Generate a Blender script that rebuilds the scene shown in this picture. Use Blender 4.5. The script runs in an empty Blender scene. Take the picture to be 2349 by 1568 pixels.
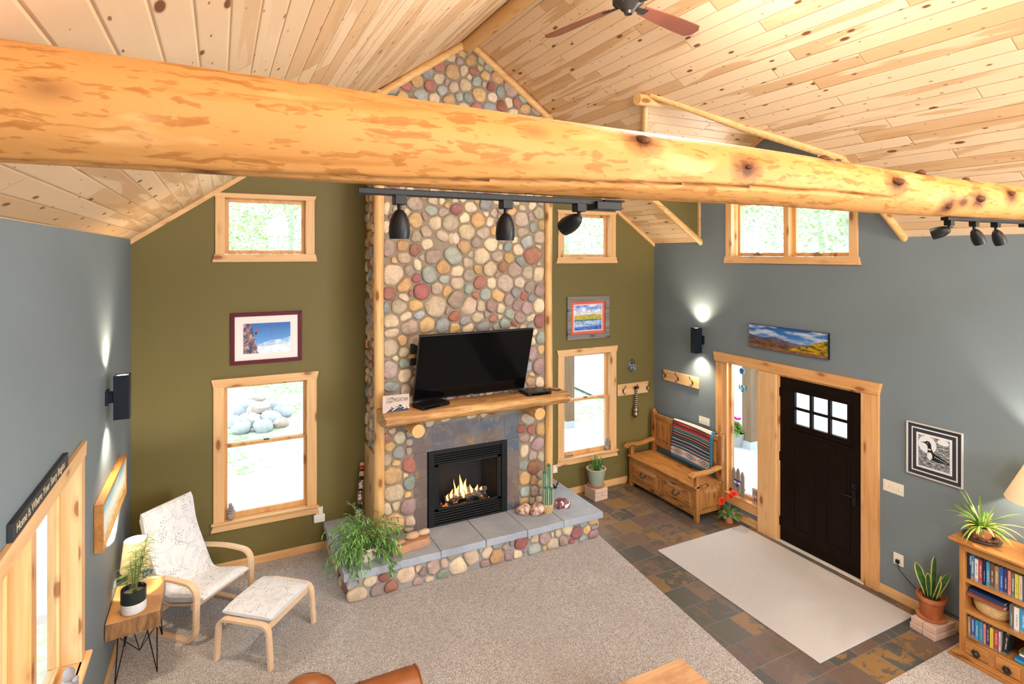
import bpy, bmesh, math, random
import numpy as np
from mathutils import Vector as V, Matrix
S = bpy.context.scene
COL = S.collection
R = random.Random(11)
PI = math.pi
W = 7.037          # room width (x), green wall at y=0, camera side is -y
EAVE = 3.734
SL = 0.70          # roof pitch
RX = W/2
RZ = EAVE+SL*RX
XL = -0.022        # face of the left wall

# ------------------------------------------------------------------ materials
class NT:
    def __init__(s, name, rough=0.6, spec=0.3):
        s.m = bpy.data.materials.new(name); s.m.use_nodes = True
        s.t = s.m.node_tree; s.n = s.t.nodes; s.l = s.t.links
        s.b = s.n['Principled BSDF']; s.b.inputs['Roughness'].default_value = rough
        s.b.inputs['Specular IOR Level'].default_value = spec
        s.out = s.n['Material Output']
    def node(s, t, **k):
        n = s.n.new(t)
        for a, b in k.items(): setattr(n, a, b)
        return n
    def put(s, sock, v):
        if isinstance(v, bpy.types.NodeSocket): s.l.new(v, sock)
        elif v is not None:
            if hasattr(sock.default_value, '__len__') and not hasattr(v, '__len__'): v = (v,)*len(sock.default_value)
            if hasattr(v, '__len__') and len(v) == 3 and len(sock.default_value) == 4: v = (*v, 1)
            sock.default_value = v
    def M(s, op, a, b=None, c=None, clamp=False):
        n = s.node('ShaderNodeMath', operation=op, use_clamp=clamp)
        s.put(n.inputs[0], a)
        if b is not None: s.put(n.inputs[1], b)
        if c is not None: s.put(n.inputs[2], c)
        return n.outputs[0]
    def VM(s, op, a, b=None):
        n = s.node('ShaderNodeVectorMath', operation=op)
        s.put(n.inputs[0], a)
        if b is not None: s.put(n.inputs[1], b)
        return n.outputs[0]
    def xyz(s, x, y, z=0.0):
        n = s.node('ShaderNodeCombineXYZ')
        for i, q in enumerate((x, y, z)): s.put(n.inputs[i], q)
        return n.outputs[0]
    def sep(s, v):
        n = s.node('ShaderNodeSeparateXYZ'); s.put(n.inputs[0], v); return n.outputs
    def noise(s, v, scale=5, detail=2, rough=.5, dist=0, out=0):
        n = s.node('ShaderNodeTexNoise'); s.put(n.inputs['Vector'], v)
        n.inputs['Scale'].default_value = scale; n.inputs['Detail'].default_value = detail
        n.inputs['Roughness'].default_value = rough; n.inputs['Distortion'].default_value = dist
        return n.outputs[out]
    def voro(s, v, scale=5, feature='F1', dims='3D', rnd=1.0):
        n = s.node('ShaderNodeTexVoronoi', feature=feature, voronoi_dimensions=dims); s.put(n.inputs['Vector'], v)
        n.inputs['Scale'].default_value = scale; n.inputs['Randomness'].default_value = rnd
        return n.outputs
    def white(s, v):
        n = s.node('ShaderNodeTexWhiteNoise', noise_dimensions='3D'); s.put(n.inputs[0], v); return n.outputs
    def ramp(s, f, stops, interp='LINEAR'):
        n = s.node('ShaderNodeValToRGB'); e = n.color_ramp.elements; n.color_ramp.interpolation = interp
        while len(e) > 1: e.remove(e[-1])
        for i, (p, c) in enumerate(stops):
            q = e[0] if i == 0 else e.new(p)
            q.position = p; q.color = (*c, 1) if hasattr(c, '__len__') else (c, c, c, 1)
        s.put(n.inputs[0], f); return n.outputs[0]
    def mix(s, f, a, b, blend='MIX'):
        n = s.node('ShaderNodeMix', data_type='RGBA', blend_type=blend)
        s.put(n.inputs[0], f); s.put(n.inputs[6], a); s.put(n.inputs[7], b); return n.outputs[2]
    def obj(s): return s.node('ShaderNodeTexCoord').outputs['Object']
    def uv(s): return s.node('ShaderNodeUVMap').outputs[0]
    def orand(s): return s.node('ShaderNodeObjectInfo').outputs['Random']
    def bump(s, h, strength=.3, dist=.01):
        n = s.node('ShaderNodeBump'); n.inputs['Strength'].default_value = strength; n.inputs['Distance'].default_value = dist
        s.put(n.inputs['Height'], h); s.l.new(n.outputs[0], s.b.inputs['Normal'])
    def col(s, c): s.put(s.b.inputs['Base Color'], c); return s

def flat(name, c, rough=.6, spec=.3, metal=0, emit=None, estr=0, noise=0):
    t = NT(name, rough, spec); t.b.inputs['Metallic'].default_value = metal
    if noise:
        f = t.noise(t.obj(), 9, 4)
        t.col(t.mix(f, tuple(x*(1-noise) for x in c), tuple(min(1, x*(1+noise)) for x in c)))
    else: t.col(c)
    if emit: t.put(t.b.inputs['Emission Color'], emit); t.b.inputs['Emission Strength'].default_value = estr
    return t.m

def paint(name, c):
    t = NT(name, .55, .25); v = t.obj()
    t.col(t.mix(t.noise(v, 1.3, 3), tuple(x*.94 for x in c), tuple(x*1.06 for x in c)))
    t.bump(t.noise(v, 160, 3), .12, .002); return t.m

_wood = {}
def wood(kind, axis='x'):
    if (kind, axis) in _wood: return _wood[kind, axis]
    P = dict(pine=((.74, .50, .27), (.64, .37, .16), (.28, .11, .04), .42),
             trim=((.74, .48, .245), (.64, .37, .15), (.28, .10, .03), .42),
             sash=((.70, .41, .18), (.58, .29, .10), (.28, .10, .03), .40),
             birch=((.74, .55, .37), (.68, .48, .30), (.50, .30, .14), .38),
             bench=((.46, .215, .06), (.30, .12, .028), (.08, .025, .007), .5),
             oak=((.50, .24, .07), (.36, .15, .04), (.16, .06, .015), .42),
             log=((.72, .46, .20), (.62, .34, .12), (.26, .09, .02), .4),
             rustic=((.50, .27, .09), (.28, .12, .04), (.10, .035, .01), .5),
             table=((.52, .26, .09), (.34, .15, .045), (.12, .04, .01), .4),
             fence=((.36, .31, .25), (.24, .20, .16), (.1, .08, .06), .7),
             post=((.26, .155, .08), (.18, .10, .05), (.2, .1, .05), .7),
             grey=((.26, .24, .22), (.14, .125, .115), (.06, .05, .05), .7))[kind]
    t = NT('%s_wood_%s' % (kind, axis), P[3], .35)
    i = 'xyz'.index(axis)
    sc = [1, 1, 1]
    def st(a, b): q = [b]*3; q[i] = a; return tuple(q)
    v = t.VM('ADD', t.obj(), t.VM('MULTIPLY', t.xyz(t.orand(), t.orand(), t.orand()), (7., 13., 5.)))
    g = t.noise(t.VM('MULTIPLY', v, st(1.6, 38)), 1, 4, .6)
    g2 = t.noise(t.VM('MULTIPLY', v, st(.9, 9)), 1, 2, .5)
    c = t.mix(t.ramp(t.M('ADD', t.M('MULTIPLY', g, .55), t.M('MULTIPLY', g2, .45)), [(.38, 0), (.62, 1)]), P[0], P[1])
    k = t.voro(t.VM('MULTIPLY', v, st(2.6, 6.5)), 1)['Distance']
    kf = t.ramp(k, [(0, 1), (.13, .9), (.17, .3), (.30, 0)])
    if kind not in ('birch',): c = t.mix(kf, c, P[2])
    if kind == 'table':
        b = t.white(t.xyz(t.M('FLOOR', t.M('MULTIPLY', t.sep(v)[0], 14)), 3., 1.))[0]
        c = t.mix(t.M('MULTIPLY', b, .55), c, (.13, .06, .025))
        g3 = t.noise(t.VM('MULTIPLY', v, (26, 26, 2)), 1, 4); c = t.mix(t.ramp(g3, [(.5, 0), (.66, .75)]), c, (.2, .1, .05))
    if kind == 'bench':
        g3 = t.noise(t.VM('MULTIPLY', v, st(5, 30)), 1, 5, .7); c = t.mix(t.ramp(g3, [(.52, 0), (.66, .7)]), c, (.10, .035, .01))
    if kind == 'rustic':
        g3 = t.noise(t.VM('MULTIPLY', v, st(2.2, 22)), 1, 4, .65); c = t.mix(t.ramp(g3, [(.45, 0), (.62, .8)]), c, (.70, .42, .17))
    if kind in ('log', 'rustic'): c = t.mix(t.ramp(t.noise(t.VM('MULTIPLY', v, st(3, 26)), 1, 3), [(.60, 0), (.68, .55)]), c, (.42, .19, .05))
    t.col(c); t.bump(g, .12, .003)
    _wood[kind, axis] = t.m
    return t.m

def beam_wood():
    t = NT('peeled_log', .55, .2); v = t.obj()
    a = t.noise(t.VM('MULTIPLY', v, (1.4, 9, 9)), 1, 3)
    c = t.mix(a, (.60, .305, .10), (.49, .22, .058))
    w = t.VM('ADD', t.VM('MULTIPLY', v, (7, 42, 42)), t.VM('MULTIPLY', t.noise(v, 9, 2, out=1), (2., 2., 2.)))
    p = t.noise(w, 1, 3, .55)
    c = t.mix(t.ramp(p, [(.56, 0), (.60, .6), (.70, .85)]), c, (.33, .125, .025))
    fl = t.noise(t.VM('MULTIPLY', v, (15, 62, 62)), 1, 2); c = t.mix(t.ramp(fl, [(.62, 0), (.66, .6)]), c, (.34, .13, .03))
    big = t.noise(t.VM('MULTIPLY', v, (2.0, 17, 17)), 1, 3)
    c = t.mix(t.ramp(big, [(.63, 0), (.70, .6)]), c, (.40, .16, .035))
    pale = t.noise(t.VM('MULTIPLY', t.VM('ADD', v, (3, 1, 2)), (3.0, 11, 11)), 1, 3)
    c = t.mix(t.ramp(pale, [(.60, 0), (.72, .6)]), c, (.74, .46, .21))
    k = t.voro(t.VM('MULTIPLY', v, (2.6, 4.6, 4.6)), 1)['Distance']
    c = t.mix(t.ramp(k, [(0, 1), (.06, .9), (.12, .35), (.2, 0)]), c, (.10, .03, .008))
    dmin = None; dn = t.VM('ADD', v, t.VM('MULTIPLY', t.noise(v, 26, 3, out=1), (.05, .03, .03)))
    for q in KNOTS:
        d = t.node('ShaderNodeVectorMath', operation='DISTANCE'); t.put(d.inputs[0], t.VM('MULTIPLY', dn, (.7, 1., 1.))); d.inputs[1].default_value = (q[0]*.7+.014, q[1]+.012, q[2]+.012); dmin = d.outputs['Value'] if dmin is None else t.M('MINIMUM', dmin, d.outputs['Value'])
    c = t.mix(t.ramp(dmin, [(0, 1), (.020, .95), (.034, .6), (.07, 0)]), c, (.085, .026, .008))
    t.col(c); t.bump(t.M('ADD', a, t.M('MULTIPLY', p, .4)), .3, .01)
    return t.m
BK = ((1.98, .6, -.8, .02), (2.92, .86, -.25, .019), (3.02, .9, -.2, .012), (3.30, .25, -.96, .022), (3.6, .88, -.2, .02), (3.95, -.12, -.98, .02), (3.98, .93, -.2, .014), (4.25, .35, -.93, .017), (2.42, .12, -.99, .012), (3.72, -.62, -.8, .012))
def bknot(x, z, y): rad = .124-.0088*(x-.2); L = math.hypot(y, z); return (x, -5.76+y/L*rad, 3.868-.0108*(x-.2)+z/L*rad)
KNOTS = [bknot(k[0], k[1], k[2]) for k in BK]

def planks(name, w=.117, L=2.1, warm=1.0):
    t = NT(name, .42, .35); u, v, _ = t.sep(t.uv())
    row = t.M('FLOOR', t.M('DIVIDE', v, w)); fv = t.M('FRACT', t.M('DIVIDE', v, w))
    rr = t.white(t.xyz(row, 1.7, 3.1))[0]
    uu = t.M('ADD', t.M('DIVIDE', u, L), t.M('MULTIPLY', rr, 7.3))
    cl = t.M('FLOOR', uu); fu = t.M('FRACT', uu)
    wn = t.white(t.xyz(row, cl, .5)); r1 = wn[0]; r2, r3, r4 = t.sep(wn[1])
    off = t.M('MULTIPLY', r1, 53.)
    grain = t.noise(t.xyz(t.M('MULTIPLY', u, 2.2), t.M('MULTIPLY', v, 60), off), 1, 4, .6)
    c = t.mix(r2, (.765, .575, .38), (.70, .495, .30))
    c = t.mix(t.M('MULTIPLY', t.ramp(r1, [(.74, 0), (.86, 1)]), .85), c, (.58, .36, .18))
    heart = t.noise(t.xyz(t.M('MULTIPLY', u, .9), t.M('MULTIPLY', v, 9), off), 1, 2, .5, .6)
    hf = t.M('MULTIPLY', t.ramp(heart, [(.50, 0), (.54, .85), (.75, 1)]), t.ramp(r3, [(.52, 0), (.66, .85)]))
    c = t.mix(hf, c, (.50, .285, .13))
    c = t.mix(t.M('MULTIPLY', grain, .34), c, (.66, .42, .2))
    kv = t.xyz(t.M('ADD', t.M('MULTIPLY', u, 2.1), off), t.M('MULTIPLY', v, 5.5), r4)
    vo = t.voro(kv, 1, 'F1', '2D'); kr = t.M('MULTIPLY', t.sep(vo['Color'])[0], .115)
    kd = t.M('SUBTRACT', vo['Distance'], t.M('SUBTRACT', kr, .042))
    c = t.mix(t.ramp(kd, [(0, 1), (.012, .8), (.022, .3), (.05, .0)]), c, (.17, .065, .022))
    kv2 = t.voro(t.xyz(t.M('MULTIPLY', u, 5.0), t.M('MULTIPLY', v, 15), off), 1, 'F1', '2D')
    kd2 = t.M('SUBTRACT', kv2['Distance'], t.M('SUBTRACT', t.M('MULTIPLY', t.sep(kv2['Color'])[1], .16), .085))
    c = t.mix(t.ramp(kd2, [(0, .9), (.02, .0)]), c, (.26, .10, .035))
    e = t.M('MULTIPLY', t.M('MINIMUM', fv, t.M('SUBTRACT', 1., fv)), w)
    e2 = t.M('MULTIPLY', t.M('MINIMUM', fu, t.M('SUBTRACT', 1., fu)), L)
    g = t.M('MINIMUM', e, e2)
    c = t.mix(t.ramp(g, [(0, .8), (.0022, .6), (.004, 0)]), c, (.42, .21, .075))
    t.col(c)
    t.bump(t.ramp(g, [(0, 0), (.008, 1)]), .55, .006)
    return t.m

def slate(name, s=.305, floor=True, gw=.006, off=(0, 0)):
    t = NT(name, .38 if floor else .5, .45); u, v, _ = t.sep(t.uv())
    row = t.M('FLOOR', t.M('DIVIDE', v, s)); fv = t.M('FRACT', t.M('DIVIDE', v, s))
    sh = t.M('MULTIPLY', t.M('MODULO', row, 2.), .5) if floor else 0.
    uu = t.M('ADD', t.M('DIVIDE', u, s), sh); cl = t.M('FLOOR', uu); fu = t.M('FRACT', uu)
    wn = t.white(t.xyz(row, cl, 4.2)); r1 = wn[0]; r2, r3, r4 = t.sep(wn[1])
    pal = [(0, (.034, .043, .044)), (.15, (.105, .066, .040)), (.30, (.185, .105, .036)), (.42, (.056, .055, .046)), (.55, (.10, .062, .054)), (.68, (.24, .125, .032)), (.8, (.040, .052, .056)), (.9, (.135, .083, .06))]
    a = t.ramp(r1, pal, 'CONSTANT'); b = t.ramp(r2, pal, 'CONSTANT'); d = t.ramp(r3, pal, 'CONSTANT')
    p = t.xyz(u, v, t.M('MULTIPLY', r4, 40))
    n1 = t.noise(p, 4.2, 5, .6, 1.2); n2 = t.noise(t.VM('ADD', p, (9, 3, 1)), 8, 4, .6, .8)
    c = t.mix(t.ramp(n1, [(.48, 0), (.56, 1)]), a, b)
    c = t.mix(t.ramp(n2, [(.53, 0), (.57, .92)]), c, d)
    c = t.mix(t.noise(p, 40, 4, .7), c, t.mix(.35, c, (.26, .22, .18)))
    if not floor: c = t.mix(.45, c, t.mix(r3, (.30, .20, .13), (.16, .19, .22)))
    e = t.M('MULTIPLY', t.M('MINIMUM', t.M('MINIMUM', fv, t.M('SUBTRACT', 1., fv)), t.M('MINIMUM', fu, t.M('SUBTRACT', 1., fu))), s)
    c = t.mix(t.ramp(e, [(0, 1), (gw*.5, 1), (gw*.5+.001, 0)]), c, (.20, .19, .175) if floor else (.30, .30, .29))
    t.col(c); t.bump(t.M('ADD', t.M('MULTIPLY', n2, .5), t.ramp(e, [(0, 0), (gw, .5)])), .3, .008)
    return t.m

def carpet_mat():
    t = NT('carpet_pile', .95, .05); v = t.obj()
    f = t.noise(v, 95, 3, .75); g = t.noise(v, 1.6, 3); h = t.noise(v, 38, 2, .6)
    c = t.mix(t.ramp(f, [(.36, 0), (.62, 1)]), (.19, .176, .170), (.80, .775, .765))
    c = t.mix(t.M('MULTIPLY', t.ramp(h, [(.35, 1), (.55, 0)]), .35), c, (.20, .172, .155))
    c = t.mix(t.M('MULTIPLY', t.ramp(g, [(.4, 0), (.6, 1)]), .25), c, (.37, .345, .325))
    t.col(c); t.bump(f, .9, .012); return t.m

def rug_mat():
    t = NT('rug_weave', .9, .1); v = t.obj(); x, y, z = t.sep(v)
    a = t.M('SINE', t.M('MULTIPLY', y, 260.)); b = t.M('SINE', t.M('MULTIPLY', x, 200.))
    p = t.M('MULTIPLY', a, b)
    c = t.mix(t.ramp(p, [(.2, 0), (.8, .55)]), (.47, .465, .475), (.375, .37, .38))
    t.col(t.mix(t.M('MULTIPLY', t.noise(v, 60, 3), .5), c, (.55, .55, .565))); t.bump(p, .3, .003); return t.m

def leafy_fabric():
    t = NT('leaf_print_fabric', .85, .1); v = t.obj()
    base = (.70, .715, .75); c = base
    for sc, thr in ((8.5, .30), (13., .45)):
        vo = t.node('ShaderNodeTexVoronoi', feature='F1', voronoi_dimensions='2D')
        uv = t.VM('MULTIPLY', t.uv(), (sc, sc, 0)); uv = t.VM('ADD', uv, (sc*.37, sc*.11, 0))
        t.put(vo.inputs['Vector'], uv); vo.inputs['Scale'].default_value = 1.; vo.inputs['Randomness'].default_value = .8
        dx, dy, _ = t.sep(t.VM('SUBTRACT', uv, vo.outputs['Position']))
        an = t.M('MULTIPLY', t.sep(vo.outputs['Color'])[0], 6.28)
        cs, sn = t.M('COSINE', an), t.M('SINE', an)
        x = t.M('ADD', t.M('MULTIPLY', dx, cs), t.M('MULTIPLY', dy, sn))
        y = t.M('SUBTRACT', t.M('MULTIPLY', dy, cs), t.M('MULTIPLY', dx, sn)); ay = t.M('ABSOLUTE', y)
        q = t.M('DIVIDE', x, .46); shp = t.M('MULTIPLY', t.M('SUBTRACT', 1., t.M('MULTIPLY', q, q)), .19)
        ed = t.M('ABSOLUTE', t.M('SUBTRACT', ay, shp)); inx = t.M('LESS_THAN', t.M('ABSOLUTE', x), .47)
        l1 = t.M('LESS_THAN', ed, .012); l2 = t.M('LESS_THAN', ay, .009)
        vein = t.M('LESS_THAN', t.M('FRACT', t.M('MULTIPLY', t.M('SUBTRACT', x, t.M('MULTIPLY', ay, .8)), 11.)), .13)
        ins = t.M('LESS_THAN', ay, shp)
        ln = t.M('MAXIMUM', t.M('MAXIMUM', l1, l2), t.M('MULTIPLY', t.M('MULTIPLY', vein, ins), .55))
        ln = t.M('MULTIPLY', t.M('MULTIPLY', ln, inx), t.M('GREATER_THAN', t.sep(vo.outputs['Color'])[1], thr))
        c = t.mix(t.M('MULTIPLY', ln, .62), c, (.22, .25, .30))
    wv = t.noise(t.uv(), 5, 2, out=1)
    st = t.voro(t.VM('ADD', t.VM('MULTIPLY', t.uv(), (4.3, 4.3, 0)), t.VM('MULTIPLY', wv, (.8, .8, 0))), 1, 'DISTANCE_TO_EDGE', '2D')['Distance']
    c = t.mix(t.M('MULTIPLY', t.M('LESS_THAN', st, .008), .55), c, (.2, .22, .26))
    dt = t.voro(t.VM('MULTIPLY', t.uv(), (33, 33, 0)), 1, 'F1', '2D'); 
    dm = t.M('MULTIPLY', t.M('LESS_THAN', dt['Distance'], .14), t.M('GREATER_THAN', t.noise(t.uv(), 7, 1), .60))
    c = t.mix(t.M('MULTIPLY', dm, .9), c, (.05, .07, .11))
    t.col(c); t.bump(t.noise(v, 300, 2), .15, .001); return t.m

def glass_mat(name='window_glass', tint=(1, 1, 1), refl=.05):
    t = NT(name); t.n.remove(t.b)
    a = t.node('ShaderNodeBsdfTransparent'); a.inputs[0].default_value = (*tint, 1)
    g = t.node('ShaderNodeBsdfGlossy'); g.inputs['Roughness'].default_value = .02
    fr = t.node('ShaderNodeFresnel'); fr.inputs[0].default_value = 1.3
    m = t.node('ShaderNodeMixShader'); t.l.new(fr.outputs[0], m.inputs[0]); t.l.new(a.outputs[0], m.inputs[1]); t.l.new(g.outputs[0], m.inputs[2])
    t.l.new(m.outputs[0], t.out.inputs[0]); return t.m

def attr_mat(name, attr='Col', rough=.6, spec=.3, nz=.3, bump=.0, scale=30, trans=0):
    t = NT(name, rough, spec); a = t.node('ShaderNodeVertexColor', layer_name=attr).outputs[0]
    f = t.ramp(t.noise(t.obj(), scale, 5, .7), [(.36, 0), (.64, 1)])
    g = t.ramp(t.noise(t.obj(), scale*.28, 3, .6), [(.36, 0), (.64, 1)])
    c = t.mix(t.M('MULTIPLY', f, nz), a, t.VM('MULTIPLY', a, (.45, .45, .45)))
    c = t.mix(t.M('MULTIPLY', g, nz), c, t.VM('MULTIPLY', a, (1.45, 1.4, 1.35)))
    t.col(c)
    if bump: t.bump(f, bump, .006)
    return t.m

MT = {}
def mats():
    MT.update(
        green=paint('olive_paint', (.150, .122, .040)), blue=paint('slate_blue_paint', (.165, .208, .238)), white=paint('white_paint', (.6, .58, .55)),
        ceil=planks('pine_ceiling_boards'), dorm=planks('pine_dormer_boards', .125, 1.2), floor=slate('slate_floor_tiles', .305), surround=slate('slate_surround_tiles', .305, False),
        carpet=carpet_mat(), rug=rug_mat(), fabric=leafy_fabric(), beam=beam_wood(), glass=glass_mat(),
        stone=attr_mat('river_stone', rough=.66, nz=.5, bump=.4, scale=46), mortar=flat('mortar', (.27, .22, .16), .9, noise=.25),
        mortar2=flat('grey_mortar', (.30, .30, .30), .9, noise=.25), leaf=attr_mat('leaf', rough=.45, spec=.4, nz=.35, scale=25), plain=attr_mat('tinted', rough=.55, nz=.0),
        black=flat('black_plastic', (.006, .006, .007), .32, .3), satin=flat('black_metal', (.009, .009, .010), .42, .25), bronze=flat('dark_bronze', (.03, .024, .020), .38, .5, .4),
        screen=flat('tv_screen', (.002, .002, .0025), .09, .16), firebox=flat('soot', (.004, .006, .010), .7), terracotta=flat('terracotta', (.52, .20, .085), .8, noise=.2),
        glazed=flat('green_glaze', (.30, .36, .29), .35, .5, noise=.15), soil=flat('soil', (.035, .022, .014), .95, noise=.4), brick=flat('pale_brick', (.60, .44, .36), .9, noise=.25),
        ivory=flat('ivory_plate', (.76, .72, .62), .4), whiteplastic=flat('white_plastic', (.8, .8, .8), .4), steel=flat('steel', (.5, .5, .5), .35, .5, .9),
        door=flat('espresso_door', (.0085, .004, .0022), .42, .12, noise=.35), leather=flat('tan_leather', (.235, .075, .022), .38, .4, noise=.35), concrete=flat('concrete', (.62, .60, .57), .9, noise=.06),
        steelblue=flat('blue_glass', (.02, .19, .45), .2, .5), navy=flat('navy_metal', (.006, .010, .017), .45, .25))
# ------------------------------------------------------------------ mesh helpers
def frame_of(d):
    d = V(d).normalized(); a = V((0, 0, 1)) if abs(d.z) < .9 else V((1, 0, 0))
    x = d.cross(a).normalized(); return x, x.cross(d).normalized()
class MB:
    def __init__(s): s.v = []; s.f = []; s.c = []; s.uv = []; s.mi = []; s.cur = (1, 1, 1); s.mat = 0
    def add(s, vs, fs, uv=None):
        o = len(s.v); s.v += [V(p) for p in vs]; s.c += [s.cur]*len(vs)
        s.uv += list(uv) if uv else [(p[0], p[1]) for p in vs]
        s.f += [[i+o for i in f] for f in fs]; s.mi += [s.mat]*len(fs); return s
    def box(s, x0, x1, y0, y1, z0, z1, T=None):
        vs = [V((x, y, z)) for z in (z0, z1) for y in (y0, y1) for x in (x0, x1)]
        if T: vs = [T @ p for p in vs]
        return s.add(vs, [(0, 2, 3, 1), (4, 5, 7, 6), (0, 1, 5, 4), (2, 6, 7, 3), (0, 4, 6, 2), (1, 3, 7, 5)])
    def hexa(s, b, t): return s.add(list(b)+list(t), [(3, 2, 1, 0), (4, 5, 6, 7), (0, 1, 5, 4), (1, 2, 6, 5), (2, 3, 7, 6), (3, 0, 4, 7)])
    def prism(s, poly, a, b, fn, uv=None):
        n = len(poly); vs = [fn(p, q, a) for p, q in poly]+[fn(p, q, b) for p, q in poly]
        u = [(p, q) for p, q in poly]*2
        return s.add(vs, [tuple(range(n))[::-1], tuple(range(n, 2*n))]+[(i, (i+1) % n, n+(i+1) % n, n+i) for i in range(n)], u)
    def tube(s, pts, r, n=10, caps=True, sq=None):
        pts = [V(p) for p in pts]; k = len(pts); rs = r if hasattr(r, '__len__') else [r]*k
        x, y = frame_of(pts[1]-pts[0]); vs = []; uv = []
        for i, p in enumerate(pts):
            d = (pts[min(i+1, k-1)]-pts[max(i-1, 0)]).normalized()
            x = (x-d*x.dot(d)).normalized(); y = d.cross(x)
            for j in range(n):
                a = 2*PI*j/n; q = x*math.cos(a)*rs[i]+y*math.sin(a)*rs[i]*(sq or 1); vs.append(p+q); uv.append((i/(k-1), j/n))
        fs = [(i*n+j, i*n+(j+1) % n, (i+1)*n+(j+1) % n, (i+1)*n+j) for i in range(k-1) for j in range(n)]
        if caps: fs += [tuple(range(n))[::-1], tuple((k-1)*n+j for j in range(n))]
        return s.add(vs, fs, uv)
    def rod(s, a, b, r0, r1=None, n=12): return s.tube([a, b], [r0, r0 if r1 is None else r1], n)
    def lathe(s, prof, c=(0, 0, 0), n=24, T=None, wob=0):
        vs = []; c = V(c); uv = []
        for i, (r, z) in enumerate(prof):
            for j in range(n):
                a = 2*PI*j/n; rr = r*(1+wob*math.sin(3*a+i)); p = V((rr*math.cos(a), rr*math.sin(a), z)); vs.append((T @ p if T else p)+c); uv.append((j/n, i/max(1, len(prof)-1)))
        fs = [(i*n+j, i*n+(j+1) % n, (i+1)*n+(j+1) % n, (i+1)*n+j) for i in range(len(prof)-1) for j in range(n)]
        fs += [tuple(range(n))[::-1], tuple((len(prof)-1)*n+j for j in range(n))]
        return s.add(vs, fs, uv)
    def ball(s, c, r, n=12, m=8, nz=0, rnd=None, T=None):
        r = r if hasattr(r, '__len__') else (r, r, r); c = V(c); vs = [];
        ph = [(rnd or R).uniform(0, 6.28) for _ in range(4)]
        for i in range(m+1):
            t = PI*i/m
            for j in range(n):
                a = 2*PI*j/n; k = 1+nz*(math.sin(2*a+ph[0]+t)*.6+math.sin(3*t+ph[1]+a)*.5+math.sin(5*a+ph[2])*.25*math.sin(t))
                p = V((r[0]*k*math.sin(t)*math.cos(a), r[1]*k*math.sin(t)*math.sin(a), r[2]*k*math.cos(t))); vs.append((T @ p if T else p)+c)
        return s.add(vs, [(i*n+j, (i+1)*n+j, (i+1)*n+(j+1) % n, i*n+(j+1) % n) for i in range(m) for j in range(n)])
    def strip(s, pts, nrm, w, th):
        """flat bar of width w and thickness th swept along pts; nrm = width direction"""
        pts = [V(p) for p in pts]; k = len(pts); nrm = V(nrm).normalized(); vs = []
        for i, p in enumerate(pts):
            d = (pts[min(i+1, k-1)]-pts[max(i-1, 0)]).normalized(); t = d.cross(nrm).normalized()
            vs += [p+nrm*a*w/2+t*b*th/2 for a, b in ((-1, -1), (1, -1), (1, 1), (-1, 1))]
        fs = [(i*4+j, i*4+(j+1) % 4, i*4+4+(j+1) % 4, i*4+4+j) for i in range(k-1) for j in range(4)]
        return s.add(vs, fs+[(3, 2, 1, 0), tuple((k-1)*4+j for j in range(4))])
    def blade(s, p, d, up, L, w, droop=.5, n=6, fold=.15):
        """a leaf: arcs from p along d, drooping"""
        p = V(p); d = V(d).normalized(); side = d.cross(V((0, 0, 1)))
        side = side.normalized() if side.length > .01 else V((1, 0, 0)); vs = []
        q = p.copy(); e = d.copy(); nu = side.cross(d)
        for i in range(n+1):
            t = i/n; ww = w*math.sin(PI*(t*.93+.05))**.75/2
            m = side.cross(e).normalized()*(fold*ww)
            vs += [q-side*ww-m, q+m*.2, q+side*ww-m]
            e = (e+V((0, 0, -droop/n))).normalized(); q = q+e*(L/n)
        fs = []
        for i in range(n):
            for j in (0, 1): fs.append((i*3+j, i*3+j+1, i*3+4+j, i*3+3+j))
        return s.add(vs, fs)
    def build(s, name, mat, parent=None, smooth=35, bevel=0, recalc=True, seg=2, local=False):
        vs = s.v
        if parent is not None and not local:
            Mi = parent_matrix(parent).inverted(); vs = [Mi @ p for p in vs]
        me = bpy.data.meshes.new(name); me.from_pydata([tuple(p) for p in vs], [], s.f)
        ms = mat if isinstance(mat, (list, tuple)) else [mat]
        for m in ms: me.materials.append(m)
        if len(ms) > 1: me.polygons.foreach_set('material_index', s.mi)
        ul = me.uv_layers.new(name='UVMap'); li = np.zeros(len(me.loops), dtype=np.int32); me.loops.foreach_get('vertex_index', li)
        ul.data.foreach_set('uv', np.array(s.uv, dtype=np.float32)[li].ravel())
        if any(c != (1, 1, 1) for c in s.c):
            ca = me.color_attributes.new('Col', 'FLOAT_COLOR', 'POINT')
            ca.data.foreach_set('color', np.array([(*c, 1) for c in s.c], dtype=np.float32).ravel())
        if recalc:
            bm = bmesh.new(); bm.from_mesh(me); bmesh.ops.recalc_face_normals(bm, faces=bm.faces); bm.to_mesh(me); bm.free()
        if smooth:
            me.shade_smooth(); me.set_sharp_from_angle(angle=math.radians(smooth))
        me.validate()
        o = bpy.data.objects.new(name, me); COL.objects.link(o)
        if bevel:
            b = o.modifiers.new('Bevel', 'BEVEL'); b.width = bevel; b.segments = seg; b.limit_method = 'ANGLE'; b.angle_limit = .6
        if parent is not None: o.parent = parent
        return o
def parent_matrix(o):
    m = Matrix.LocRotScale(o.location, o.rotation_euler, None)
    return parent_matrix(o.parent) @ m if o.parent else m
def tag(o, label, cat, group=None, kind=None):
    o['label'] = label; o['category'] = cat
    if group: o['group'] = group
    if kind: o['kind'] = kind
    return o
def thing(name, label, cat, loc=(0, 0, 0), rz=0, group=None, rot=None):
    o = bpy.data.objects.new(name, None); COL.objects.link(o); o.empty_display_size = .05
    o.location = loc; o.rotation_euler = rot or (0, 0, rz)
    return tag(o, label, cat, group)
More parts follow.
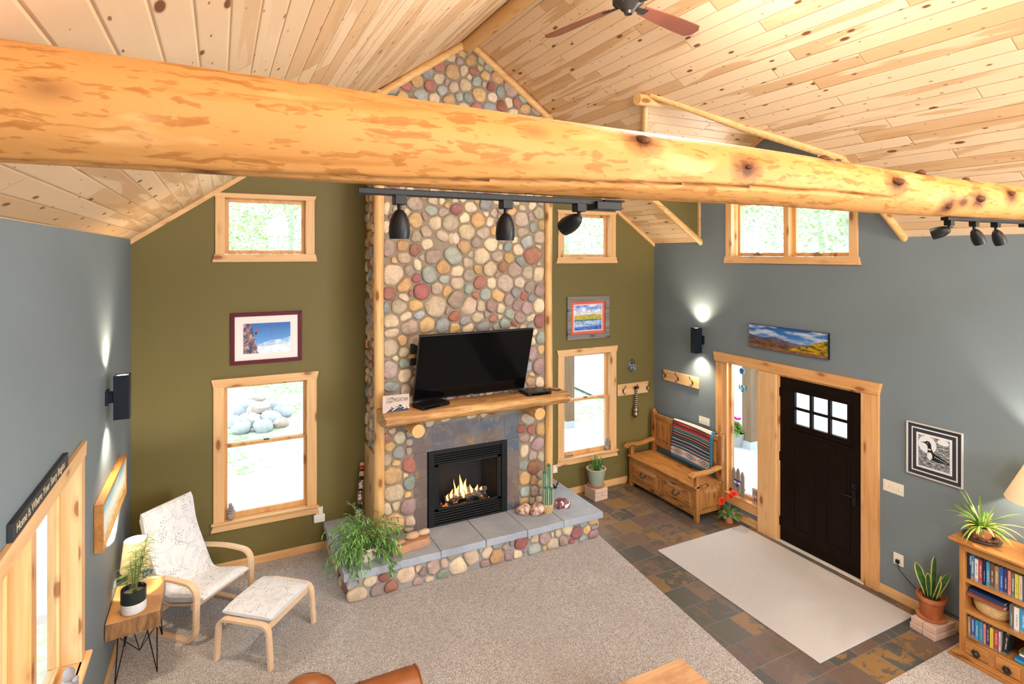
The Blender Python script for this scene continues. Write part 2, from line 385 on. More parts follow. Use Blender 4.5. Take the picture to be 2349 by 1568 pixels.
def struct(o, label=None):
    o['kind'] = 'structure'
    if label: o['label'] = label; o['category'] = re_cat(o.name)
    return o
def re_cat(n): return n.split('.')[0].split('_')[0]
def empty_struct(name, loc, rz, label):
    o = bpy.data.objects.new(name, None); COL.objects.link(o); o.location = loc; o.rotation_euler = (0, 0, rz)
    o['kind'] = 'structure'; o['label'] = label; o['category'] = re_cat(name); return o
def dup(root, loc=None, rz=None, label=None):
    r = root.copy(); COL.objects.link(r)
    if loc: r.location = loc
    if rz is not None: r.rotation_euler = (0, 0, rz)
    if label: r['label'] = label
    for ch in list(root.children):
        c = ch.copy(); COL.objects.link(c); c.parent = r
        for g in ch.children:
            d = g.copy(); COL.objects.link(d); d.parent = c
    return r
def text(name, body, size, mat, parent, M, depth=.0006, align='LEFT', sx=1.0):
    cu = bpy.data.curves.new(name, 'FONT'); cu.body = body; cu.size = size; cu.extrude = depth; cu.align_x = align
    cu.materials.append(mat); q = bpy.data.objects.new(name, cu); me = bpy.data.meshes.new_from_object(q); bpy.data.objects.remove(q); o = bpy.data.objects.new(name, me); COL.objects.link(o); o.parent = parent
    o.matrix_local = M @ Matrix.Diagonal((sx, 1, 1, 1)); return o
RXP = Matrix.Rotation(PI/2, 4, 'X')   # text upright facing -y
def part(parent, name, label=None): 
    if label: parent['label'] = label
def E3(x, y, z): return Matrix.Translation((x, y, z))

# ------------------------------------------------------------------ room shell
def wall_strips(mb, a0, a1, top, holes, fn, t0, t1, bottom=0.0, brk=()):
    """vertical wall as prisms between breakpoints; top(a) piecewise linear; holes (a0,a1,z0,z1)"""
    bs = sorted(set([a0, a1]+[h[0] for h in holes]+[h[1] for h in holes]+list(brk)))
    for p, q in zip(bs, bs[1:]):
        if q <= a0 or p >= a1: continue
        e = 1e-5; tp, tq = top(p+e), top(q-e)
        hs = sorted([h for h in holes if h[0] <= p+1e-6 and h[1] >= q-1e-6], key=lambda h: h[2]); z = bottom
        for h in hs:
            if h[2] > z: mb.prism([(p, z), (q, z), (q, h[2]), (p, h[2])], t0, t1, fn)
            z = h[3]
        mb.prism([(p, z), (q, z), (q, tq), (p, tp)], t0, t1, fn)
YB = -11.0
GW = [(.855, 1.748, .56, 2.07), (5.335, 6.178, .555, 2.062), (.862, 1.735, 3.56, 4.20), (5.335, 6.168, 3.512, 4.16)]
RW = [(-3.415, -1.425, 0, 2.07), (-3.24, -1.585, 3.53, 4.26)]
LW = [(-4.55, -2.55, .86, 2.20)]
DY0, DY1, DYC, DEV, DRZ = -.98, -3.82, -2.40, 4.455, 5.25
def rtop(y):
    if DY1 < y < DY0: return DEV+(1-abs(y-DYC)/(DY0-DYC))*(DRZ-DEV)
    return EAVE
def room():
    gt = lambda x: EAVE+SL*(x if x < RX else W-x)
    m = MB(); wall_strips(m, XL, W, gt, GW, lambda a, z, t: V((a, t, z)), 0, .16, brk=(RX,))
    struct(m.build('wall_back', MT['green'], smooth=0), 'olive green gable wall behind the stone chimney')
    m = MB(); wall_strips(m, YB, 0, rtop, RW, lambda a, z, t: V((t, a, z)), W, W+.16, brk=(DY0, DYC, DY1))
    struct(m.build('wall_right', MT['blue'], smooth=0), 'blue grey wall with the front door')
    m = MB(); wall_strips(m, YB, 0, lambda y: EAVE-.02, LW, lambda a, z, t: V((t, a, z)), XL, XL-.16)
    struct(m.build('wall_left', MT['blue'], smooth=0), 'blue wall with the tall window and small wall lamp')
    BH = [(.8, 3.1, .1, 2.1), (3.9, 6.2, .1, 2.1), (1.6, 3.2, 3.2, 4.9), (3.8, 5.4, 3.2, 4.9)]
    m = MB(); wall_strips(m, XL, W, gt, BH, lambda a, z, t: V((a, t, z)), YB, YB-.16, brk=(RX,))
    struct(m.build('wall_front', MT['white'], smooth=0), 'far end wall of the loft')
    # ceiling slopes
    cz = math.sqrt(1+SL*SL); nl = V((-SL, 0, 1))/cz*.2; nr = V((SL, 0, 1))/cz*.2
    m = MB()
    def slab(mb, P, n, uvf):
        k = len(P); mb.add([V(p) for p in P]+[V(p)+n for p in P], [tuple(range(k)), tuple(range(k, 2*k))]+[(i, (i+1) % k, k+(i+1) % k, k+i) for i in range(k)], [uvf(p) for p in P]*2)
    L = lambda x, y: (x, y, EAVE+SL*x)
    slab(m, [L(XL-.2, .2), L(RX, .2), L(RX, YB-.2), L(XL-.2, YB-.2)], nl, lambda p: (p[1], p[0]*cz+20.03))
    struct(m.build('ceiling_left', MT['ceil'], smooth=0), 'left pine board ceiling slope')
    m = MB(); r = lambda x, y: (x, y, EAVE+SL*(W-x)); uvr = lambda p: (p[1], (W-p[0])*cz+60.02)
    xe = W-(DEV-EAVE)/SL; xa = W-(DRZ-EAVE)/SL; E = W+.16
    for P in ([r(RX, .2), r(E, .2), r(E, DY0), r(RX, DY0)], [r(RX, DY0), r(xe, DY0), r(xa, DYC), r(RX, DYC)], [r(RX, DYC), r(xa, DYC), r(xe, DY1), r(RX, DY1)], [r(RX, DY1), r(E, DY1), r(E, YB-.2), r(RX, YB-.2)]):
        slab(m, P, nr, uvr)
    struct(m.build('ceiling_right', MT['ceil'], smooth=0), 'right pine board ceiling slope around the dormer')
    m = MB(); dz = DRZ-DEV; dw = DY0-DYC; dl = math.hypot(dz, dw)/dw
    slab(m, [(xa, DYC, DRZ), (E, DYC, DRZ), (E, DY0, DEV), (xe, DY0, DEV)], V((0, .06, .1)), lambda p: (p[0], (p[1]-DYC)*dl+9))
    slab(m, [(xa, DYC, DRZ), (E, DYC, DRZ), (E, DY1, DEV), (xe, DY1, DEV)], V((0, -.06, .1)), lambda p: (p[0], (DYC-p[1])*dl+9))
    struct(m.build('ceiling_dormer', MT['dorm'], smooth=0), 'pine board ceiling inside the dormer')
    m = MB()
    for y, d in ((DY0-.006, .1), (DY1+.006, -.1)):
        m.prism([(xe, DEV+.01), (W+.1, EAVE-.07), (W+.1, DEV+.01)], y, y+d, lambda a, z, t: V((a, t, z)))
    struct(m.build('wall_dormer', MT['green'], smooth=0), 'olive cheek wall of the dormer')
    # floors
    cx = lambda y: 5.09+(y+1.27)*.098
    ys = -4.385
    m = MB(); P = [(4.6, .05, 0), (W+.1, .05, 0), (W+.1, ys-.05, 0), (4.6, ys-.05, 0)]
    m.add([V(p) for p in P]+[V(p)-V((0, 0, .1)) for p in P], [(0, 1, 2, 3), (7, 6, 5, 4), (0, 4, 5, 1), (1, 5, 6, 2), (2, 6, 7, 3), (3, 7, 4, 0)], [(p[0]+.07, p[1]+.11) for p in P]*2)
    struct(m.build('floor_entry', MT['floor'], smooth=0), 'slate tile entry floor')
    m = MB(); P = [(XL, .02), (5.02, .02), (5.02, -1.23), (cx(-1.23), -1.23), (cx(ys), ys), (W+.02, ys), (W+.02, YB), (XL, YB)]
    m.prism(P, -.1, .012, lambda a, b, t: V((a, b, t)))
    struct(m.build('floor', MT['carpet'], smooth=0), 'grey beige carpet')
    # baseboards
    m = MB(); m.box(XL, 2.44, -.016, 0, .0, .10); m.box(4.63, 6.5, -.016, 0, 0, .10)
    struct(m.build('baseboard_back', wood('trim', 'x'), smooth=0, bevel=.003), 'pine baseboard under the olive wall')
    m = MB(); m.box(W-.016, W, -1.42, 0, 0, .10); m.box(W-.016, W, YB, -3.56, 0, .10)
    struct(m.build('baseboard_right', wood('trim', 'y'), smooth=0, bevel=.003), 'pine baseboard along the entry wall')
    m = MB(); m.box(XL, XL+.016, YB, 0, 0, .10)
    struct(m.build('baseboard_left', wood('trim', 'y'), smooth=0, bevel=.003), 'pine baseboard under the left wall')
    # rake trims where ceiling meets the green wall
    m = MB()
    for (x0, x1) in ((XL, 2.45), (W, 4.62)):
        s = 1 if x0 < x1 else -1; g = lambda x: EAVE+SL*(x if s > 0 else W-x)
        m.hexa([(x0, -.022, g(x0)-.055), (x1, -.022, g(x1)-.055), (x1, -.022, g(x1)), (x0, -.022, g(x0))], [(x0, 0, g(x0)-.055), (x1, 0, g(x1)-.055), (x1, 0, g(x1)), (x0, 0, g(x0))])
    struct(m.build('trim_1', wood('trim', 'x'), smooth=0), 'pine strip along the top of the olive wall')
    m = MB(); dg = lambda y: rtop(y)
    for (y0, y1) in ((DY0-.01, DYC), (DYC, DY1+.01)):
        m.hexa([(W-.02, y0, dg(y0)-.045), (W-.02, y1, dg(y1)-.045), (W-.02, y1, dg(y1)), (W-.02, y0, dg(y0))], [(W, y0, dg(y0)-.045), (W, y1, dg(y1)-.045), (W, y1, dg(y1)), (W, y0, dg(y0))])
    m.box(W-.03, W, DY0-.035, DY0, EAVE+.05, DEV)
    struct(m.build('trim_2', wood('trim', 'y'), smooth=0), 'pine strip around the dormer wall')
    m = MB(); m.tube([(xe-.02, DY0-.02, DEV-.02), (6.5, DY0-.022, 4.10), (W+.035, DY0-.03, EAVE-.02)], [.036, .04, .042], 14)
    o = struct(m.build('trim_3', wood('log', 'x')), 'slim log edging along the dormer opening above the bench')
    m = MB(); m.tube([(xe-.02, DY1-.01, DEV), (6.5, DY1, 4.11), (W+.03, DY1+.02, EAVE-.02)], [.04, .042, .042], 14)
    struct(m.build('trim_4', wood('log', 'x')), 'slim log edging on the near side of the dormer')
    m = MB(); m.tube([(xa+.02, DYC+.03, DRZ-.015), (5.4, -1.72, 4.86), (xe, DY0-.01, DEV-.01)], [.036, .038, .038], 14)
    struct(m.build('trim_5', wood('log', 'x')), 'slim log in the far valley of the dormer')
    m = MB(); m.tube([(xa+.02, DYC-.06, DRZ), (5.45, -3.13, 4.84), (xe+.02, DY1-.02, DEV)], [.036, .042, .045], 14)
    struct(m.build('trim_6', wood('log', 'x')), 'slim log in the near valley of the dormer')
    m = MB(); m.tube([(xa-.12, DYC, DRZ-.05), (5.9, DYC, DRZ-.04), (W-.002, DYC, DRZ-.04)], [.062, .06, .06], 18)
    struct(m.build('trim_7', wood('log', 'x')), 'ridge log of the dormer with a cut round end')
    m = MB(); m.tube([(RX-.01, -.74, RZ-.10), (RX, -4, RZ-.09), (RX, -7.5, RZ-.09), (RX, YB+.01, RZ-.09)], [.085, .088, .085, .09], 20)
    struct(m.build('trim_8', wood('log', 'y')), 'ridge log along the peak of the ceiling')
    # tie beam
    rr = random.Random(3); n = 110; N = 84; m = MB(); vs = []; uv = []; wob = [rr.uniform(-1, 1) for _ in range(n+2)]; ph = [rr.uniform(0, 6.28) for _ in range(8)]
    for i in range(n+1):
        x = .18+(W-.10-.18)*i/n; zc = 3.868-.0108*(x-.2)+.003*math.sin(x*3.1); r0 = .124-.0088*(x-.2)
        phi = -math.radians(66-20*(x-.9)+5*math.sin(x*2.3)+2*wob[i]) if x < 3.45 else -math.radians(12); dep = max(0, min(1, (3.35-x)*2.5))*.024*(1+.3*wob[i])
        for j in range(N):
            a = 2*PI*j/N-PI; b = PI-a if a > 0 else -PI-a         # angle measured from the side facing -y, positive upwards
            r = r0*(1+.012*math.sin(2*a+x*1.1+ph[0])+.009*math.sin(3*a-x*1.9+ph[1])+.006*math.sin(5*a+x*4+ph[2])+.010*math.sin(x*2.2+ph[3]))
            r -= dep*math.exp(-((a-phi)/.04)**2); r += dep*.22*math.exp(-((a-phi-.16)/.10)**2)
            vs.append((x, -5.76-r*math.cos(a), zc+r*math.sin(a))); uv.append((x, a))
    m.add(vs, [(i*N+j, (i+1)*N+j, (i+1)*N+(j+1) % N, i*N+(j+1) % N) for i in range(n) for j in range(N)]+[tuple(range(N)), tuple(n*N+j for j in range(N))[::-1]], uv)
    for k in BK: c = bknot(k[0], k[1], k[2]); m.ball(c, (k[3]*1.5, k[3], k[3]*.72), 12, 8, .12)
    o = m.build('beam', MT['beam'], smooth=75)
    struct(o, 'peeled log tie beam crossing the room below the ceiling')
    # loft floor behind the viewer
    m = MB(); m.box(XL, W, YB, -7.7, 2.2, 2.42)
    struct(m.build('floor_loft', MT['carpet'], smooth=0), 'loft floor')
# ------------------------------------------------------------------ windows and doors
def flare(m, x0, x1, z0, z1, d0, d1, fl, up=True):
    """board whose ends flare outwards towards the top (up) or bottom"""
    a, b = (0, fl) if up else (fl, 0)
    if not up: a, b = -fl, 0
    P = [(x0-a, z0), (x1+a, z0), (x1+b, z1), (x0-b, z1)]
    m.prism(P, d0, d1, lambda p, q, t: V((p, t, q)))
def win_frame(root, x0, x1, z0, z1, kind, cs=.105, splits=(), jd=.13, sash_y=.075):
    """root: structure empty on the wall; local x right, y outward. Opening x0..x1, z0..z1"""
    def B(mb, name, mat, par=root, bev=.003): return mb.build(name, mat, par, smooth=0, bevel=bev, local=True)
    m = MB(); m.box(x0-cs, x0+.004, -.02, 0, z0 if kind == 'low' else z0-.001, z1); B(m, 'casing', wood('trim', 'z'))
    m = MB(); m.box(x1-.004, x1+cs, -.02, 0, z0 if kind == 'low' else z0-.001, z1); B(m, 'casing', wood('trim', 'z'))
    m = MB(); flare(m, x0-cs, x1+cs, z1-.002, z1+(.092 if kind.startswith('low') else .05), -.028, 0, .022); B(m, 'head_casing', wood('trim', 'x'))
    m = MB()
    if kind == 'low':
        flare(m, x0-cs, x1+cs, z0-.105, z0-.02, -.02, 0, -.03, False)
        for i in range(0): pass
        B(m, 'apron', wood('trim', 'x'))
        m = MB(); m.box(x0-cs-.025, x1+cs+.025, -.05, 0, z0-.022, z0+.002); m.box(x0, x1, 0, jd+.03, z0-.022, z0+.002); B(m, 'sill', wood('trim', 'x'), bev=.008)
    else:
        flare(m, x0-cs-.01, x1+cs+.01, z0-.088, z0+.002, -.024, 0, -.022, False); B(m, 'apron', wood('trim', 'x'))
        if kind != 'lowpair': m = MB(); m.box(x0, x1, 0, jd+.012, z0-.012, z0+.002); B(m, 'sill', wood('trim', 'x'))
    m = MB(); m.box(x0-.012, x0+.004, -.004, .165, z0, z1); m.box(x1-.004, x1+.012, -.004, .165, z0, z1); m.box(x0-.012, x1+.012, -.004, .165, z1-.004, z1+.012); B(m, 'jamb', wood('trim', 'z'))
    s = .034
    def sash(a, b, c, d, y, rs=s, rb=None):
        rb = rb or rs
        m = MB(); m.box(a, a+rs, y, y+.032, c, d); m.box(b-rs, b, y, y+.032, c, d); m.box(a+rs, b-rs, y, y+.032, d-rs, d); m.box(a+rs, b-rs, y, y+.032, c, c+rb)
        f = B(m, 'sash', wood('sash', 'z'))
        g = MB(); g.add([(a+rs-.004, y+.016, c+rb-.004), (b-rs+.004, y+.016, c+rb-.004), (b-rs+.004, y+.016, d-rs+.004), (a+rs-.004, y+.016, d-rs+.004)], [(0, 1, 2, 3)])
        g.build('pane', MT['glass'], f, smooth=0, recalc=False, local=True)
        return f
    if kind == 'low':
        mid = z0+(z1-z0)*.537
        sash(x0+.002, x1-.002, z0+.002, mid+.03, sash_y-.03, .036, .06); sash(x0+.002, x1-.002, mid-.006, z1-.002, sash_y+.008, .036)
        m = MB(); m.box((x0+x1)/2-.03, (x0+x1)/2+.03, sash_y-.03, sash_y, mid+.03, mid+.042); B(m, 'sash_lock', MT['bronze'])
    elif kind == 'high': sash(x0+.004, x1-.004, z0+.004, z1-.004, sash_y, .042)
    else:
        for p, q in splits:
            sash(p, q, z0+.004, z1-.004, sash_y, .045)
        for (p, q), (p2, q2) in zip(splits, splits[1:]):
            m = MB(); m.box(q-.005, p2+.005, -.0, jd, z0, z1); B(m, 'mullion', wood('sash', 'z'))
def windows():
    r = empty_struct('window_1', (0, 0, 0), 0, 'tall window of the olive wall beside the armchair'); win_frame(r, *GW[0][:2], GW[0][2], GW[0][3], 'low')
    r = empty_struct('window_2', (0, 0, 0), 0, 'tall window of the olive wall beside the bench'); win_frame(r, *GW[1][:2], GW[1][2], GW[1][3], 'low')
    r = empty_struct('window_3', (0, 0, 0), 0, 'small high window above the framed climber picture'); win_frame(r, *GW[2][:2], GW[2][2], GW[2][3], 'high', .093)
    r = empty_struct('window_4', (0, 0, 0), 0, 'small high window right of the chimney'); win_frame(r, *GW[3][:2], GW[3][2], GW[3][3], 'high', .103)
    a, b, c, d = RW[1]
    r = empty_struct('window_5', (W, 0, 0), -PI/2, 'double dormer window above the front door')   # local x = -y
    win_frame(r, -b, -a, c, d, 'pair', .095, [(-b+.02, -b+.81), (-b+.87, -a-.004)], .15, .085)
    m = MB(); 
    for x in (1.95, 2.80): 
        m = MB(); m.box(x-.06, x+.06, .045, .085, c+.03, c+.045); m.rod((x-.02, .05, c+.045), (x+.05, .03, c+.055), .008); m.build('crank', MT['steel'], r, bevel=.004, local=True)
    a, b, c, d = LW[0]
    r = empty_struct('window_6', (XL, 0, 0), PI/2, 'wide window of the blue wall beside the side table')     # local x = y
    win_frame(r, a, b, c, d, 'lowpair', .10, [(a+.03, b-1.06), (b-.98, b-.03)], .15, .085)
    m = MB(); m.box(a-.125, b+.125, -.06, 0, c-.024, c+.002); m.box(a, b, -.01, .163, c-.02, c+.002); m.build('sill', wood('trim', 'x'), r, smooth=0, bevel=.01, local=True)
    # front door unit (world coordinates on the right wall)
    r = empty_struct('door_1', (W, 0, 0), -PI/2, 'dark entry door with six small panes, pine casing and sidelight')
    def B(mb, n, mat, par=r, bev=.003): return mb.build(n, mat, par, smooth=0, bevel=bev, local=True)
    m = MB(); m.box(1.315, 1.43, -.022, 0, 0, 2.08); B(m, 'casing', wood('sash', 'z'))
    m = MB(); m.box(3.405, 3.565, -.03, 0, 0, 2.08); B(m, 'casing', wood('sash', 'z'))
    m = MB(); flare(m, 1.315, 3.565, 2.075, 2.20, -.045, 0, .028); B(m, 'head_casing', wood('sash', 'x'))
    m = MB(); m.box(1.42, 1.50, -.005, .14, .29, 2.07); m.box(1.48, 1.535, .05, .10, .29, 2.07); B(m, 'sidelight_jamb', wood('sash', 'z'))
    m = MB(); m.box(2.04, 2.315, -.045, .14, 0, 2.07); B(m, 'post', wood('trim', 'z'))
    m = MB(); m.box(2.315, 2.335, -.02, .14, 0, 2.07); B(m, 'door_jamb', wood('sash', 'z'))
    m = MB(); m.box(3.375, 3.41, -.03, .14, 0, 2.08); m.box(2.3, 3.41, -.0, .14, 2.045, 2.08); B(m, 'door_jamb', wood('sash', 'z'))
    m = MB(); m.box(1.42, 2.05, -.028, 0, .17, .285); m.box(1.42, 2.05, -.035, .14, .285, .305); m.box(1.50, 2.04, .05, .10, .305, .35); B(m, 'sidelight_sill', wood('sash', 'x'))
    m = MB(); m.box(1.42, 2.05, .0, .05, .10, .18); B(m, 'infill_panel', MT['blue'])
    m = MB(); m.box(1.42, 2.05, -.02, .05, 0, .10); B(m, 'kick_board', wood('trim', 'x'))
    g = MB(); g.add([(1.53, .075, .34), (2.045, .075, .34), (2.045, .075, 2.07), (1.53, .075, 2.07)], [(0, 1, 2, 3)]); g.build('sidelight_pane', MT['glass'], r, smooth=0, recalc=False, local=True)
    # slab with six lites
    x0, x1, y0, y1 = 2.335, 3.375, .012, .056; gx = [(2.535, 2.735), (2.765, 2.965), (2.995, 3.195)]; gz = [(1.50, 1.675), (1.71, 1.885)]
    d = MB(); holes = [(p, q, c_, d_) for p, q in gx for c_, d_ in gz]
    wall_strips(d, x0, x1, lambda a_: 2.045, holes, lambda a_, z, t: V((a_, t, z)), y0, y1, .012)
    slab = B(d, 'door_slab', MT['door'])
    m = MB(); m.box(2.49, 3.24, .0, .014, 1.44, 1.468); m.box(2.49, 3.24, .0, .014, 1.915, 1.943); m.box(2.49, 2.518, .0, .014, 1.468, 1.915); m.box(3.212, 3.24, .0, .014, 1.468, 1.915)
    m.box(2.47, 3.26, -.012, .014, 1.40, 1.428)
    for a_, b_ in ((2.50, 2.80), (2.93, 3.23)):
        for q in ((a_, b_, .22, .245), (a_, b_, 1.28, 1.305), (a_, a_+.025, .245, 1.28), (b_-.025, b_, .245, 1.28)): m.box(q[0], q[1], .004, .014, q[2], q[3])
    m.build('moulding', MT['door'], slab, smooth=0, bevel=.004, local=True)
    for p, q, c_, d_ in holes:
        m = MB(); m.add([(p, .034, c_), (q, .034, c_), (q, .034, d_), (p, .034, d_)], [(0, 1, 2, 3)]); m.build('lite', MT['glass'], slab, smooth=0, recalc=False, local=True)
    m = MB(); m.rod((3.285, -.005, 1.01), (3.285, .012, 1.01), .032, n=20); m.rod((3.285, -.02, 1.01), (3.285, 0, 1.01), .018)
    m.build('deadbolt', MT['satin'], slab, local=True)
    m = MB(); m.box(3.268, 3.302, -.008, .012, .80, .96); m.rod((3.285, -.05, .90), (3.285, .0, .90), .012); m.tube([(3.285, -.05, .90), (3.24, -.055, .905), (3.19, -.05, .895), (3.15, -.045, .90)], [.011, .010, .008, .006], 10)
    m.build('lever_handle', MT['satin'], slab, local=True, bevel=.003)
    for z in (.25, 1.05, 1.85):
        m = MB(); m.box(2.312, 2.34, -.006, .012, z-.055, z+.055); m.rod((2.326, -.008, z-.06), (2.326, -.008, z+.06), .007); m.build('hinge', MT['satin'], r, local=True)
    m = MB(); m.box(2.3, 3.41, -.04, .14, 0, .014); B(m, 'threshold', MT['concrete'])
FRONT="251,408,35,112,T;285,415,111,79,B;305,408,76,65,G;321,406,62,58,B;337,410,87,77,R;356,414,90,59,T;286,396,89,107,O;296,400,38,79,B;310,393,80,84,T;329,394,110,110,B;347,400,77,63,T;366,398,112,83,O;382,397,42,76,T;426,401,85,133,B;439,403,45,71,B;451,410,70,95,B;455,394,46,61,O;251,387,40,76,T;298,382,83,69,B;350,383,121,92,T;373,382,92,68,B;287,377,89,65,B;317,373,89,102,B;334,375,71,76,T;443,392,45,87,G;428,384,80,71,B;254,363,63,142,P;270,365,83,63,O;286,361,75,72,R;300,368,86,69,T;318,375,94,115,B;333,375,70,75,T;346,365,92,98,O;364,370,83,58,B;383,368,133,77,T;406,365,83,55,G;434,371,103,90,G;452,377,70,101,B;271,352,102,59,T;288,344,42,91,T;307,353,146,77,B;333,354,111,128,G;352,346,57,67,T;370,354,138,92,T;392,354,83,74,B;408,352,78,69,O;421,362,68,99,T;424,346,85,69,G;442,354,150,110,R;259,333,124,146,T;278,337,56,72,B;303,332,93,110,G;320,341,99,96,O;338,335,91,65,T;354,330,73,91,B;365,337,52,66,O;382,338,112,87,T;399,340,55,74,R;416,336,107,98,B;436,332,80,90,B;451,331,74,131,T;272,320,83,99,O;288,328,66,51,R;321,326,69,52,G;338,321,101,75,T;368,321,95,81,R;384,320,68,77,T;402,319,121,113,B;423,320,78,83,T;255,311,76,68,R;272,306,83,45,T;293,312,129,87,R;313,315,74,83,B;325,311,63,79,O;337,301,121,116,B;353,314,52,72,G;375,307,70,77,G;393,305,91,88,O;418,307,62,75,G;438,313,74,80,P;452,309,75,81,P;251,294,40,80,G;266,295,101,89,B;286,296,98,62,O;311,294,147,120,T;353,293,99,129,T;369,291,63,81,B;384,291,81,87,P;396,287,60,74,T;408,298,62,88,P;420,291,72,79,P;430,302,50,55,R;440,299,55,60,G;434,286,91,99,P;451,289,74,96,T;257,279,95,80,T;274,283,78,64,T;290,285,72,51,G;279,271,113,94,B;300,272,92,110,O;319,270,89,102,G;334,281,90,60,R;334,267,76,71,O;348,274,78,57,G;366,278,101,61,T;352,265,107,57,T;386,276,81,43,R;408,280,89,63,G;402,269,87,78,G;424,275,79,89,P;440,274,69,56,T;372,266,117,67,G;451,269,74,101,R;416,268,44,44,R;441,264,57,50,G;258,266,95,50,T;256,249,95,107,T;271,256,70,59,O;272,242,61,72,T;284,253,75,109,B;262,235,46,39,T;256,224,82,133,P;272,229,83,63,G;273,216,78,94,T;258,204,100,54,G;274,198,55,81,B;454,247,66,97,G;442,244,46,70,T;441,228,87,105,P;454,232,51,70,O;451,210,88,125,P;436,211,50,100,G;439,192,64,70,O;452,189,65,71,T;253,146,45,52,R;267,144,85,67,T;256,136,63,62,O;266,127,92,78,G;253,122,42,81,B;263,116,53,47,O;278,110,70,113,R;260,101,107,111,O;278,89,65,105,G;262,82,119,104,T;263,67,58,67,T;253,64,42,77,T;277,63,86,128,P;260,45,110,149,O;279,44,59,60,T;278,34,70,42,B;432,121,75,58,P;449,110,96,84,P;430,104,57,100,T;443,96,58,75,P;454,92,48,76,T;429,86,61,58,G;444,81,92,100,R;431,68,67,108,O;444,64,53,71,O;432,51,72,75,G;445,50,62,80,P;431,39,72,53,O;442,37,47,50,B;345,600,61,47,O;330,593,75,49,T;356,593,78,66,O;341,590,50,41,P;370,595,46,72,B;315,581,76,83,R;300,571,78,69,G;332,576,88,106,O;346,579,62,65,T;360,580,72,54,R;380,589,66,60,G;287,559,92,74,O;315,565,88,58,T;275,552,64,70,R;258,546,91,58,G;304,555,70,71,R;319,552,68,72,G;333,558,69,64,B;349,562,70,89,T;364,569,72,72,G;375,577,82,57,O;392,578,79,79,O;383,565,74,51,R;396,560,51,82,G;411,565,94,98,B;270,539,75,54,O;256,532,56,47,R;292,542,86,86,G;285,534,62,70,R;309,541,60,72,T;328,541,77,82,O;341,546,56,59,G;352,547,64,66,G;367,553,103,87,O;385,552,57,67,T;398,542,61,80,R;408,547,53,74,T;419,549,56,68,R;429,556,85,56,G;431,542,71,65,O;346,534,103,59,T;364,536,66,74,R;381,537,91,82,G;414,536,77,40,T;302,528,73,57,T;319,529,76,58,B;401,527,82,61,T;430,528,78,62,R;448,542,80,63,B;454,529,41,69,T;271,529,69,34,R;339,528,95,41,G;443,532,57,57,G"
BASE="202,18,89,53,G;206,6,146,87,T;220,18,92,56,T;227,7,57,81,P;236,18,76,47,R;243,6,90,71,R;258,15,140,80,T;259,1,57,44,G;272,3,65,63,P;277,13,51,49,P;289,15,75,91,B;284,3,74,35,T;300,3,91,71,G;301,17,53,54,T;318,8,116,116,T;334,16,114,95,T;337,1,72,52,T;353,16,68,74,T;351,4,65,56,P;365,9,96,104,O;381,6,50,88,P;397,18,122,73,R;392,5,69,68,T;415,4,152,77,G;415,17,57,62,T;429,16,99,78,P;440,6,92,87,T;447,18,59,47,T;461,19,98,60,T;455,7,66,87,P;474,12,106,76,R;468,3,72,45,R;489,13,59,67,O;482,2,97,46,G;499,22,118,46,O;500,14,63,49,G;499,5,99,61,P"
PAL = dict(T=(.60, .49, .345), O=(.55, .36, .175), B=(.42, .34, .265), G=(.31, .335, .315), R=(.34, .145, .115), P=(.37, .265, .245))
def parse(s): return [(float(a)/100, float(b)/100, float(c)/1000, float(d)/1000, e) for a, b, c, d, e in (t.split(',') for t in s.split(';'))]
def clip(poly, a, b, c):
    """keep a*x+b*y<=c"""
    o = []
    for i in range(len(poly)):
        p, q = poly[i], poly[(i+1) % len(poly)]; dp = a*p[0]+b*p[1]-c; dq = a*q[0]+b*q[1]-c
        if dp <= 0: o.append(p)
        if dp*dq < 0: t = dp/(dp-dq); o.append((p[0]+(q[0]-p[0])*t, p[1]+(q[1]-p[1])*t))
    return o
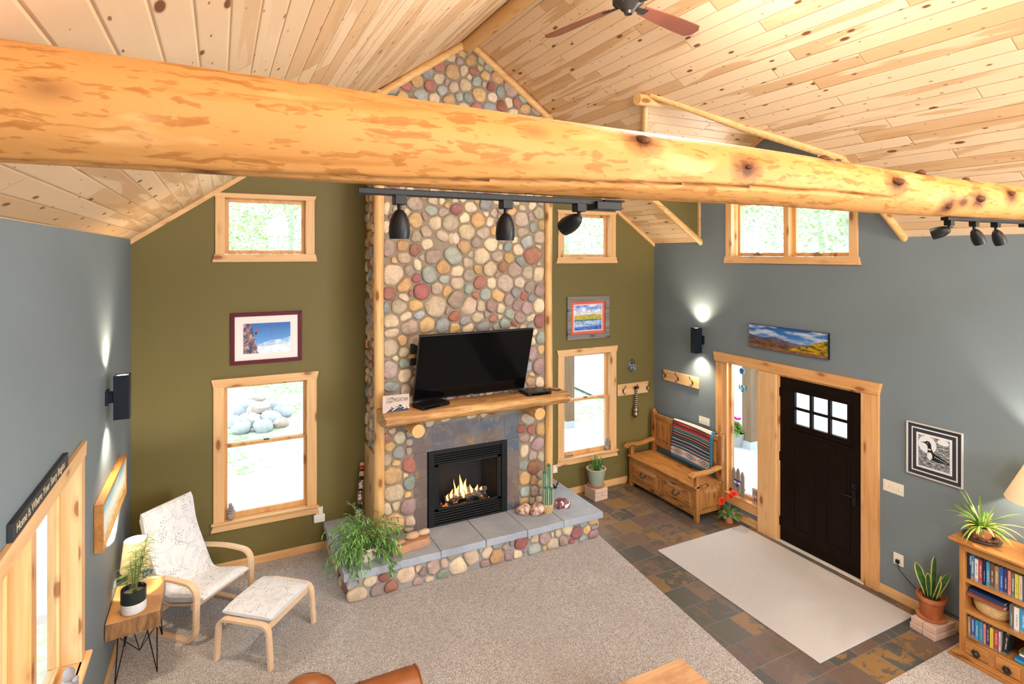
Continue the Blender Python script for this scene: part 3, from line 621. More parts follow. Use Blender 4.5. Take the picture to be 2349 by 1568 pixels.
def cobbles(mb, seeds, inside, bounds, fn, rnd, rmin=.045, rmax=.10, gap=.008, hgt=.03, region=None):
    """fill a flat region with rounded river stones; fn(p,q,h) maps plane coords + height to 3-D"""
    S_ = [s for s in seeds]
    x0, x1, y0, y1 = bounds
    tries = int((x1-x0)*(y1-y0)*2600)
    for k in range(tries):
        r = rmin+(rmax-rmin)*rnd.random()**1.6*(1-.75*k/tries); p, q = rnd.uniform(x0, x1), rnd.uniform(y0, y1)
        if not inside(p, q): continue
        if all((p-a)**2+(q-b)**2 > (.86*(r+.92*math.sqrt(c*d)))**2 for a, b, c, d, e in S_):
            as_ = rnd.uniform(.75, 1.3); S_.append((p, q, r*as_, r/as_, rnd.choice('TTTTTOOBBBGGRP')))
    A = np.array([(a, b, c*d) for a, b, c, d, e in S_])
    N = 20
    for i, (cx, cy, rx, ry, cl) in enumerate(S_):
        big = max(rx, ry)*1.35; poly = [(cx+big*math.cos(2*PI*j/10), cy+big*math.sin(2*PI*j/10)) for j in range(10)]
        d2 = (A[:, 0]-cx)**2+(A[:, 1]-cy)**2
        for j in np.argsort(d2)[1:16]:
            ox, oy, w2 = A[j]; nx, ny = ox-cx, oy-cy; L2 = nx*nx+ny*ny
            if L2 < 1e-6: continue
            k = (L2+rx*ry-w2)/2; L = math.sqrt(L2)
            k = max(.22*L2, min(.78*L2, k))
            poly = clip(poly, nx, ny, nx*cx+ny*cy+k-gap*L)
            if len(poly) < 3: break
        if len(poly) < 3: continue
        if region: 
            for (a, b, c) in region: poly = clip(poly, a, b, c) if len(poly) > 2 else poly
        if len(poly) < 3: continue
        rad = []; rot = rnd.uniform(-.5, .5)
        for j in range(N):
            th = 2*PI*j/N; dx, dy = math.cos(th), math.sin(th); t = 9.
            for p, q in zip(poly, poly[1:]+poly[:1]):
                ex, ey = q[0]-p[0], q[1]-p[1]; den = dx*ey-dy*ex
                if abs(den) < 1e-9: continue
                s_ = ((p[0]-cx)*ey-(p[1]-cy)*ex)/den; u = ((p[0]-cx)*dy-(p[1]-cy)*dx)/den
                if s_ > 0 and -1e-6 <= u <= 1+1e-6: t = min(t, s_)
            c_, s2 = math.cos(th-rot*.5), math.sin(th-rot*.5)
            e = 1/((abs(c_)/rx)**2.5+(abs(s2)/ry)**2.5)**(1/2.5)
            rad.append(min(t, e*1.12))
        for _ in range(4): rad = [min(r_, (rad[j-1]+2*rad[j]+rad[(j+1) % N])/4*1.02) for j, r_ in enumerate(rad)]
        rm = sum(rad)/N
        if rm < .016: continue
        h = min(hgt*1.35, hgt*(.55+rm*6)); c0 = PAL[cl]; k = rnd.uniform(.8, 1.22); mb.cur = tuple(min(.85, max(.02, c*k+rnd.uniform(-.02, .02))) for c in c0)
        vs = []; prof = ((1, -.006), (1, .25*h), (.95, .55*h), (.84, .8*h), (.62, .96*h), (.3, 1.03*h))
        tx, ty = rnd.uniform(-.12, .12), rnd.uniform(-.12, .12)
        for f, z in prof:
            for j in range(N):
                th = 2*PI*j/N; a, b = rad[j]*f*math.cos(th), rad[j]*f*math.sin(th)
                vs.append(fn(cx+a, cy+b, z+(a*tx+b*ty if z > 0 else 0)))
        vs.append(fn(cx, cy, 1.05*h)); M_ = len(prof)
        fs = [(r_*N+j, r_*N+(j+1) % N, (r_+1)*N+(j+1) % N, (r_+1)*N+j) for r_ in range(M_-1) for j in range(N)]+[((M_-1)*N+j, (M_-1)*N+(j+1) % N, M_*N) for j in range(N)]
        mb.add(vs, fs)
    mb.cur = (1, 1, 1)
FX0, FX1, FY = 2.455, 4.625, -.70
HX0, HX1, HY, HZ = 1.985, 5.055, -1.245, .33
def fireplace():
    rnd = random.Random(5)
    t = thing('stone_fireplace', 'floor to ceiling river stone chimney with raised grey slab hearth', 'fireplace', (RX, -.4, 0))
    gt = lambda x: EAVE+SL*(x if x < RX else W-x)
    m = MB(); wall_strips(m, FX0, FX1, gt, [(3.0, 4.05, HZ-.1, 1.225)], lambda a, z, q: V((a, q, z)), FY, -.25, HZ-.05, brk=(RX,))
    m.box(FX0, FX1, -.25, 0, HZ-.05, 5.3)
    m.build('mortar_core', MT['mortar'], t, smooth=0, recalc=False)
    m = MB(); mant = lambda p, q: not (2.84 < p < 4.235 and q < 1.54)
    fr = parse(FRONT)
    fr = [f for f in fr if mant(f[0], f[1])]
    ins = lambda p, q: FX0+.09 < p < FX1-.07 and HZ+.03 < q < gt(p)-.12 and not (2.80 < p < 4.27 and q < 1.60)
    cz = math.sqrt(1+SL*SL)
    reg = [(-1, 0, -(FX0+.025)), (1, 0, FX1-.02), (0, -1, -(HZ+.005)), (-SL, 1, EAVE-.05), (SL, 1, EAVE+SL*W-.05)]
    # keep stones out of the slate field: add dummy clip by dropping/trim per side
    lo = [f for f in fr if f[1] < 1.5]; 
    cobbles(m, fr, ins, (FX0, FX1, HZ, 6.1), lambda p, q, h: V((p, FY-h, q)), rnd, .045, .10, .009, .032, reg)
    # sides
    cobbles(m, [], lambda p, q: -.62 < p < -.05 and 1.26 < q < 5.3, (-.62, -.03, 1.22, 5.3), lambda p, q, h: V((FX0-h, p, q)), rnd, .05, .085, .006, .035, [(-1, 0, .66), (1, 0, -.005), (0, -1, -1.22)])
    cobbles(m, [], lambda p, q: -.62 < p < -.05 and HZ+.05 < q < 5.3, (-.62, -.03, HZ, 5.3), lambda p, q, h: V((FX1+h, p, q)), rnd, .05, .085, .006, .035, [(-1, 0, .66), (1, 0, -.005), (0, -1, -HZ)])
    m.build('river_stones', MT['stone'], t, smooth=60, recalc=False)
    m = MB(); m.box(FX0-.03, FX0, -.66, -.005, HZ, 1.215); m.build('side_panel', wood('pine', 'z'), t, smooth=0, bevel=.004)
    # slate surround
    m = MB(); z = 1.535
    def q(x0, x1, z0, z1): 
        m.box(x0, x1, FY-.012, FY, z0, z1)
    for x0, x1, z0, z1 in ((2.845, 3.003, HZ, .592), (2.845, 3.003, .597, .908), (2.845, 3.003, .913, 1.222), (4.047, 4.225, HZ, .607), (4.047, 4.225, .612, .924), (4.047, 4.225, .929, 1.222), (2.757, 3.062, 1.227, z), (3.067, 3.368, 1.227, z), (3.373, 3.69, 1.227, z), (3.695, 4.01, 1.227, z), (4.015, 4.225, 1.227, z)): q(x0, x1, z0, z1)
    m.uv = [(p.x*.995+.13, p.z+.2) for p in m.v]
    m.build('slate_surround', MT['surround2'], t, smooth=0, bevel=.002)
    m = MB(); m.box(2.842, 3.004, FY-.006, FY, HZ, 1.225); m.box(4.046, 4.228, FY-.006, FY, HZ, 1.225); m.box(2.755, 4.228, FY-.006, FY, 1.223, 1.54); m.build('grout', MT['mortar2'], t, smooth=0)
    # log posts and rake logs
    for x, r in ((2.428, .058), (4.655, .052)):
        top = gt(x)-.02
        m = MB(); m.tube([(x, FY-.02, HZ), (x+.005, FY-.02, 1.6), (x-.006, FY-.02, 3.2), (x+.003, FY-.02, 4.4), (x, FY-.02, top)], [r*1.05, r, r*.97, r*1.02, r], 18)
        m.build('log_post', wood('log', 'z'), t)
    for x0, x1 in ((2.40, RX-.06), (4.69, RX+.06)):
        d = .055
        m = MB(); m.tube([(x0, FY-.03, gt(x0)-d-.01), ((x0+x1)/2, FY-.03, gt((x0+x1)/2)-d), (x1, FY-.03, gt(x1)-d)], [.045, .05, .047], 14)
        m.build('rake_log', wood('log', 'x'), t)
    # hearth
    m = MB(); m.box(HX0, HX1, HY, FY, -.02, .256); m.box(HX0, FX0, FY, -.01, -.02, .256); m.box(FX1, HX1, FY, -.01, -.02, .256); m.build('hearth_base', MT['mortar2'], t, smooth=0)
    m = MB(); bz = lambda p, q: .02 < q < .22
    cobbles(m, parse(BASE), lambda p, q: HX0+.04 < p < HX1-.04 and .03 < q < .22, (HX0, HX1, 0, .25), lambda p, q, h: V((p, HY-h, q)), rnd, .035, .07, .006, .034, [(0, -1, -.012), (0, 1, .254), (-1, 0, -(HX0-.02)), (1, 0, HX1+.02)])
    for X, s in ((HX0, -1), (HX1, 1)):
        cobbles(m, [], lambda p, q: HY+.05 < p < -.05 and .04 < q < .22, (HY, 0, 0, .25), lambda p, q, h: V((X+s*h, p, q)), rnd, .05, .085, .006, .034, [(0, -1, -.012), (0, 1, .254), (-1, 0, -HY+.02), (1, 0, -.005)])
    m.build('hearth_stones', MT['stone'], t, smooth=60, recalc=False)
    xs = [1.928, 2.42, 2.962, 3.5, 4.03, 4.532, 5.11]
    for i, (a, b) in enumerate(zip(xs, xs[1:])):
        y1 = 0 if i in (0, 5) else FY-.015
        if i == 0: b0 = FX0-.035
        m = MB(); r2 = random.Random(i)
        n = 9; f = [(a+.003+(b-a-.006)*k/n, -1.302+r2.uniform(-.006, .004)) for k in range(n+1)]
        if i == 0: P = f+[(b-.003, FY-.015), (FX0-.035, FY-.015), (FX0-.035, -.003), (a+.003, -.003)]
        elif i == 5: P = f+[(b-.003, -.003), (FX1+.04, -.003), (FX1+.04, FY-.015), (a+.003, FY-.015)]
        else: P = f+[(b-.003, FY-.015), (a+.003, FY-.015)]
        m.prism(P, .254, HZ+r2.uniform(-.002, .003), lambda p, q_, z_: V((p, q_, z_)))
        o = m.build('hearth_slab', MT['slab'], t, smooth=0, bevel=.007)
    # insert
    f = thing('fireplace_insert', 'black gas fireplace insert with louvers, glass front and burning fire', 'fireplace insert', (3.524, FY, HZ))
    x0, x1, z0, z1, y = 3.008, 4.042, HZ+.003, 1.222, FY-.045
    m = MB(); m.box(x0, x0+.075, y, FY+.06, z0, z1); m.box(x1-.075, x1, y, FY+.06, z0, z1); m.box(x0+.075, x1-.075, y, FY+.06, z1-.028, z1); m.box(x0+.075, x1-.075, y, FY+.06, z0, z0+.022)
    m.build('frame', MT['satin'], f, smooth=0, bevel=.004)
    for za, zb in ((z1-.165, z1-.028), (z0+.022, z0+.17)):
        n = 5; m = MB(); m.box(x0+.07, x1-.07, y+.045, y+.05, za, zb)
        for k in range(n):
            zc = za+(zb-za)*(k+.5)/n; T = Matrix.Translation((0, y+.02, zc)) @ Matrix.Rotation(-.55, 4, 'X')
            m.box(x0+.077, x1-.077, -.016, .016, -.005, .005, T)
        m.build('louver', MT['satin'], f, smooth=0, bevel=.002)
    a, b, c, d = z0+.17, z1-.165, x0+.075, x1-.075
    m = MB(); m.box(c, c+.055, y+.02, y+.05, a, b); m.box(d-.055, d, y+.02, y+.05, a, b); m.box(c, d, y+.02, y+.05, b-.03, b); m.box(c, d, y+.02, y+.05, a, a+.03); m.build('door_frame', MT['satin'], f, smooth=0, bevel=.003)
    m = MB(); m.add([(c+.05, y+.035, a+.028), (d-.05, y+.035, a+.028), (d-.05, y+.035, b-.028), (c+.05, y+.035, b-.028)], [(0, 1, 2, 3)]); m.build('glass', MT['glass'], f, smooth=0, recalc=False)
    m = MB(); yb = FY+.33; e = .12
    m.add([(c, FY, a-.02), (d, FY, a-.02), (d-e, yb, a-.02), (c+e, yb, a-.02), (c, FY, b), (d, FY, b), (d-e, yb, b), (c+e, yb, b)], [(0, 1, 2, 3), (7, 6, 5, 4), (3, 2, 6, 7), (0, 3, 7, 4), (2, 1, 5, 6)])
    m.build('firebox', MT['firebox'], f, smooth=0, recalc=False)
    m = MB(); r3 = random.Random(4)
    for k in range(70): m.ball((r3.uniform(c+.1, d-.1), r3.uniform(FY+.02, FY+.22), a-.005), r3.uniform(.012, .026), 6, 4, .2, r3)
    m.build('embers', MT['ember'], f)['kind'] = 'stuff'
    zz = a+.02
    for (pa, pb, r) in (((3.27, FY+.13, zz+.04), (3.80, FY+.10, zz+.055), .042), ((3.33, FY+.05, zz+.03), (3.62, FY+.17, zz+.115), .036), ((3.72, FY+.05, zz+.03), (3.50, FY+.2, zz+.12), .034), ((3.40, FY+.2, zz+.03), (3.86, FY+.2, zz+.05), .04)):
        pa, pb = V(pa), V(pb); m = MB(); m.tube([pa, pa.lerp(pb, .3)+V((0, 0, .008)), pa.lerp(pb, .7)-V((0, 0, .006)), pb], [r*.9, r, r*.95, r*.8], 10); m.build('log', MT['charlog'], f)
    rf = random.Random(21)
    for (x, yy, h, w, z) in ((3.475, FY+.10, .27, .05, zz+.06), (3.42, FY+.09, .17, .045, zz+.03), (3.35, FY+.10, .13, .04, zz+.03), (3.54, FY+.11, .18, .045, zz+.07), (3.61, FY+.10, .11, .035, zz+.07), (3.68, FY+.1, .10, .03, zz+.06), (3.74, FY+.11, .07, .03, zz+.05), (3.30, FY+.1, .08, .03, zz+.03), (3.49, FY+.06, .14, .04, zz+.05), (3.385, FY+.07, .20, .022, zz+.09)):
        m = MB(); pts = []; rs = []; ph = rf.uniform(0, 6)
        for k in range(10):
            u = k/9; pts.append((x+math.sin(u*4+ph)*.022*u, yy+math.cos(u*3+ph)*.008*u, z+h*u)); rs.append(max(.001, w*math.sin(PI*min(1, (u*.78+.22)))**1.1*(1-u*.35)))
        m.tube(pts, rs, 10, sq=.4); m.build('flame', MT['flame'], f)
    # mantel
    t2 = thing('mantel_shelf', 'rustic half log mantel shelf on two log corbels', 'mantel', (3.55, -.9, 1.68))
    m = MB(); n = 22
    prof = [(-.705, 1.822), (-1.06, 1.822), (-1.098, 1.80), (-1.112, 1.765), (-1.10, 1.72), (-1.06, 1.69), (-.98, 1.672), (-.705, 1.672)]
    r4 = random.Random(9); vs = []
    for i in range(n+1):
        x = 2.392+(4.745-2.392)*i/n
        for k, (yy, z) in enumerate(prof):
            w_ = r4.uniform(-.006, .006) if 1 <= k <= 6 else 0
            if i in (0,): w_ = 0
            vs.append((x+(.02 if i == 0 and k in (3, 4) else 0), yy+w_, z-.00*(x-2.4)+(w_*.6 if k > 1 else 0)))
    K = len(prof); fs = [(i*K+k, i*K+(k+1) % K, (i+1)*K+(k+1) % K, (i+1)*K+k) for i in range(n) for k in range(K)]+[tuple(range(K))[::-1], tuple(n*K+k for k in range(K))]
    m.add(vs, fs); m.build('shelf', wood('rustic', 'x'), t2, smooth=50)
    for x in (2.785, 4.335):
        m = MB(); m.tube([(x, -.70, 1.60), (x, -.85, 1.597), (x, -1.06, 1.594)], [.078, .079, .074], 18); m.build('corbel', wood('log', 'y'), t2)
    # switch plates hidden behind the tv edge
    m = MB(); m.box(2.79, 2.88, FY-.034, FY-.02, 2.40, 2.52); m.box(2.79, 2.86, FY-.05, FY-.02, 2.27, 2.35)
    tag(m.build('cover_plate', MT['bronze'], None, bevel=.004), 'dark outlet cover plate on the stones at the left edge of the television', 'cover plate')
# ------------------------------------------------------------------ art
def art(name, sky, layers, cloud=None, extra=None):
    t = NT(name, .35, .4); u, v, _ = t.sep(t.uv())
    c = t.ramp(v, sky)
    if cloud:
        cn = t.noise(t.xyz(t.M('MULTIPLY', u, cloud[0]), t.M('MULTIPLY', v, cloud[1]), cloud[2]), 1, 6, .62)
        c = t.mix(t.ramp(cn, [(cloud[3], 0), (cloud[3]+.14, 1)]), c, cloud[4])
    for (h, slope, amp, fr, ca, cb, sd, det) in layers:
        ridge = t.M('ADD', t.M('ADD', h, t.M('MULTIPLY', u, slope)), t.M('MULTIPLY', t.M('SUBTRACT', t.noise(t.xyz(t.M('MULTIPLY', u, fr), sd, 0.), 1, 5, .55), .5), amp))
        n = t.noise(t.xyz(t.M('MULTIPLY', u, det), t.M('MULTIPLY', v, det*.8), sd), 1, 5, .7)
        lc = t.mix(t.ramp(n, [(.38, 0), (.6, 1)]), ca, cb)
        c = t.mix(t.M('LESS_THAN', v, ridge), c, lc)
    if extra: c = extra(t, u, v, c)
    t.col(c); return t.m
def quad(x0, x1, z0, z1, y):
    m = MB(); m.add([(x0, y, z0), (x1, y, z0), (x1, y, z1), (x0, y, z1)], [(0, 1, 2, 3)], [(0, 0), (1, 0), (1, 1), (0, 1)]); return m
def framebars(x0, x1, z0, z1, w, y0, y1):
    m = MB()
    o = [(x0, z0), (x1, z0), (x1, z1), (x0, z1)]; i = [(x0+w, z0+w), (x1-w, z0+w), (x1-w, z1-w), (x0+w, z1-w)]
    for k in range(4):
        n = (k+1) % 4; P = [o[k], o[n], i[n], i[k]]
        m.prism(P, y0, y1, lambda p, q, t: V((p, t, q)))
    return m
def picture(name, label, cat, loc, rz, x0, x1, z0, z1, w, fm, mats, depth=.028, yo=-.0115):
    """mats: list of (inset, material) from outer to inner"""
    r = thing(name, label, cat, loc, rz)
    framebars(x0, x1, z0, z1, w, -depth, -.002).build('frame', fm, r, smooth=0, bevel=.003, local=True)
    m = MB(); m.box(x0+.01, x1-.01, -.010, -.002, z0+.01, z1-.01); m.build('backing', MT['whiteplastic'], r, smooth=0, local=True)
    y = yo
    if yo < -.02: m = MB(); m.box(x0+w*.9, x1-w*.9, yo+.001, -.01, z0+w*.9, z1-w*.9); m.build('backing', MT['whiteplastic'], r, smooth=0, local=True)
    for nm, ins, mt in mats:
        if hasattr(ins, '__len__'): a, b, c, d = ins
        else: a, b, c, d = x0+w+ins, x1-w-ins, z0+w+ins, z1-w-ins
        quad(a, b, c, d, y).build(nm, mt, r, smooth=0, recalc=False, local=True); y -= .0012
    return r
def disc(m, pts, y): m.add([(p, y, q) for p, q in pts], [tuple(range(len(pts)))])
def ell(cx, cz, rx, rz, n=24, a0=0): return [(cx+rx*math.cos(2*PI*k/n+a0), cz+rz*math.sin(2*PI*k/n+a0)) for k in range(n)]
def wall_items():
    burg = flat('burgundy_frame', (.10, .005, .016), .4, .2); matw = flat('white_mat', (.80, .77, .76), .8); coral = flat('coral_mat', (.72, .13, .075), .7)
    def climber(t, u, v, c):
        e = t.M('ADD', t.M('ADD', .20, t.M('MULTIPLY', t.M('SUBTRACT', .75, v), .16)), t.M('MULTIPLY', t.M('SUBTRACT', t.noise(t.xyz(t.M('MULTIPLY', v, 5.), 2., 0.), 1, 4), .5), .25))
        n = t.noise(t.xyz(t.M('MULTIPLY', u, 9.), t.M('MULTIPLY', v, 7.), 1.), 1, 4, .7)
        rc = t.ramp(n, [(.38, (.008, .02, .055)), (.5, (.16, .10, .14)), (.62, (.55, .33, .34))])
        c = t.mix(t.M('LESS_THAN', u, e), c, rc)
        d = t.M('ADD', t.M('POWER', t.M('MULTIPLY', t.M('SUBTRACT', u, .28), 1.6), 2.), t.M('POWER', t.M('SUBTRACT', v, .76), 2.))
        d = t.M('ADD', d, t.M('MULTIPLY', t.M('SUBTRACT', t.noise(t.xyz(u, v, 0.), 22, 2), .5), .003)); c = t.mix(t.M('LESS_THAN', t.M('ADD', t.M('POWER', t.M('MULTIPLY', t.M('SUBTRACT', u, .265), 2.2), 2.), t.M('POWER', t.M('SUBTRACT', v, .67), 2.)), .0028), c, (.02, .02, .05)); return t.mix(t.M('LESS_THAN', d, .0016), c, (.6, .01, .03))
    a1 = art('climber_photo', [(0, (.75, .82, .9)), (.35, (.10, .32, .72)), (.9, (.012, .12, .45))], [(.12, .45, .40, 2.6, (.70, .80, .92), (.25, .45, .72), 3.3, 6), (.20, .08, .10, 3, (.85, .90, .96), (.55, .70, .86), 7.7, 5)], (3, 4, 2.2, .62, (.6, .75, .92)), climber)
    picture('framed_picture', 'burgundy framed photo of a climber and snowy peak above the armchair window', 'picture', (0, 0, 0), 0, .922, 1.682, 2.306, 2.893, .043, burg, [('mat', 0, matw), ('photo', (1.053, 1.556, 2.424, 2.768), a1)])
    barn = wood('grey', 'x')
    a2 = art('meadow_photo', [(0, (.2, .3, .7)), (.6, (.50, .68, .92)), (1, (.05, .17, .62))], [(.72, .0, .30, 3.2, (.45, .42, .45), (.82, .80, .75), 1.1, 9), (.60, .02, .20, 2.5, (.65, .45, .03), (.22, .34, .12), 4.1, 12), (.42, .0, .08, 5, (.03, .10, .14), (.06, .25, .28), 6.1, 14), (.36, .03, .06, 4, (.09, .22, .55), (.55, .66, .82), 8.1, 10), (.12, .06, .08, 4, (.02, .06, .42), (.08, .25, .6), 2.1, 12)], (4, 5, 1.2, .48, (.9, .9, .95)))
    picture('framed_picture', 'small square barnwood framed meadow picture with coral mat above the bench window', 'picture', (0, 0, 0), 0, 5.382, 6.141, 2.290, 2.928, .078, barn, [('mat', 0, coral), ('liner', .042, matw), ('photo', .054, a2)], .035)
    # long canvas above the door
    a3 = art('valley_canvas_print', [(.3, (.20, .36, .60)), (.7, (.03, .15, .45)), (1, (.01, .08, .32))], [(.56, -.16, .42, 3.5, (.045, .035, .07), (.16, .11, .19), 2.4, 9), (.36, -.14, .25, 3, (.02, .025, .02), (.19, .10, .03), 5.4, 16), (-.42, 1.12, .10, 3, (.012, .02, .008), (.50, .32, .015), 9.4, 11), (.16, -.06, .08, 3, (.12, .055, .03), (.24, .12, .08), 7.4, 14)], (3.2, 5, 5.2, .47, (.45, .55, .68)))
    r = thing('canvas_print', 'long unframed canvas of an autumn mountain valley above the front door', 'picture', (W, 0, 0), -PI/2)
    m = MB(); m.box(1.905, 3.005, -.040, -.003, 2.358, 2.655); m.build('canvas', MT['black'], r, smooth=0, bevel=.003, local=True)
    quad(1.907, 3.003, 2.360, 2.653, -.0412).build('print', a3, r, smooth=0, recalc=False, local=True)
    # loon print
    ink = flat('ink_black', (.012, .014, .018), .5); pale = flat('print_white', (.70, .74, .78), .5); mid = NT('print_grey', .5); vv = mid.uv(); mid.col(mid.ramp(mid.noise(mid.VM('MULTIPLY', vv, (7, 26, 1)), 1, 5, .7), [(.40, (.04, .045, .05)), (.52, (.22, .24, .26)), (.64, (.62, .66, .69))])); mid = mid.m
    dark = flat('dark_mat', (.035, .035, .045), .6); lightf = flat('silver_frame', (.55, .53, .50), .4)
    r = picture('framed_picture', 'black and white loon print with striped mats beside the front door', 'picture', (W, 0, 0), -PI/2, 3.838, 4.335, 1.358, 1.882, .012, lightf, [('mat', 0, dark), ('liner', .033, pale), ('mat', .045, dark), ('mat', .078, pale), ('print', .098, mid)])
    m = MB(); disc(m, ell(4.03, 1.69, .082, .085), -.018); m.build('moon', pale, r, smooth=0, recalc=False, local=True)
    m = MB(); disc(m, ell(4.17, 1.745, .05, .028), -.018); m.build('blossom', pale, r, smooth=0, recalc=False, local=True)
    m = MB(); disc(m, [(3.968, 1.702), (4.005, 1.712), (4.03, 1.728), (4.052, 1.722), (4.064, 1.70), (4.068, 1.66), (4.085, 1.625), (4.13, 1.60), (4.19, 1.578), (4.235, 1.55), (4.15, 1.545), (4.06, 1.552), (4.035, 1.575), (4.033, 1.62), (4.035, 1.66), (4.028, 1.688), (4.005, 1.700)], -.0192); m.build('loon', ink, r, smooth=0, recalc=False, local=True)
    m = MB(); disc(m, ell(4.052, 1.585, .024, .036), -.0202); m.build('breast', pale, r, smooth=0, recalc=False, local=True)
    for a_, b_, c_, d_ in ((4.05, 1.648, .015, .007), (4.035, 1.708, .004, .004)): m = MB(); disc(m, ell(a_, b_, c_, d_), -.0202); m.build('marking', pale, r, smooth=0, recalc=False, local=True)
    m = MB()
    for q in range(7): disc(m, ell(4.10+.016*q, 1.588-.005*q, .005, .005), -.0202)
    m.build('feather_spots', pale, r, smooth=0, recalc=False, local=True)['kind'] = 'stuff'
    # wood framed landscape on the left wall
    a4 = art('shore_painting', [(.3, (.68, .76, .72)), (.62, (.75, .82, .80)), (.85, (.25, .66, .85)), (1, (.10, .52, .85))], [(.34, .05, .16, 3, (.62, .56, .42), (.80, .72, .55), 2.7, 12), (.22, .05, .16, 4, (.45, .27, .07), (.78, .62, .30), 4.7, 15)], (3, 9, 3.2, .5, (.88, .88, .82)))
    picture('framed_picture', 'deep wooden framed shore landscape on the blue wall above the lamp', 'picture', (XL, 0, 0), PI/2, -2.03, -.815, 1.335, 1.695, .03, wood('oak', 'x'), [('painting', 0, a4)], .06, -.052)
    # wall sconces
    for (nm, lab, loc, rz) in (('wall_sconce', 'dark up and down wall lamp on the blue wall near the corner', (XL, -1.50, 2.38), PI/2), ('wall_sconce', 'dark up and down wall lamp between bench and front door', (W, -1.04, 2.325), -PI/2)):
        r = thing(nm, lab, 'wall lamp', loc, rz, 'up and down wall lamps')
        m = MB(); m.box(-.05, .05, -.02, 0, -.06, .06); m.box(-.025, .025, -.06, -.02, -.045, .045); m.build('mount', MT['navy'], r, smooth=0, bevel=.003, local=True)
        m = MB(); h = .182
        for q in ((-.055, -.049, -.168, -.056), (.049, .055, -.168, -.056), (-.049, .049, -.168, -.162), (-.049, .049, -.062, -.056)): m.box(q[0], q[1], q[2], q[3], -h, h)
        m.box(-.049, .049, -.162, -.062, -.02, .02); m.build('shade', MT['navy'], r, smooth=0, bevel=.002, local=True)
        for s in (1, -1):
            m = MB(); m.rod((0, -.112, s*.02), (0, -.112, s*.172), .044); m.build('bulb', MT['bulb'], r, local=True)
    # hook rails
    def hooks(name, lab, loc, rz, x0, x1, z0, z1, hx, zc):
        r = thing(name, lab, 'coat rack', loc, rz)
        m = MB(); m.box(x0, x1, -.022, -.001, z0, z1); m.build('board', wood('pine', 'x'), r, smooth=0, bevel=.006, local=True)
        for x in hx:
            m = MB(); m.lathe([(.001, -.008), (.02, -.006), (.022, 0), (.016, .003)], (x, -.024, zc-.01), 12, Matrix.Rotation(PI/2, 4, 'X') @ Matrix.Diagonal((.7, 1.3, 1, 1)))
            m.tube([(x, -.03, zc+.0), (x, -.05, zc+.03), (x, -.075, zc+.055), (x, -.085, zc+.08)], [.006, .006, .005, .006], 8); m.ball((x, -.086, zc+.083), .008, 8, 6)
            m.tube([(x, -.03, zc-.015), (x, -.045, zc-.045), (x, -.065, zc-.055), (x, -.078, zc-.04), (x, -.076, zc-.025)], .005, 8)
            m.build('hook', MT['bronze'], r, local=True)
        return r
    hooks('hook_rail', 'pine hook board on the olive wall holding a bell strap', (0, 0, 0), 0, 6.305, 6.913, 1.362, 1.543, (6.405, 6.64, 6.875), 1.445)
    hooks('hook_rail', 'empty pine hook board on the grey wall above the bench', (W, 0, 0), -PI/2, .238, .985, 1.60, 1.765, (.295, .575, .875), 1.68)
    r = thing('bell_strap', 'black and white braided strap with a metal bell hanging from the hook board', 'bell', (6.625, -.05, 1.03))
    m = MB(); bw = MT['braid']; m.tube([(6.625, -.05, 1.16), (6.628, -.055, 1.3), (6.632, -.062, 1.45), (6.637, -.07, 1.485)], [.03, .032, .028, .016], 10, sq=.5); m.build('strap', bw, r)
    m = MB(); m.ball((6.637, -.066, 1.475), (.04, .02, .02), 10, 6, .2); m.build('bow', MT['black'], r)
    m = MB(); m.lathe([(.012, 1.185), (.03, 1.17), (.05, 1.14), (.052, 1.12), (.038, 1.10), (.044, 1.08), (.05, 1.055), (.03, 1.03), (.018, 1.01)], (6.625, -.056, 0), 18); m.build('bell', flat('aged_metal', (.22, .18, .14), .4, .5, .8), r)
    r = thing('wall_medallion', 'small dark oval metal medallion on the olive wall above the hook board', 'ornament', (6.592, 0, 1.70))
    m = MB(); m.lathe([(.001, -.012), (.06, -.012), (.075, -.018), (.088, -.012), (.09, 0)], (6.592, -.001, 1.805), 24, Matrix.Rotation(PI/2, 4, 'X') @ Matrix.Diagonal((.9, 1.08, -1, 1))); m.build('plaque', flat('pewter', (.13, .13, .14), .4, .5, .7), r)
    m = MB()
    for k in range(12): a = 2*PI*k/12; m.ball((6.592+.068*math.cos(a), -.022, 1.805+.082*math.sin(a)), .008, 8, 5)
    for a, b in ((-.025, .012), (.025, .012), (-.02, -.028), (.02, -.028)): m.ball((6.592+a, -.016, 1.805+b), (.018, .008, .022), 10, 6)
    m.build('relief', flat('light_pewter', (.33, .33, .35), .4, .5, .7), r)
    m = MB(); m.tube([(6.58, -.01, 1.90), (6.592, -.014, 1.918), (6.604, -.01, 1.90)], .005, 8); m.build('loop', MT['satin'], r)
    # plates and outlets
    def plate(nm, lab, cat, loc, rz, w, h, n=0, kind='switch'):
        r = thing(nm, lab, cat, loc, rz); m = MB(); m.box(-w/2, w/2, -.007, 0, -h/2, h/2); m.build('plate', MT['ivory'], r, smooth=0, bevel=.003, local=True)
        for k in range(n):
            x = (k-(n-1)/2)*.046
            if kind == 'switch': m = MB(); m.box(x-.005, x+.005, -.018, -.006, -.008, .014); m.build('toggle', MT['ivory'], r, smooth=0, bevel=.002, local=True)
            else:
                for z in (-.02, .02): m = MB(); m.box(-.016, .016, -.009, -.006, z-.013, z+.013); m.build('socket', MT['whiteplastic'], r, smooth=0, bevel=.003, local=True)
        return r
    plate('switch_plate', 'wide ivory four gang switch plate right of the front door', 'light switch', (W, -3.70, 1.148), -PI/2, .205, .118, 4)
    plate('switch_plate', 'ivory switch plate on the grey wall just left of the door casing', 'light switch', (W, -1.085, 1.163), -PI/2, .205, .105, 4)
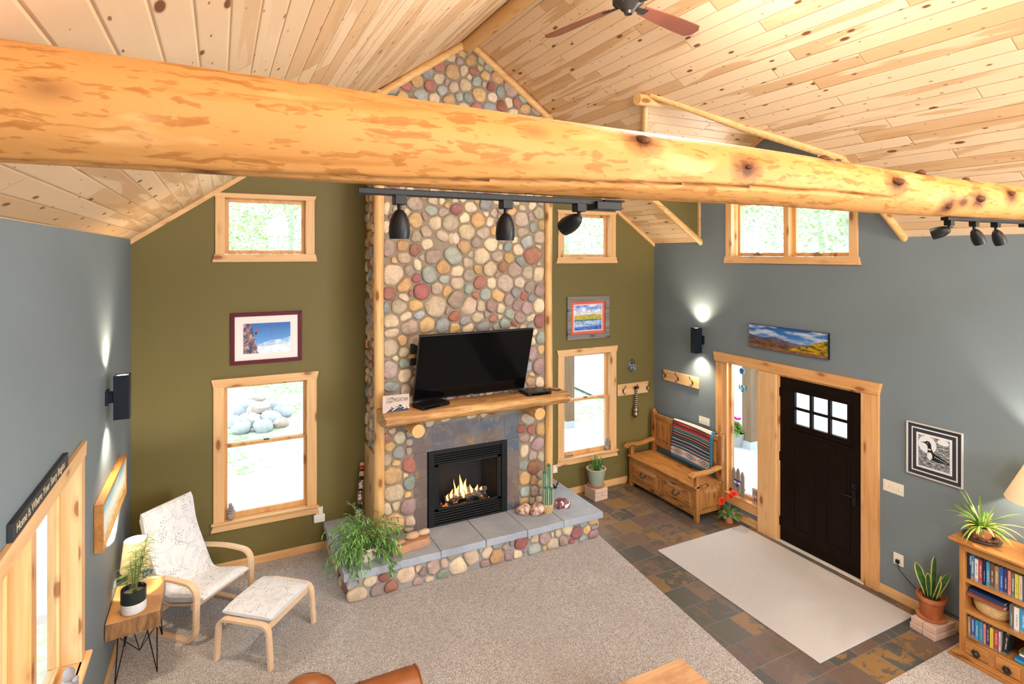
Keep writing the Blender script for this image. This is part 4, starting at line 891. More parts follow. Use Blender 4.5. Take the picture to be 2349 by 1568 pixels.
    plate('wall_outlet', 'white outlet with a black plug below the loon print', 'outlet', (W, -3.752, .428), -PI/2, .098, .118, 1, 'outlet')
    plate('wall_outlet', 'ivory outlet on the olive wall behind the chimney edge', 'outlet', (5.19, 0, .425), 0, .075, .118, 1, 'outlet')
    plate('wall_outlet', 'ivory outlet under the armchair window with a white plug in device', 'outlet', (1.885, 0, .465), 0, .08, .118, 1, 'outlet')
    m = MB(); m.box(1.815, 1.945, -.05, -.0105, .352, .445); tag(m.build('plug_in_device', MT['whiteplastic'], None, smooth=0, bevel=.012, seg=3), 'white plug in box at the outlet under the armchair window', 'plug in device')
    r = thing('power_cord', 'black cord plugged into the outlet behind the snake plant', 'cord', (W-.02, -3.752, .4)); m = MB()
    m.box(W-.032, W-.0102, -3.77, -3.735, .395, .43); m.build('plug', MT['black'], r, bevel=.004)
    m = MB(); m.tube([(W-.03, -3.752, .405), (W-.035, -3.78, .34), (W-.03, -3.88, .26), (W-.03, -3.98, .20), (W-.03, -4.12, .15), (W-.035, -4.3, .15), (W-.03, -4.48, .12), (W-.022, -4.60, .12)], .004, 6); m.build('cable', MT['black'], r)
    # sign over the left window
    r = thing('wooden_sign', 'black sign with gold lettering lying along the head of the blue wall window', 'sign', (XL, 0, 0), PI/2)
    m = MB(); m.box(-4.0, -2.965, -.026, -.002, 2.294, 2.375); m.build('board', flat('chalk_black', (.028, .03, .035), .6, noise=.3), r, smooth=0, bevel=.002, local=True)
    text('lettering', 'Home Is Where Your Story Begins', .062, flat('gold_letters', (.55, .46, .30), .5), r, E3(-3.96, -.0265, 2.316) @ RXP, sx=1.02)
    # mantel things
    mt = 1.8235
    r = thing('mountain_sign', 'small wooden sign lettered about climbing mountains on the mantel', 'sign', (2.545, -1.0, mt), -.04)
    m = MB(); m.box(-.148, .148, -.010, .012, 0, .19); m.build('board', flat('whitewashed_wood', (.56, .45, .40), .7, noise=.15), r, smooth=0, bevel=.002, local=True)
    ik = flat('ink_brown', (.03, .022, .02), .6)
    text('lettering', 'CLIMB', .040, ik, r, E3(-.108, -.0105, .143) @ RXP, sx=.72); text('lettering', 'EVERY', .040, ik, r, E3(-.108, -.0105, .106) @ RXP, sx=.72); text('lettering', 'MOUNTAIN', .060, ik, r, E3(-.026, -.0105, .116) @ RXP, sx=.495)
    m = MB(); disc(m, [(-.125, .004), (-.045, .075), (-.02, .05), (.045, .092), (.10, .045), (.118, .058), (.146, .03), (.146, .004)], -.0105); m.build('mountains', flat('slate_ink', (.06, .055, .06), .6), r, smooth=0, recalc=False, local=True)
    m = MB()
    for P in ([(-.125, .004), (-.045, .075), (-.02, .05), (-.04, .056), (-.05, .052)], [(-.045, .02), (.045, .092), (.10, .045), (.07, .06), (.05, .05), (.035, .062)], [(.08, .03), (.118, .058), (.146, .03), (.12, .043)]):
        for a, b in zip(P, P[1:]+P[:1]): m.tube([(a[0], -.0108, a[1]), (b[0], -.0108, b[1])], .0028, 6)
    m.build('ridges', flat('white_ink', (.8, .78, .76), .6), r, local=True)
    r = thing('television', 'large black flat television tilted forward above the mantel', 'television', (3.497, -.86, 1.885), 0, None, (.315, 0, 0))
    m = MB(); m.box(-.716, .716, -.012, .03, 0, .815); m.box(-.5, .5, .03, .055, .1, .6); m.build('casing', MT['black'], r, smooth=0, bevel=.004, local=True)
    quad(-.706, .706, .022, .806, -.0128).build('screen', MT['screen'], r, smooth=0, recalc=False, local=True)
    m = MB(); m.box(-.02, .02, -.0135, -.0122, .007, .013); m.build('badge', MT['steel'], r, smooth=0, local=True)
    m = MB(); m.rod((0, .05, .3), (0, .10, .22), .03); m.rod((-.25, .05, .45), (-.25, .12, .30), .012); m.build('mount_arm', MT['satin'], r, local=True)
    r = thing('disc_player', 'slim black disc player on the mantel beside the mountain sign', 'media player', (2.975, -.93, mt), .30)
    m = MB(); m.box(-.19, .19, -.105, .105, 0, .042); m.build('case', MT['black'], r, smooth=0, bevel=.005, local=True)
    m = MB(); m.box(-.16, .04, -.1065, -.1045, .012, .03); m.box(.07, .15, -.1065, -.1045, .016, .024); m.build('front_panel', MT['screen'], r, smooth=0, local=True)
    r = thing('cable_box', 'black set top box on the mantel below the television corner', 'media player', (4.335, -.925, mt), .0)
    m = MB(); m.box(-.165, .165, -.14, .12, 0, .042); m.build('case', MT['black'], r, smooth=0, bevel=.008, local=True)
    m = MB(); m.box(-.12, .12, -.1415, -.1395, .010, .03); m.build('front_panel', MT['screen'], r, smooth=0, local=True)
    m = MB(); m.tube([(-.165, .08, .03), (-.24, .06, .012), (-.30, .08, .005), (-.26, .14, .006)], .004, 6); m.build('cable', MT['black'], r, local=True)
    r = thing('remote_control', 'small grey remote control on the mantel end', 'remote control', (4.63, -.90, mt), .5)
    m = MB(); m.box(-.028, .028, -.085, .085, 0, .018); m.build('case', flat('grey_plastic', (.08, .08, .085), .5), r, smooth=0, bevel=.006, local=True)
    m = MB()
    for i in range(3):
        for j in range(5): m.box(-.019+i*.014, -.009+i*.014, -.06+j*.024, -.046+j*.024, .0175, .0195)
    m.build('button_pad', flat('pale_buttons', (.45, .40, .38), .5), r, smooth=0, local=True)
def lights_fixtures():
    # ceiling fan
    r = thing('ceiling_fan', 'ceiling fan with reddish wooden blades and dark motor', 'ceiling fan', (RX, -3.82, 5.36))
    m = MB(); m.lathe([(.02, -.045), (.03, -.05), (.034, -.03), (.05, -.02), (.075, .01), (.115, .03), (.12, .10), (.10, .14), (.05, .17), (.03, .2)], (0, 0, .03), 28); m.build('motor', MT['bronze'], r, local=True)
    m = MB(); m.rod((0, 0, .2), (0, 0, .64), .018); m.lathe([(.07, .60), (.065, .55), (.03, .53)], (0, 0, .02), 20); m.build('downrod', MT['bronze'], r, local=True)
    cher = flat('cherry_blade', (.20, .055, .028), .32, .5, noise=.25)
    for k in range(4):
        a = math.radians(12+90*k); T = Matrix.Rotation(a, 4, 'Z') @ Matrix.Rotation(math.radians(-13), 4, 'X')
        m = MB(); n = 14; up = []; lo = []
        for i in range(n+1):
            u = i/n; x = .17+.70*u; w = .05+.030*math.sin(min(1, u*1.25)*PI*.5)+.0
            if u > .93: w *= math.sqrt(max(.05, 1-((u-.93)/.07)**2*.8))
            up.append((x, w)); lo.append((x, -w))
        m.prism(lo+up[::-1], -.004, .004, lambda p, q, t: T @ V((p, q, t+.06))); m.build('blade', cher, r, smooth=0, bevel=.002, local=True)
        m = MB(); m.hexa([T @ V(q) for q in ((.09, -.02, .048), (.22, -.03, .050), (.22, .03, .050), (.09, .02, .048))], [T @ V(q) for q in ((.09, -.02, .056), (.22, -.03, .056), (.22, .03, .056), (.09, .02, .056))]); m.build('blade_arm', MT['bronze'], r, smooth=0, local=True)
    # track lights under the beam
    def head(par, x, aim, yaw=0):
        m = MB(); m.box(x-.016, x+.016, -.016, .016, -.040, -.010); m.rod((x, 0, -.062), (x, 0, -.038), .006); 
        m.build('adapter', MT['satin'], par, smooth=30, bevel=.002, local=True)
        T = Matrix.Rotation(yaw, 4, 'Z') @ Matrix.Rotation(aim, 4, 'X'); c = (x, 0, -.058)
        prof = [(.001, .006), (.010, .004), (.018, -.006), (.0245, -.022), (.0275, -.04), (.028, -.056), (.0255, -.072), (.0235, -.072), (.0245, -.055), (.02, -.03)]
        m = MB(); m.lathe(prof, c, 22, T); m.build('lamp_head', MT['satin'], par, smooth=50, local=True)
        m = MB(); m.lathe([(.001, -.062), (.0228, -.064), (.0228, -.068), (.001, -.070)], c, 18, T); m.build('bulb', MT['bulb'], par, local=True)
        d = T @ V((0, 0, -1)); return V(c)+V((0, 0, 0)), d
    out = []
    for lab, loc, x1, hs, cx in (('black track light with three heads under the beam before the chimney', (1.54, -5.76, 3.731), .40, ((-.303, .0, 0), (.01, .06, 0), (.262, 1.15, .25)), .36), ('black track light with three heads under the thin end of the beam', (4.25, -5.76, 3.735), .46, ((-.375, 1.25, .40), (-.155, .5, -1.9), (.05, .45, -1.9)), .40)):
        r = thing('track_light', lab, 'track light', loc, 0, 'track lights under the beam')
        m = MB(); m.box(-.415, x1, -.017, .017, -.016, 0); m.build('track', MT['satin'], r, smooth=0, bevel=.002, local=True)
        m = MB(); m.box(cx-.05, cx+.045, -.03, .03, -.032, -.006); m.box(cx-.02, cx+.06, -.026, .026, -.006, 0); m.build('power_box', MT['satin'], r, smooth=0, bevel=.003, local=True)
        for x, a, yw in hs:
            p, d = head(r, x, a, yw); out.append((V(loc)+p, d))
    return out
# ------------------------------------------------------------------ furniture
def arc(pts, r, n=6):
    """round the corners of a polyline"""
    pts = [V(p) for p in pts]; o = [pts[0]]
    for a, b, c in zip(pts, pts[1:], pts[2:]):
        d1, d2 = (a-b), (c-b); k = min(r, d1.length*.49, d2.length*.49); p, q = b+d1.normalized()*k, b+d2.normalized()*k
        for i in range(n+1):
            t = i/n; o.append(p*(1-t)**2+b*2*t*(1-t)+q*t*t)
    return o+[pts[-1]]
def cushion(parent, name, prof, w, th, mat, uvs=1.0):
    """padded pad: prof = centreline points in (d, z); width w along local y"""
    n = 14; P = arc([(p[0], 0, p[1]) for p in prof], .10, 6); dense = []
    for a, b in zip(P, P[1:]):
        k = max(1, int((b-a).length/.05))
        for i in range(k): dense.append(a.lerp(b, i/k))
    dense.append(P[-1]); K = len(dense); L = [0]
    for a, b in zip(dense, dense[1:]): L.append(L[-1]+(b-a).length)
    m = MB(); vs = []; uv = []; mm = 2*(n+1)
    for i, p in enumerate(dense):
        d = (dense[min(i+1, K-1)]-dense[max(i-1, 0)]).normalized(); nn = V((-d.z, 0, d.x))
        e = min(L[i], L[-1]-L[i]); fe = math.sqrt(max(.12, 1-(1-min(1, e/.05))**2)); pin = 1-.18*math.exp(-((L[i]-L[-1]*.5)/.05)**2)*0
        for s in (1, -1):
            for j in range(n+1):
                q = (j/n*2-1)*s; y = q*w/2; fq = max(.25, (1-abs(q)**6))**.5
                vs.append(p+V((0, y*(1-.02*(1-fe)), 0))+nn*(s*th/2*fe*fq)); uv.append((y*uvs+s*.8, L[i]*uvs))
    fs = [(i*mm+j, i*mm+(j+1) % mm, (i+1)*mm+(j+1) % mm, (i+1)*mm+j) for i in range(K-1) for j in range(mm)]+[tuple(range(mm))[::-1], tuple((K-1)*mm+j for j in range(mm))]
    m.add(vs, fs, uv); return m.build(name, mat, parent, smooth=70, local=True)
def chair_set():
    # local x = facing direction, y = towards the window side; origin mid between the two front feet
    c = thing('armchair', 'bentwood lounge armchair with white leaf print cushion in the corner', 'armchair', (.852, -1.03, .012), -PI/4)
    hw = .335; bz = 0.0
    for s in (-1, 1):
        y = s*hw
        P = arc([(-.66, y, .495), (-.30, y, .545), (.02, y, .535), (.005, y, .014), (-.62, y, .014), (-.64, y, .03)], .13, 8)
        m = MB(); m.strip(P, (0, 1, 0), .058, .024); m.build('side_frame', wood('birch', 'x'), c, smooth=50, local=True)
        m = MB(); P = arc([(-.02, s*.255, .33), (-.46, s*.255, .235), (-.60, s*.255, .50), (-.74, s*.255, 1.0)], .16, 8); m.strip(P, (0, 1, 0), .05, .022); m.build('seat_rail', wood('birch', 'x'), c, smooth=50, local=True)
    m = MB(); m.box(-.075, -.05, -hw+.02, hw-.02, .285, .345); m.build('front_stretcher', wood('birch', 'y'), c, smooth=0, bevel=.004, local=True)
    m = MB(); m.box(-.50, -.48, -hw+.02, hw-.02, .16, .215); m.build('rear_stretcher', wood('birch', 'y'), c, smooth=0, bevel=.004, local=True)
    m = MB(); m.box(-.655, -.63, -hw+.02, hw-.02, .46, .52); m.build('back_stretcher', wood('birch', 'y'), c, smooth=0, bevel=.004, local=True)
    cushion(c, 'cushion', [(.035, .385), (-.43, .295), (-.545, .52), (-.665, .76), (-.725, 1.06)], .57, .085, MT['fabric'])
    m = MB()
    for s in (-1, 1): m.box(-.62, -.60, s*hw-.02, s*hw+.02, .0, .01); 
    m.build('foot_pad', MT['black'], c, smooth=0, local=True)
    # ottoman
    o = thing('footstool', 'bentwood footstool with white leaf print cushion before the armchair', 'footstool', (1.206, -1.5015, .012), math.atan2(.527, .443))
    hx, hy = .345, .27                                  # local x long side
    for s in (-1, 1):
        x = s*(hx-.02)
        m = MB(); P = arc([(x, -hy, 0), (x, -hy+.025, .372), (x, hy-.025, .372), (x, hy, 0)], .085, 8); m.strip(P, (1, 0, 0), .055, .023); m.build('leg_frame', wood('birch', 'y'), o, smooth=50, local=True)
    for s in (-1, 1):
        m = MB(); m.box(-hx+.045, hx-.045, s*(hy-.06)-.012, s*(hy-.06)+.012, .30, .36); m.build('rail', wood('birch', 'x'), o, smooth=0, bevel=.003, local=True)
    cushion(o, 'cushion', [(-.285, .40), (-.1, .405), (.1, .405), (.285, .40)], .50, .075, MT['fabric'])
    # side table
    t = thing('side_table', 'small live edge side table with black hairpin legs under the blue wall', 'side table', (.19, -1.28, .012))
    m = MB(); x0, x1, y0, y1 = -.017, .365, -1.60, -.985; m.hexa([(x0, y0-.0, .42), (x1, y0+.04, .42), (x1, y1, .42), (x0, y1+.0, .42)], [(x0, y0-.0, .56), (x1, y0+.04, .56), (x1, y1, .56), (x0, y1+.0, .56)])
    m.build('table_top', [MT['tabletop']], t, smooth=0, bevel=.006)
    for (cx_, cy_) in ((.055, -1.53), (.33, -1.50), (.33, -1.03), (.055, -1.03)):
        sx, sy = (1 if cx_ > .2 else -1), (1 if cy_ > -1.3 else -1); f = V((cx_+sx*.01, cy_+sy*.02, .018))
        m = MB(); m.tube([V((cx_-sx*.07, cy_, .42)), f, V((cx_, cy_-sy*.10, .42))], .0055, 8); m.box(cx_-.05, cx_+.03, cy_-.05, cy_+.05, .416, .42); m.build('leg', MT['satin'], t)
    m = MB(); m.tube([(.06, -1.06, .40), (.19, -1.28, .10), (.33, -1.48, .40)], .004, 6); m.tube([(.33, -1.04, .40), (.19, -1.28, .10), (.06, -1.52, .40)], .004, 6); m.build('brace', MT['satin'], t)
    # lamp on it
    l = thing('table_lamp', 'lit table lamp with cream shade on the side table by the armchair', 'table lamp', (.135, -1.075, .56))
    m = MB(); m.box(-.05, .05, -.05, .05, 0, .13); m.build('base', wood('birch', 'z'), l, smooth=0, bevel=.005, local=True)
    m = MB(); m.rod((0, 0, .13), (0, 0, .30), .009); m.build('stem', MT['bronze'], l, local=True)
    m = MB(); shade_mesh(m, .118, .088, .17, .43); m.build('lamp_shade', MT['shade'], l, local=True, smooth=60)
    m = MB(); m.ball((0, 0, .31), .028, 12, 8); m.build('bulb', MT['bulb'], l, local=True)
    # right lamp
    l = thing('table_lamp', 'lit lamp with tapered cream shade on the bookcase', 'table lamp', (6.83, -5.0, 1.06))
    m = MB(); m.lathe([(.08, 0), (.085, .02), (.04, .04), (.05, .12), (.075, .2), (.04, .3), (.012, .34)], (0, 0, 0), 24); m.build('base', MT['terracotta'], l, local=True)
    m = MB(); m.rod((0, 0, .33), (0, 0, .56), .009); m.build('stem', MT['bronze'], l, local=True)
    m = MB(); shade_mesh(m, .25, .10, .47, .80); m.build('lamp_shade', MT['shade2'], l, local=True, smooth=60)
    m = MB(); m.ball((0, 0, .60), .03, 12, 8); m.build('bulb', MT['bulb'], l, local=True)
    # sofa
    s = thing('leather_sofa', 'tan leather sofa with rolled arm at the bottom edge', 'sofa', (1.5, -4.3, .012))
    L_ = MT['leather']
    m = MB(); m.box(1.10, 2.0, -5.5, -3.30, .08, .40); m.build('base', L_, s, smooth=0, bevel=.03, seg=3)
    for y in (-3.36, -5.44):
        m = MB(); m.tube([(1.20, y, .535), (1.6, y, .535), (1.99, y, .535), (2.045, y, .535)], [.14, .143, .145, .138], 26); m.box(1.2, 2.03, y-.10, y+.10, .08, .53); m.build('arm', L_, s, smooth=40, bevel=.006)
        m = MB(); m.tube([(2.046, y+.142*math.cos(a), .535+.142*math.sin(a)) for a in [k*2*PI/24 for k in range(25)]], .006, 6); m.tube([(1.66, y+.146*math.cos(a), .535+.146*math.sin(a)) for a in [k*PI/12 for k in range(13)]], .004, 6); m.build('piping', L_, s)
    m = MB(); m.tube([(1.16, -3.40, .66), (1.16, -4.4, .67), (1.16, -5.40, .66)], [.13, .14, .13], 20); m.box(1.05, 1.27, -5.42, -3.38, .08, .66); m.build('back', L_, s, smooth=40, bevel=.01)
    for k in range(3):
        y = -3.85-.55*k; m = MB(); m.box(1.28, 1.98, y-.265, y+.265, .40, .52); m.build('seat_cushion', L_, s, smooth=0, bevel=.04, seg=3)
        m = MB(); m.ball((1.34, y, .66), (.13, .27, .20), 16, 10); m.build('back_cushion', L_, s, smooth=70)
    p = thing('leather_pillow', 'rounded tan leather pillow leaning in the sofa corner', 'pillow', (1.36, -3.32, .68))
    m = MB(); m.ball((1.315, -3.365, .70), (.185, .12, .165), 28, 16, .015, random.Random(3), Matrix.Rotation(.25, 4, 'Y'))
    m.tube([V((1.315+.186*math.cos(a), -3.365, .70+.166*math.sin(a))) for a in [k*2*PI/32 for k in range(33)]], .004, 6)
    m.build('cover', L_, p, smooth=70)
    # coffee table
    t = thing('coffee_table', 'rustic wooden coffee table whose corner shows at the bottom edge', 'coffee table', (3.5, -4.4, .012))
    m = MB(); m.box(3.0, 3.992, -5.1, -3.862, .395, .45); m.build('table_top', wood('bench2', 'x') if 0 else MT['coffee'], t, smooth=0, bevel=.006)
    for x in (3.08, 3.91):
        for y in (-5.02, -3.94): m = MB(); m.box(x-.045, x+.045, y-.045, y+.045, .012, .396); m.build('leg', wood('oak', 'z'), t, smooth=0, bevel=.005)
    m = MB(); m.box(3.04, 3.95, -5.05, -3.90, .32, .396); m.build('apron', wood('oak', 'x'), t, smooth=0, bevel=.004)
    # rug
    m = MB(); m.prism([(5.505, -1.85), (6.925, -1.84), (6.90, -3.97), (5.47, -3.98)], .0005, .010, lambda p, q, z: V((p, q, z)))
    tag(m.build('entry_rug', MT['rug'], None, smooth=0, bevel=.003), 'pale grey woven rug on the slate before the front door', 'rug')
def shade_mesh(m, r0, r1, z0, z1, n=40):
    m.lathe([(r0, z0), (r1, z1), (r1-.003, z1), (r0-.003, z0), (r0, z0)], (0, 0, 0), n); del m.f[-2:]; del m.mi[-2:]
def bench():
    b = thing('bench', 'carved wooden storage bench with two drawers under the wall hooks', 'bench', (6.7, -.82, 0))
    x0, x1, y0, y1 = 6.455, 6.965, -1.525, -.10
    def B(q, nm, ax, par=b, bev=.005): m = MB(); m.box(*q); return m.build(nm, wood('bench', ax), par, smooth=0, bevel=bev)
    for y in (y0, y1-.06):
        B((x0, x0+.06, y, y+.06, 0, .64), 'leg', 'z'); B((x1-.06, x1, y, y+.06, 0, 1.09), 'leg', 'z')
        m = MB(); m.tube([(x1-.03, y+.03, 1.088), (x1-.03, y+.03, 1.125)], [.030, .022], 4); m.build('finial', wood('bench', 'z'), b, smooth=0)
        m = MB(); P = [(x0-.10, .625), (x0-.02, .655), (x0+.2, .645), (x1-.05, .68), (x1-.05, .64), (x0+.2, .605), (x0-.02, .61), (x0-.095, .59)]
        m.prism(P, y-.012, y+.072, lambda p, q, t: V((p, t, q))); m.build('armrest', wood('bench', 'x'), b, smooth=0, bevel=.008)
    B((x0-.03, x1-.03, y0+.0, y1, .445, .475), 'seat', 'y')
    B((x0+.01, x0+.035, y0+.05, y1-.05, .085, .445), 'front_panel', 'y')
    B((x0+.0, x0+.04, y0+.06, y1-.06, .385, .445), 'front_rail', 'y'); B((x0, x0+.04, y0+.06, y1-.06, .07, .125), 'front_rail', 'y')
    ym = (y0+y1)/2; B((x0, x0+.042, ym-.04, ym+.04, .12, .39), 'front_stile', 'z')
    for ya, yb in ((y0+.07, ym-.05), (ym+.05, y1-.07)):
        d = B((x0-.002, x0+.03, ya, yb, .135, .375), 'drawer', 'y'); yc = (ya+yb)/2
        m = MB(); m.hexa([(x0-.002, ya+.03, .16), (x0-.002, yb-.03, .16), (x0-.002, yb-.03, .35), (x0-.002, ya+.03, .35)], [(x0-.014, ya+.055, .18), (x0-.014, yb-.055, .18), (x0-.014, yb-.055, .33), (x0-.014, ya+.055, .33)]); m.build('panel', wood('bench', 'y'), d, smooth=0)
        m = MB(); m.tube([(x0-.018, yc-.05, .285), (x0-.045, yc-.05, .27), (x0-.055, yc-.03, .245), (x0-.055, yc+.03, .245), (x0-.045, yc+.05, .27), (x0-.018, yc+.05, .285)], .006, 8)
        for s in (-1, 1): m.ball((x0-.018, yc+s*.05, .285), (.006, .014, .018), 8, 6)
        m.build('pull', MT['bronze'], d)
    for y in (y0+.015, y1-.035):
        p = B((x0+.05, x1-.05, y, y+.02, .085, .445), 'end_panel', 'z')
        s = -1 if y < -1 else 1; yy = y if s < 0 else y+.02
        m = MB(); m.hexa([(x0+.09, yy, .14), (x1-.09, yy, .14), (x1-.09, yy, .39), (x0+.09, yy, .39)], [(x0+.12, yy+s*.012, .17), (x1-.12, yy+s*.012, .17), (x1-.12, yy+s*.012, .36), (x0+.12, yy+s*.012, .36)]); m.build('raised_panel', wood('bench', 'z'), p, smooth=0)
    B((x1-.05, x1-.015, y0+.05, y1-.05, .99, 1.065), 'top_rail', 'y'); B((x1-.05, x1-.015, y0+.05, y1-.05, .575, .64), 'lower_rail', 'y')
    L = (y1-y0-.1)
    B((x1-.04, x1-.022, y0+.05, y1-.05, .63, 1.0), 'back_board', 'z')
    for k in range(5):
        y = y0+.07+L*k/4-.02; B((x1-.05, x1-.015, max(y0+.05, y-.03), min(y1-.05, y+.03), .635, .995), 'back_stile', 'z')
    for k in range(4):
        ya, yb = y0+.09+L*k/4+.02, y0+.07+L*(k+1)/4-.07
        m = MB(); X = x1-.04; m.hexa([(X, ya, .66), (X, yb, .66), (X, yb, .97), (X, ya, .97)], [(X-.014, ya+.03, .70), (X-.014, yb-.03, .70), (X-.014, yb-.03, .93), (X-.014, ya+.03, .93)]); m.build('raised_panel', wood('bench', 'z'), b, smooth=0)
    # blanket draped over the back
    m = MB(); ny, nv = 26, 26; P = arc([(x1+.004, 0, .62), (x1+.008, 0, 1.07), (x1-.03, 0, 1.088), (x1-.066, 0, 1.07), (x1-.085, 0, .8), (x1-.105, 0, .545)], .03, 5)
    D = []
    for a, c in zip(P, P[1:]):
        k = max(1, int((c-a).length/.03)); D += [a.lerp(c, i/k) for i in range(k)]
    D.append(P[-1]); K = len(D); vs = []; uv = []; Ls = [0]
    for a, c in zip(D, D[1:]): Ls.append(Ls[-1]+(c-a).length)
    for i, p in enumerate(D):
        for j in range(ny+1):
            u = j/ny; y = -.585-.80*u; vs.append(V((p.x+.006*math.sin(u*9+i*.25)*(1 if i > K*.6 else .15), y, p.z+.012*math.sin(u*3.1)-.03*u*(1 if i > K*.5 else 0)))); uv.append((u, Ls[i]/Ls[-1]))
    m.add(vs, [(i*(ny+1)+j, i*(ny+1)+j+1, (i+1)*(ny+1)+j+1, (i+1)*(ny+1)+j) for i in range(K-1) for j in range(ny)], uv)
    o = m.build('blanket', MT['serape'], None, smooth=70, recalc=False); md = o.modifiers.new('Solidify', 'SOLIDIFY'); md.thickness = .008; md.offset = 0
    tag(o, 'striped red black and blue woven blanket draped over the bench back', 'blanket')
SPINES = {}
def spine(c):
    k = tuple(c)
    if k not in SPINES:
        t = NT('book_cover', .45, .4); u, v, w = t.sep(t.obj()); r = t.orand()
        band = t.M('MULTIPLY', t.M('GREATER_THAN', w, t.M('ADD', .03, t.M('MULTIPLY', r, .03))), t.M('LESS_THAN', w, t.M('ADD', .12, t.M('MULTIPLY', r, .05))))
        n = t.noise(t.VM('ADD', t.VM('MULTIPLY', t.obj(), (60, 60, 210)), t.VM('MULTIPLY', t.xyz(r, r, r), (91., 57., 33.))), 1, 1, .5)
        ink = (.75, .72, .68) if sum(c) < 1.0 else (.10, .07, .07)
        edge = t.M('LESS_THAN', t.M('ABSOLUTE', t.M('ADD', v, .001)), t.M('ADD', .002, t.M('MULTIPLY', r, .003)))
        cc = t.mix(t.M('MULTIPLY', t.M('MULTIPLY', band, edge), t.ramp(n, [(.40, 0), (.46, .6)])), c, ink)
        cc = t.mix(t.M('LESS_THAN', w, t.M('MULTIPLY', r, .035)), cc, tuple(min(1, x*.4+.15) for x in c[::-1]))
        t.col(cc if k != (.013, .0185, .05) else c); SPINES[k] = t.m
    return SPINES[k]
def book(x, y, z, th, h, d, c, label, group, lean=0, flat_=False, title=None):
    """spine faces -x; y is the centre of the thickness"""
    r = thing('book', label, 'book', (x, y, z), 0, group)
    if flat_: r.rotation_euler = (PI/2, 0, lean)
    elif lean: r.rotation_euler = (lean, 0, 0)
    m = MB(); m.box(0, .003, -th/2, th/2, 0, h); m.box(0, d, -th/2, -th/2+.002, 0, h); m.box(0, d, th/2-.002, th/2, 0, h); m.build('cover', spine(c), r, smooth=0, bevel=.001, local=True)
    m = MB(); m.box(.004, d-.004, -th/2+.002, th/2-.002, .003, h-.003); m.build('pages', MT['paper'], r, smooth=0, local=True)
    if title: text('lettering', title, th*.72, MT['whiteplastic'], r, E3(-.0006, -th*.26, h*.93) @ Matrix.Rotation(-PI/2, 4, 'Z') @ RXP @ Matrix.Rotation(-PI/2, 4, 'Z'), .0003, 'LEFT', 1.1)
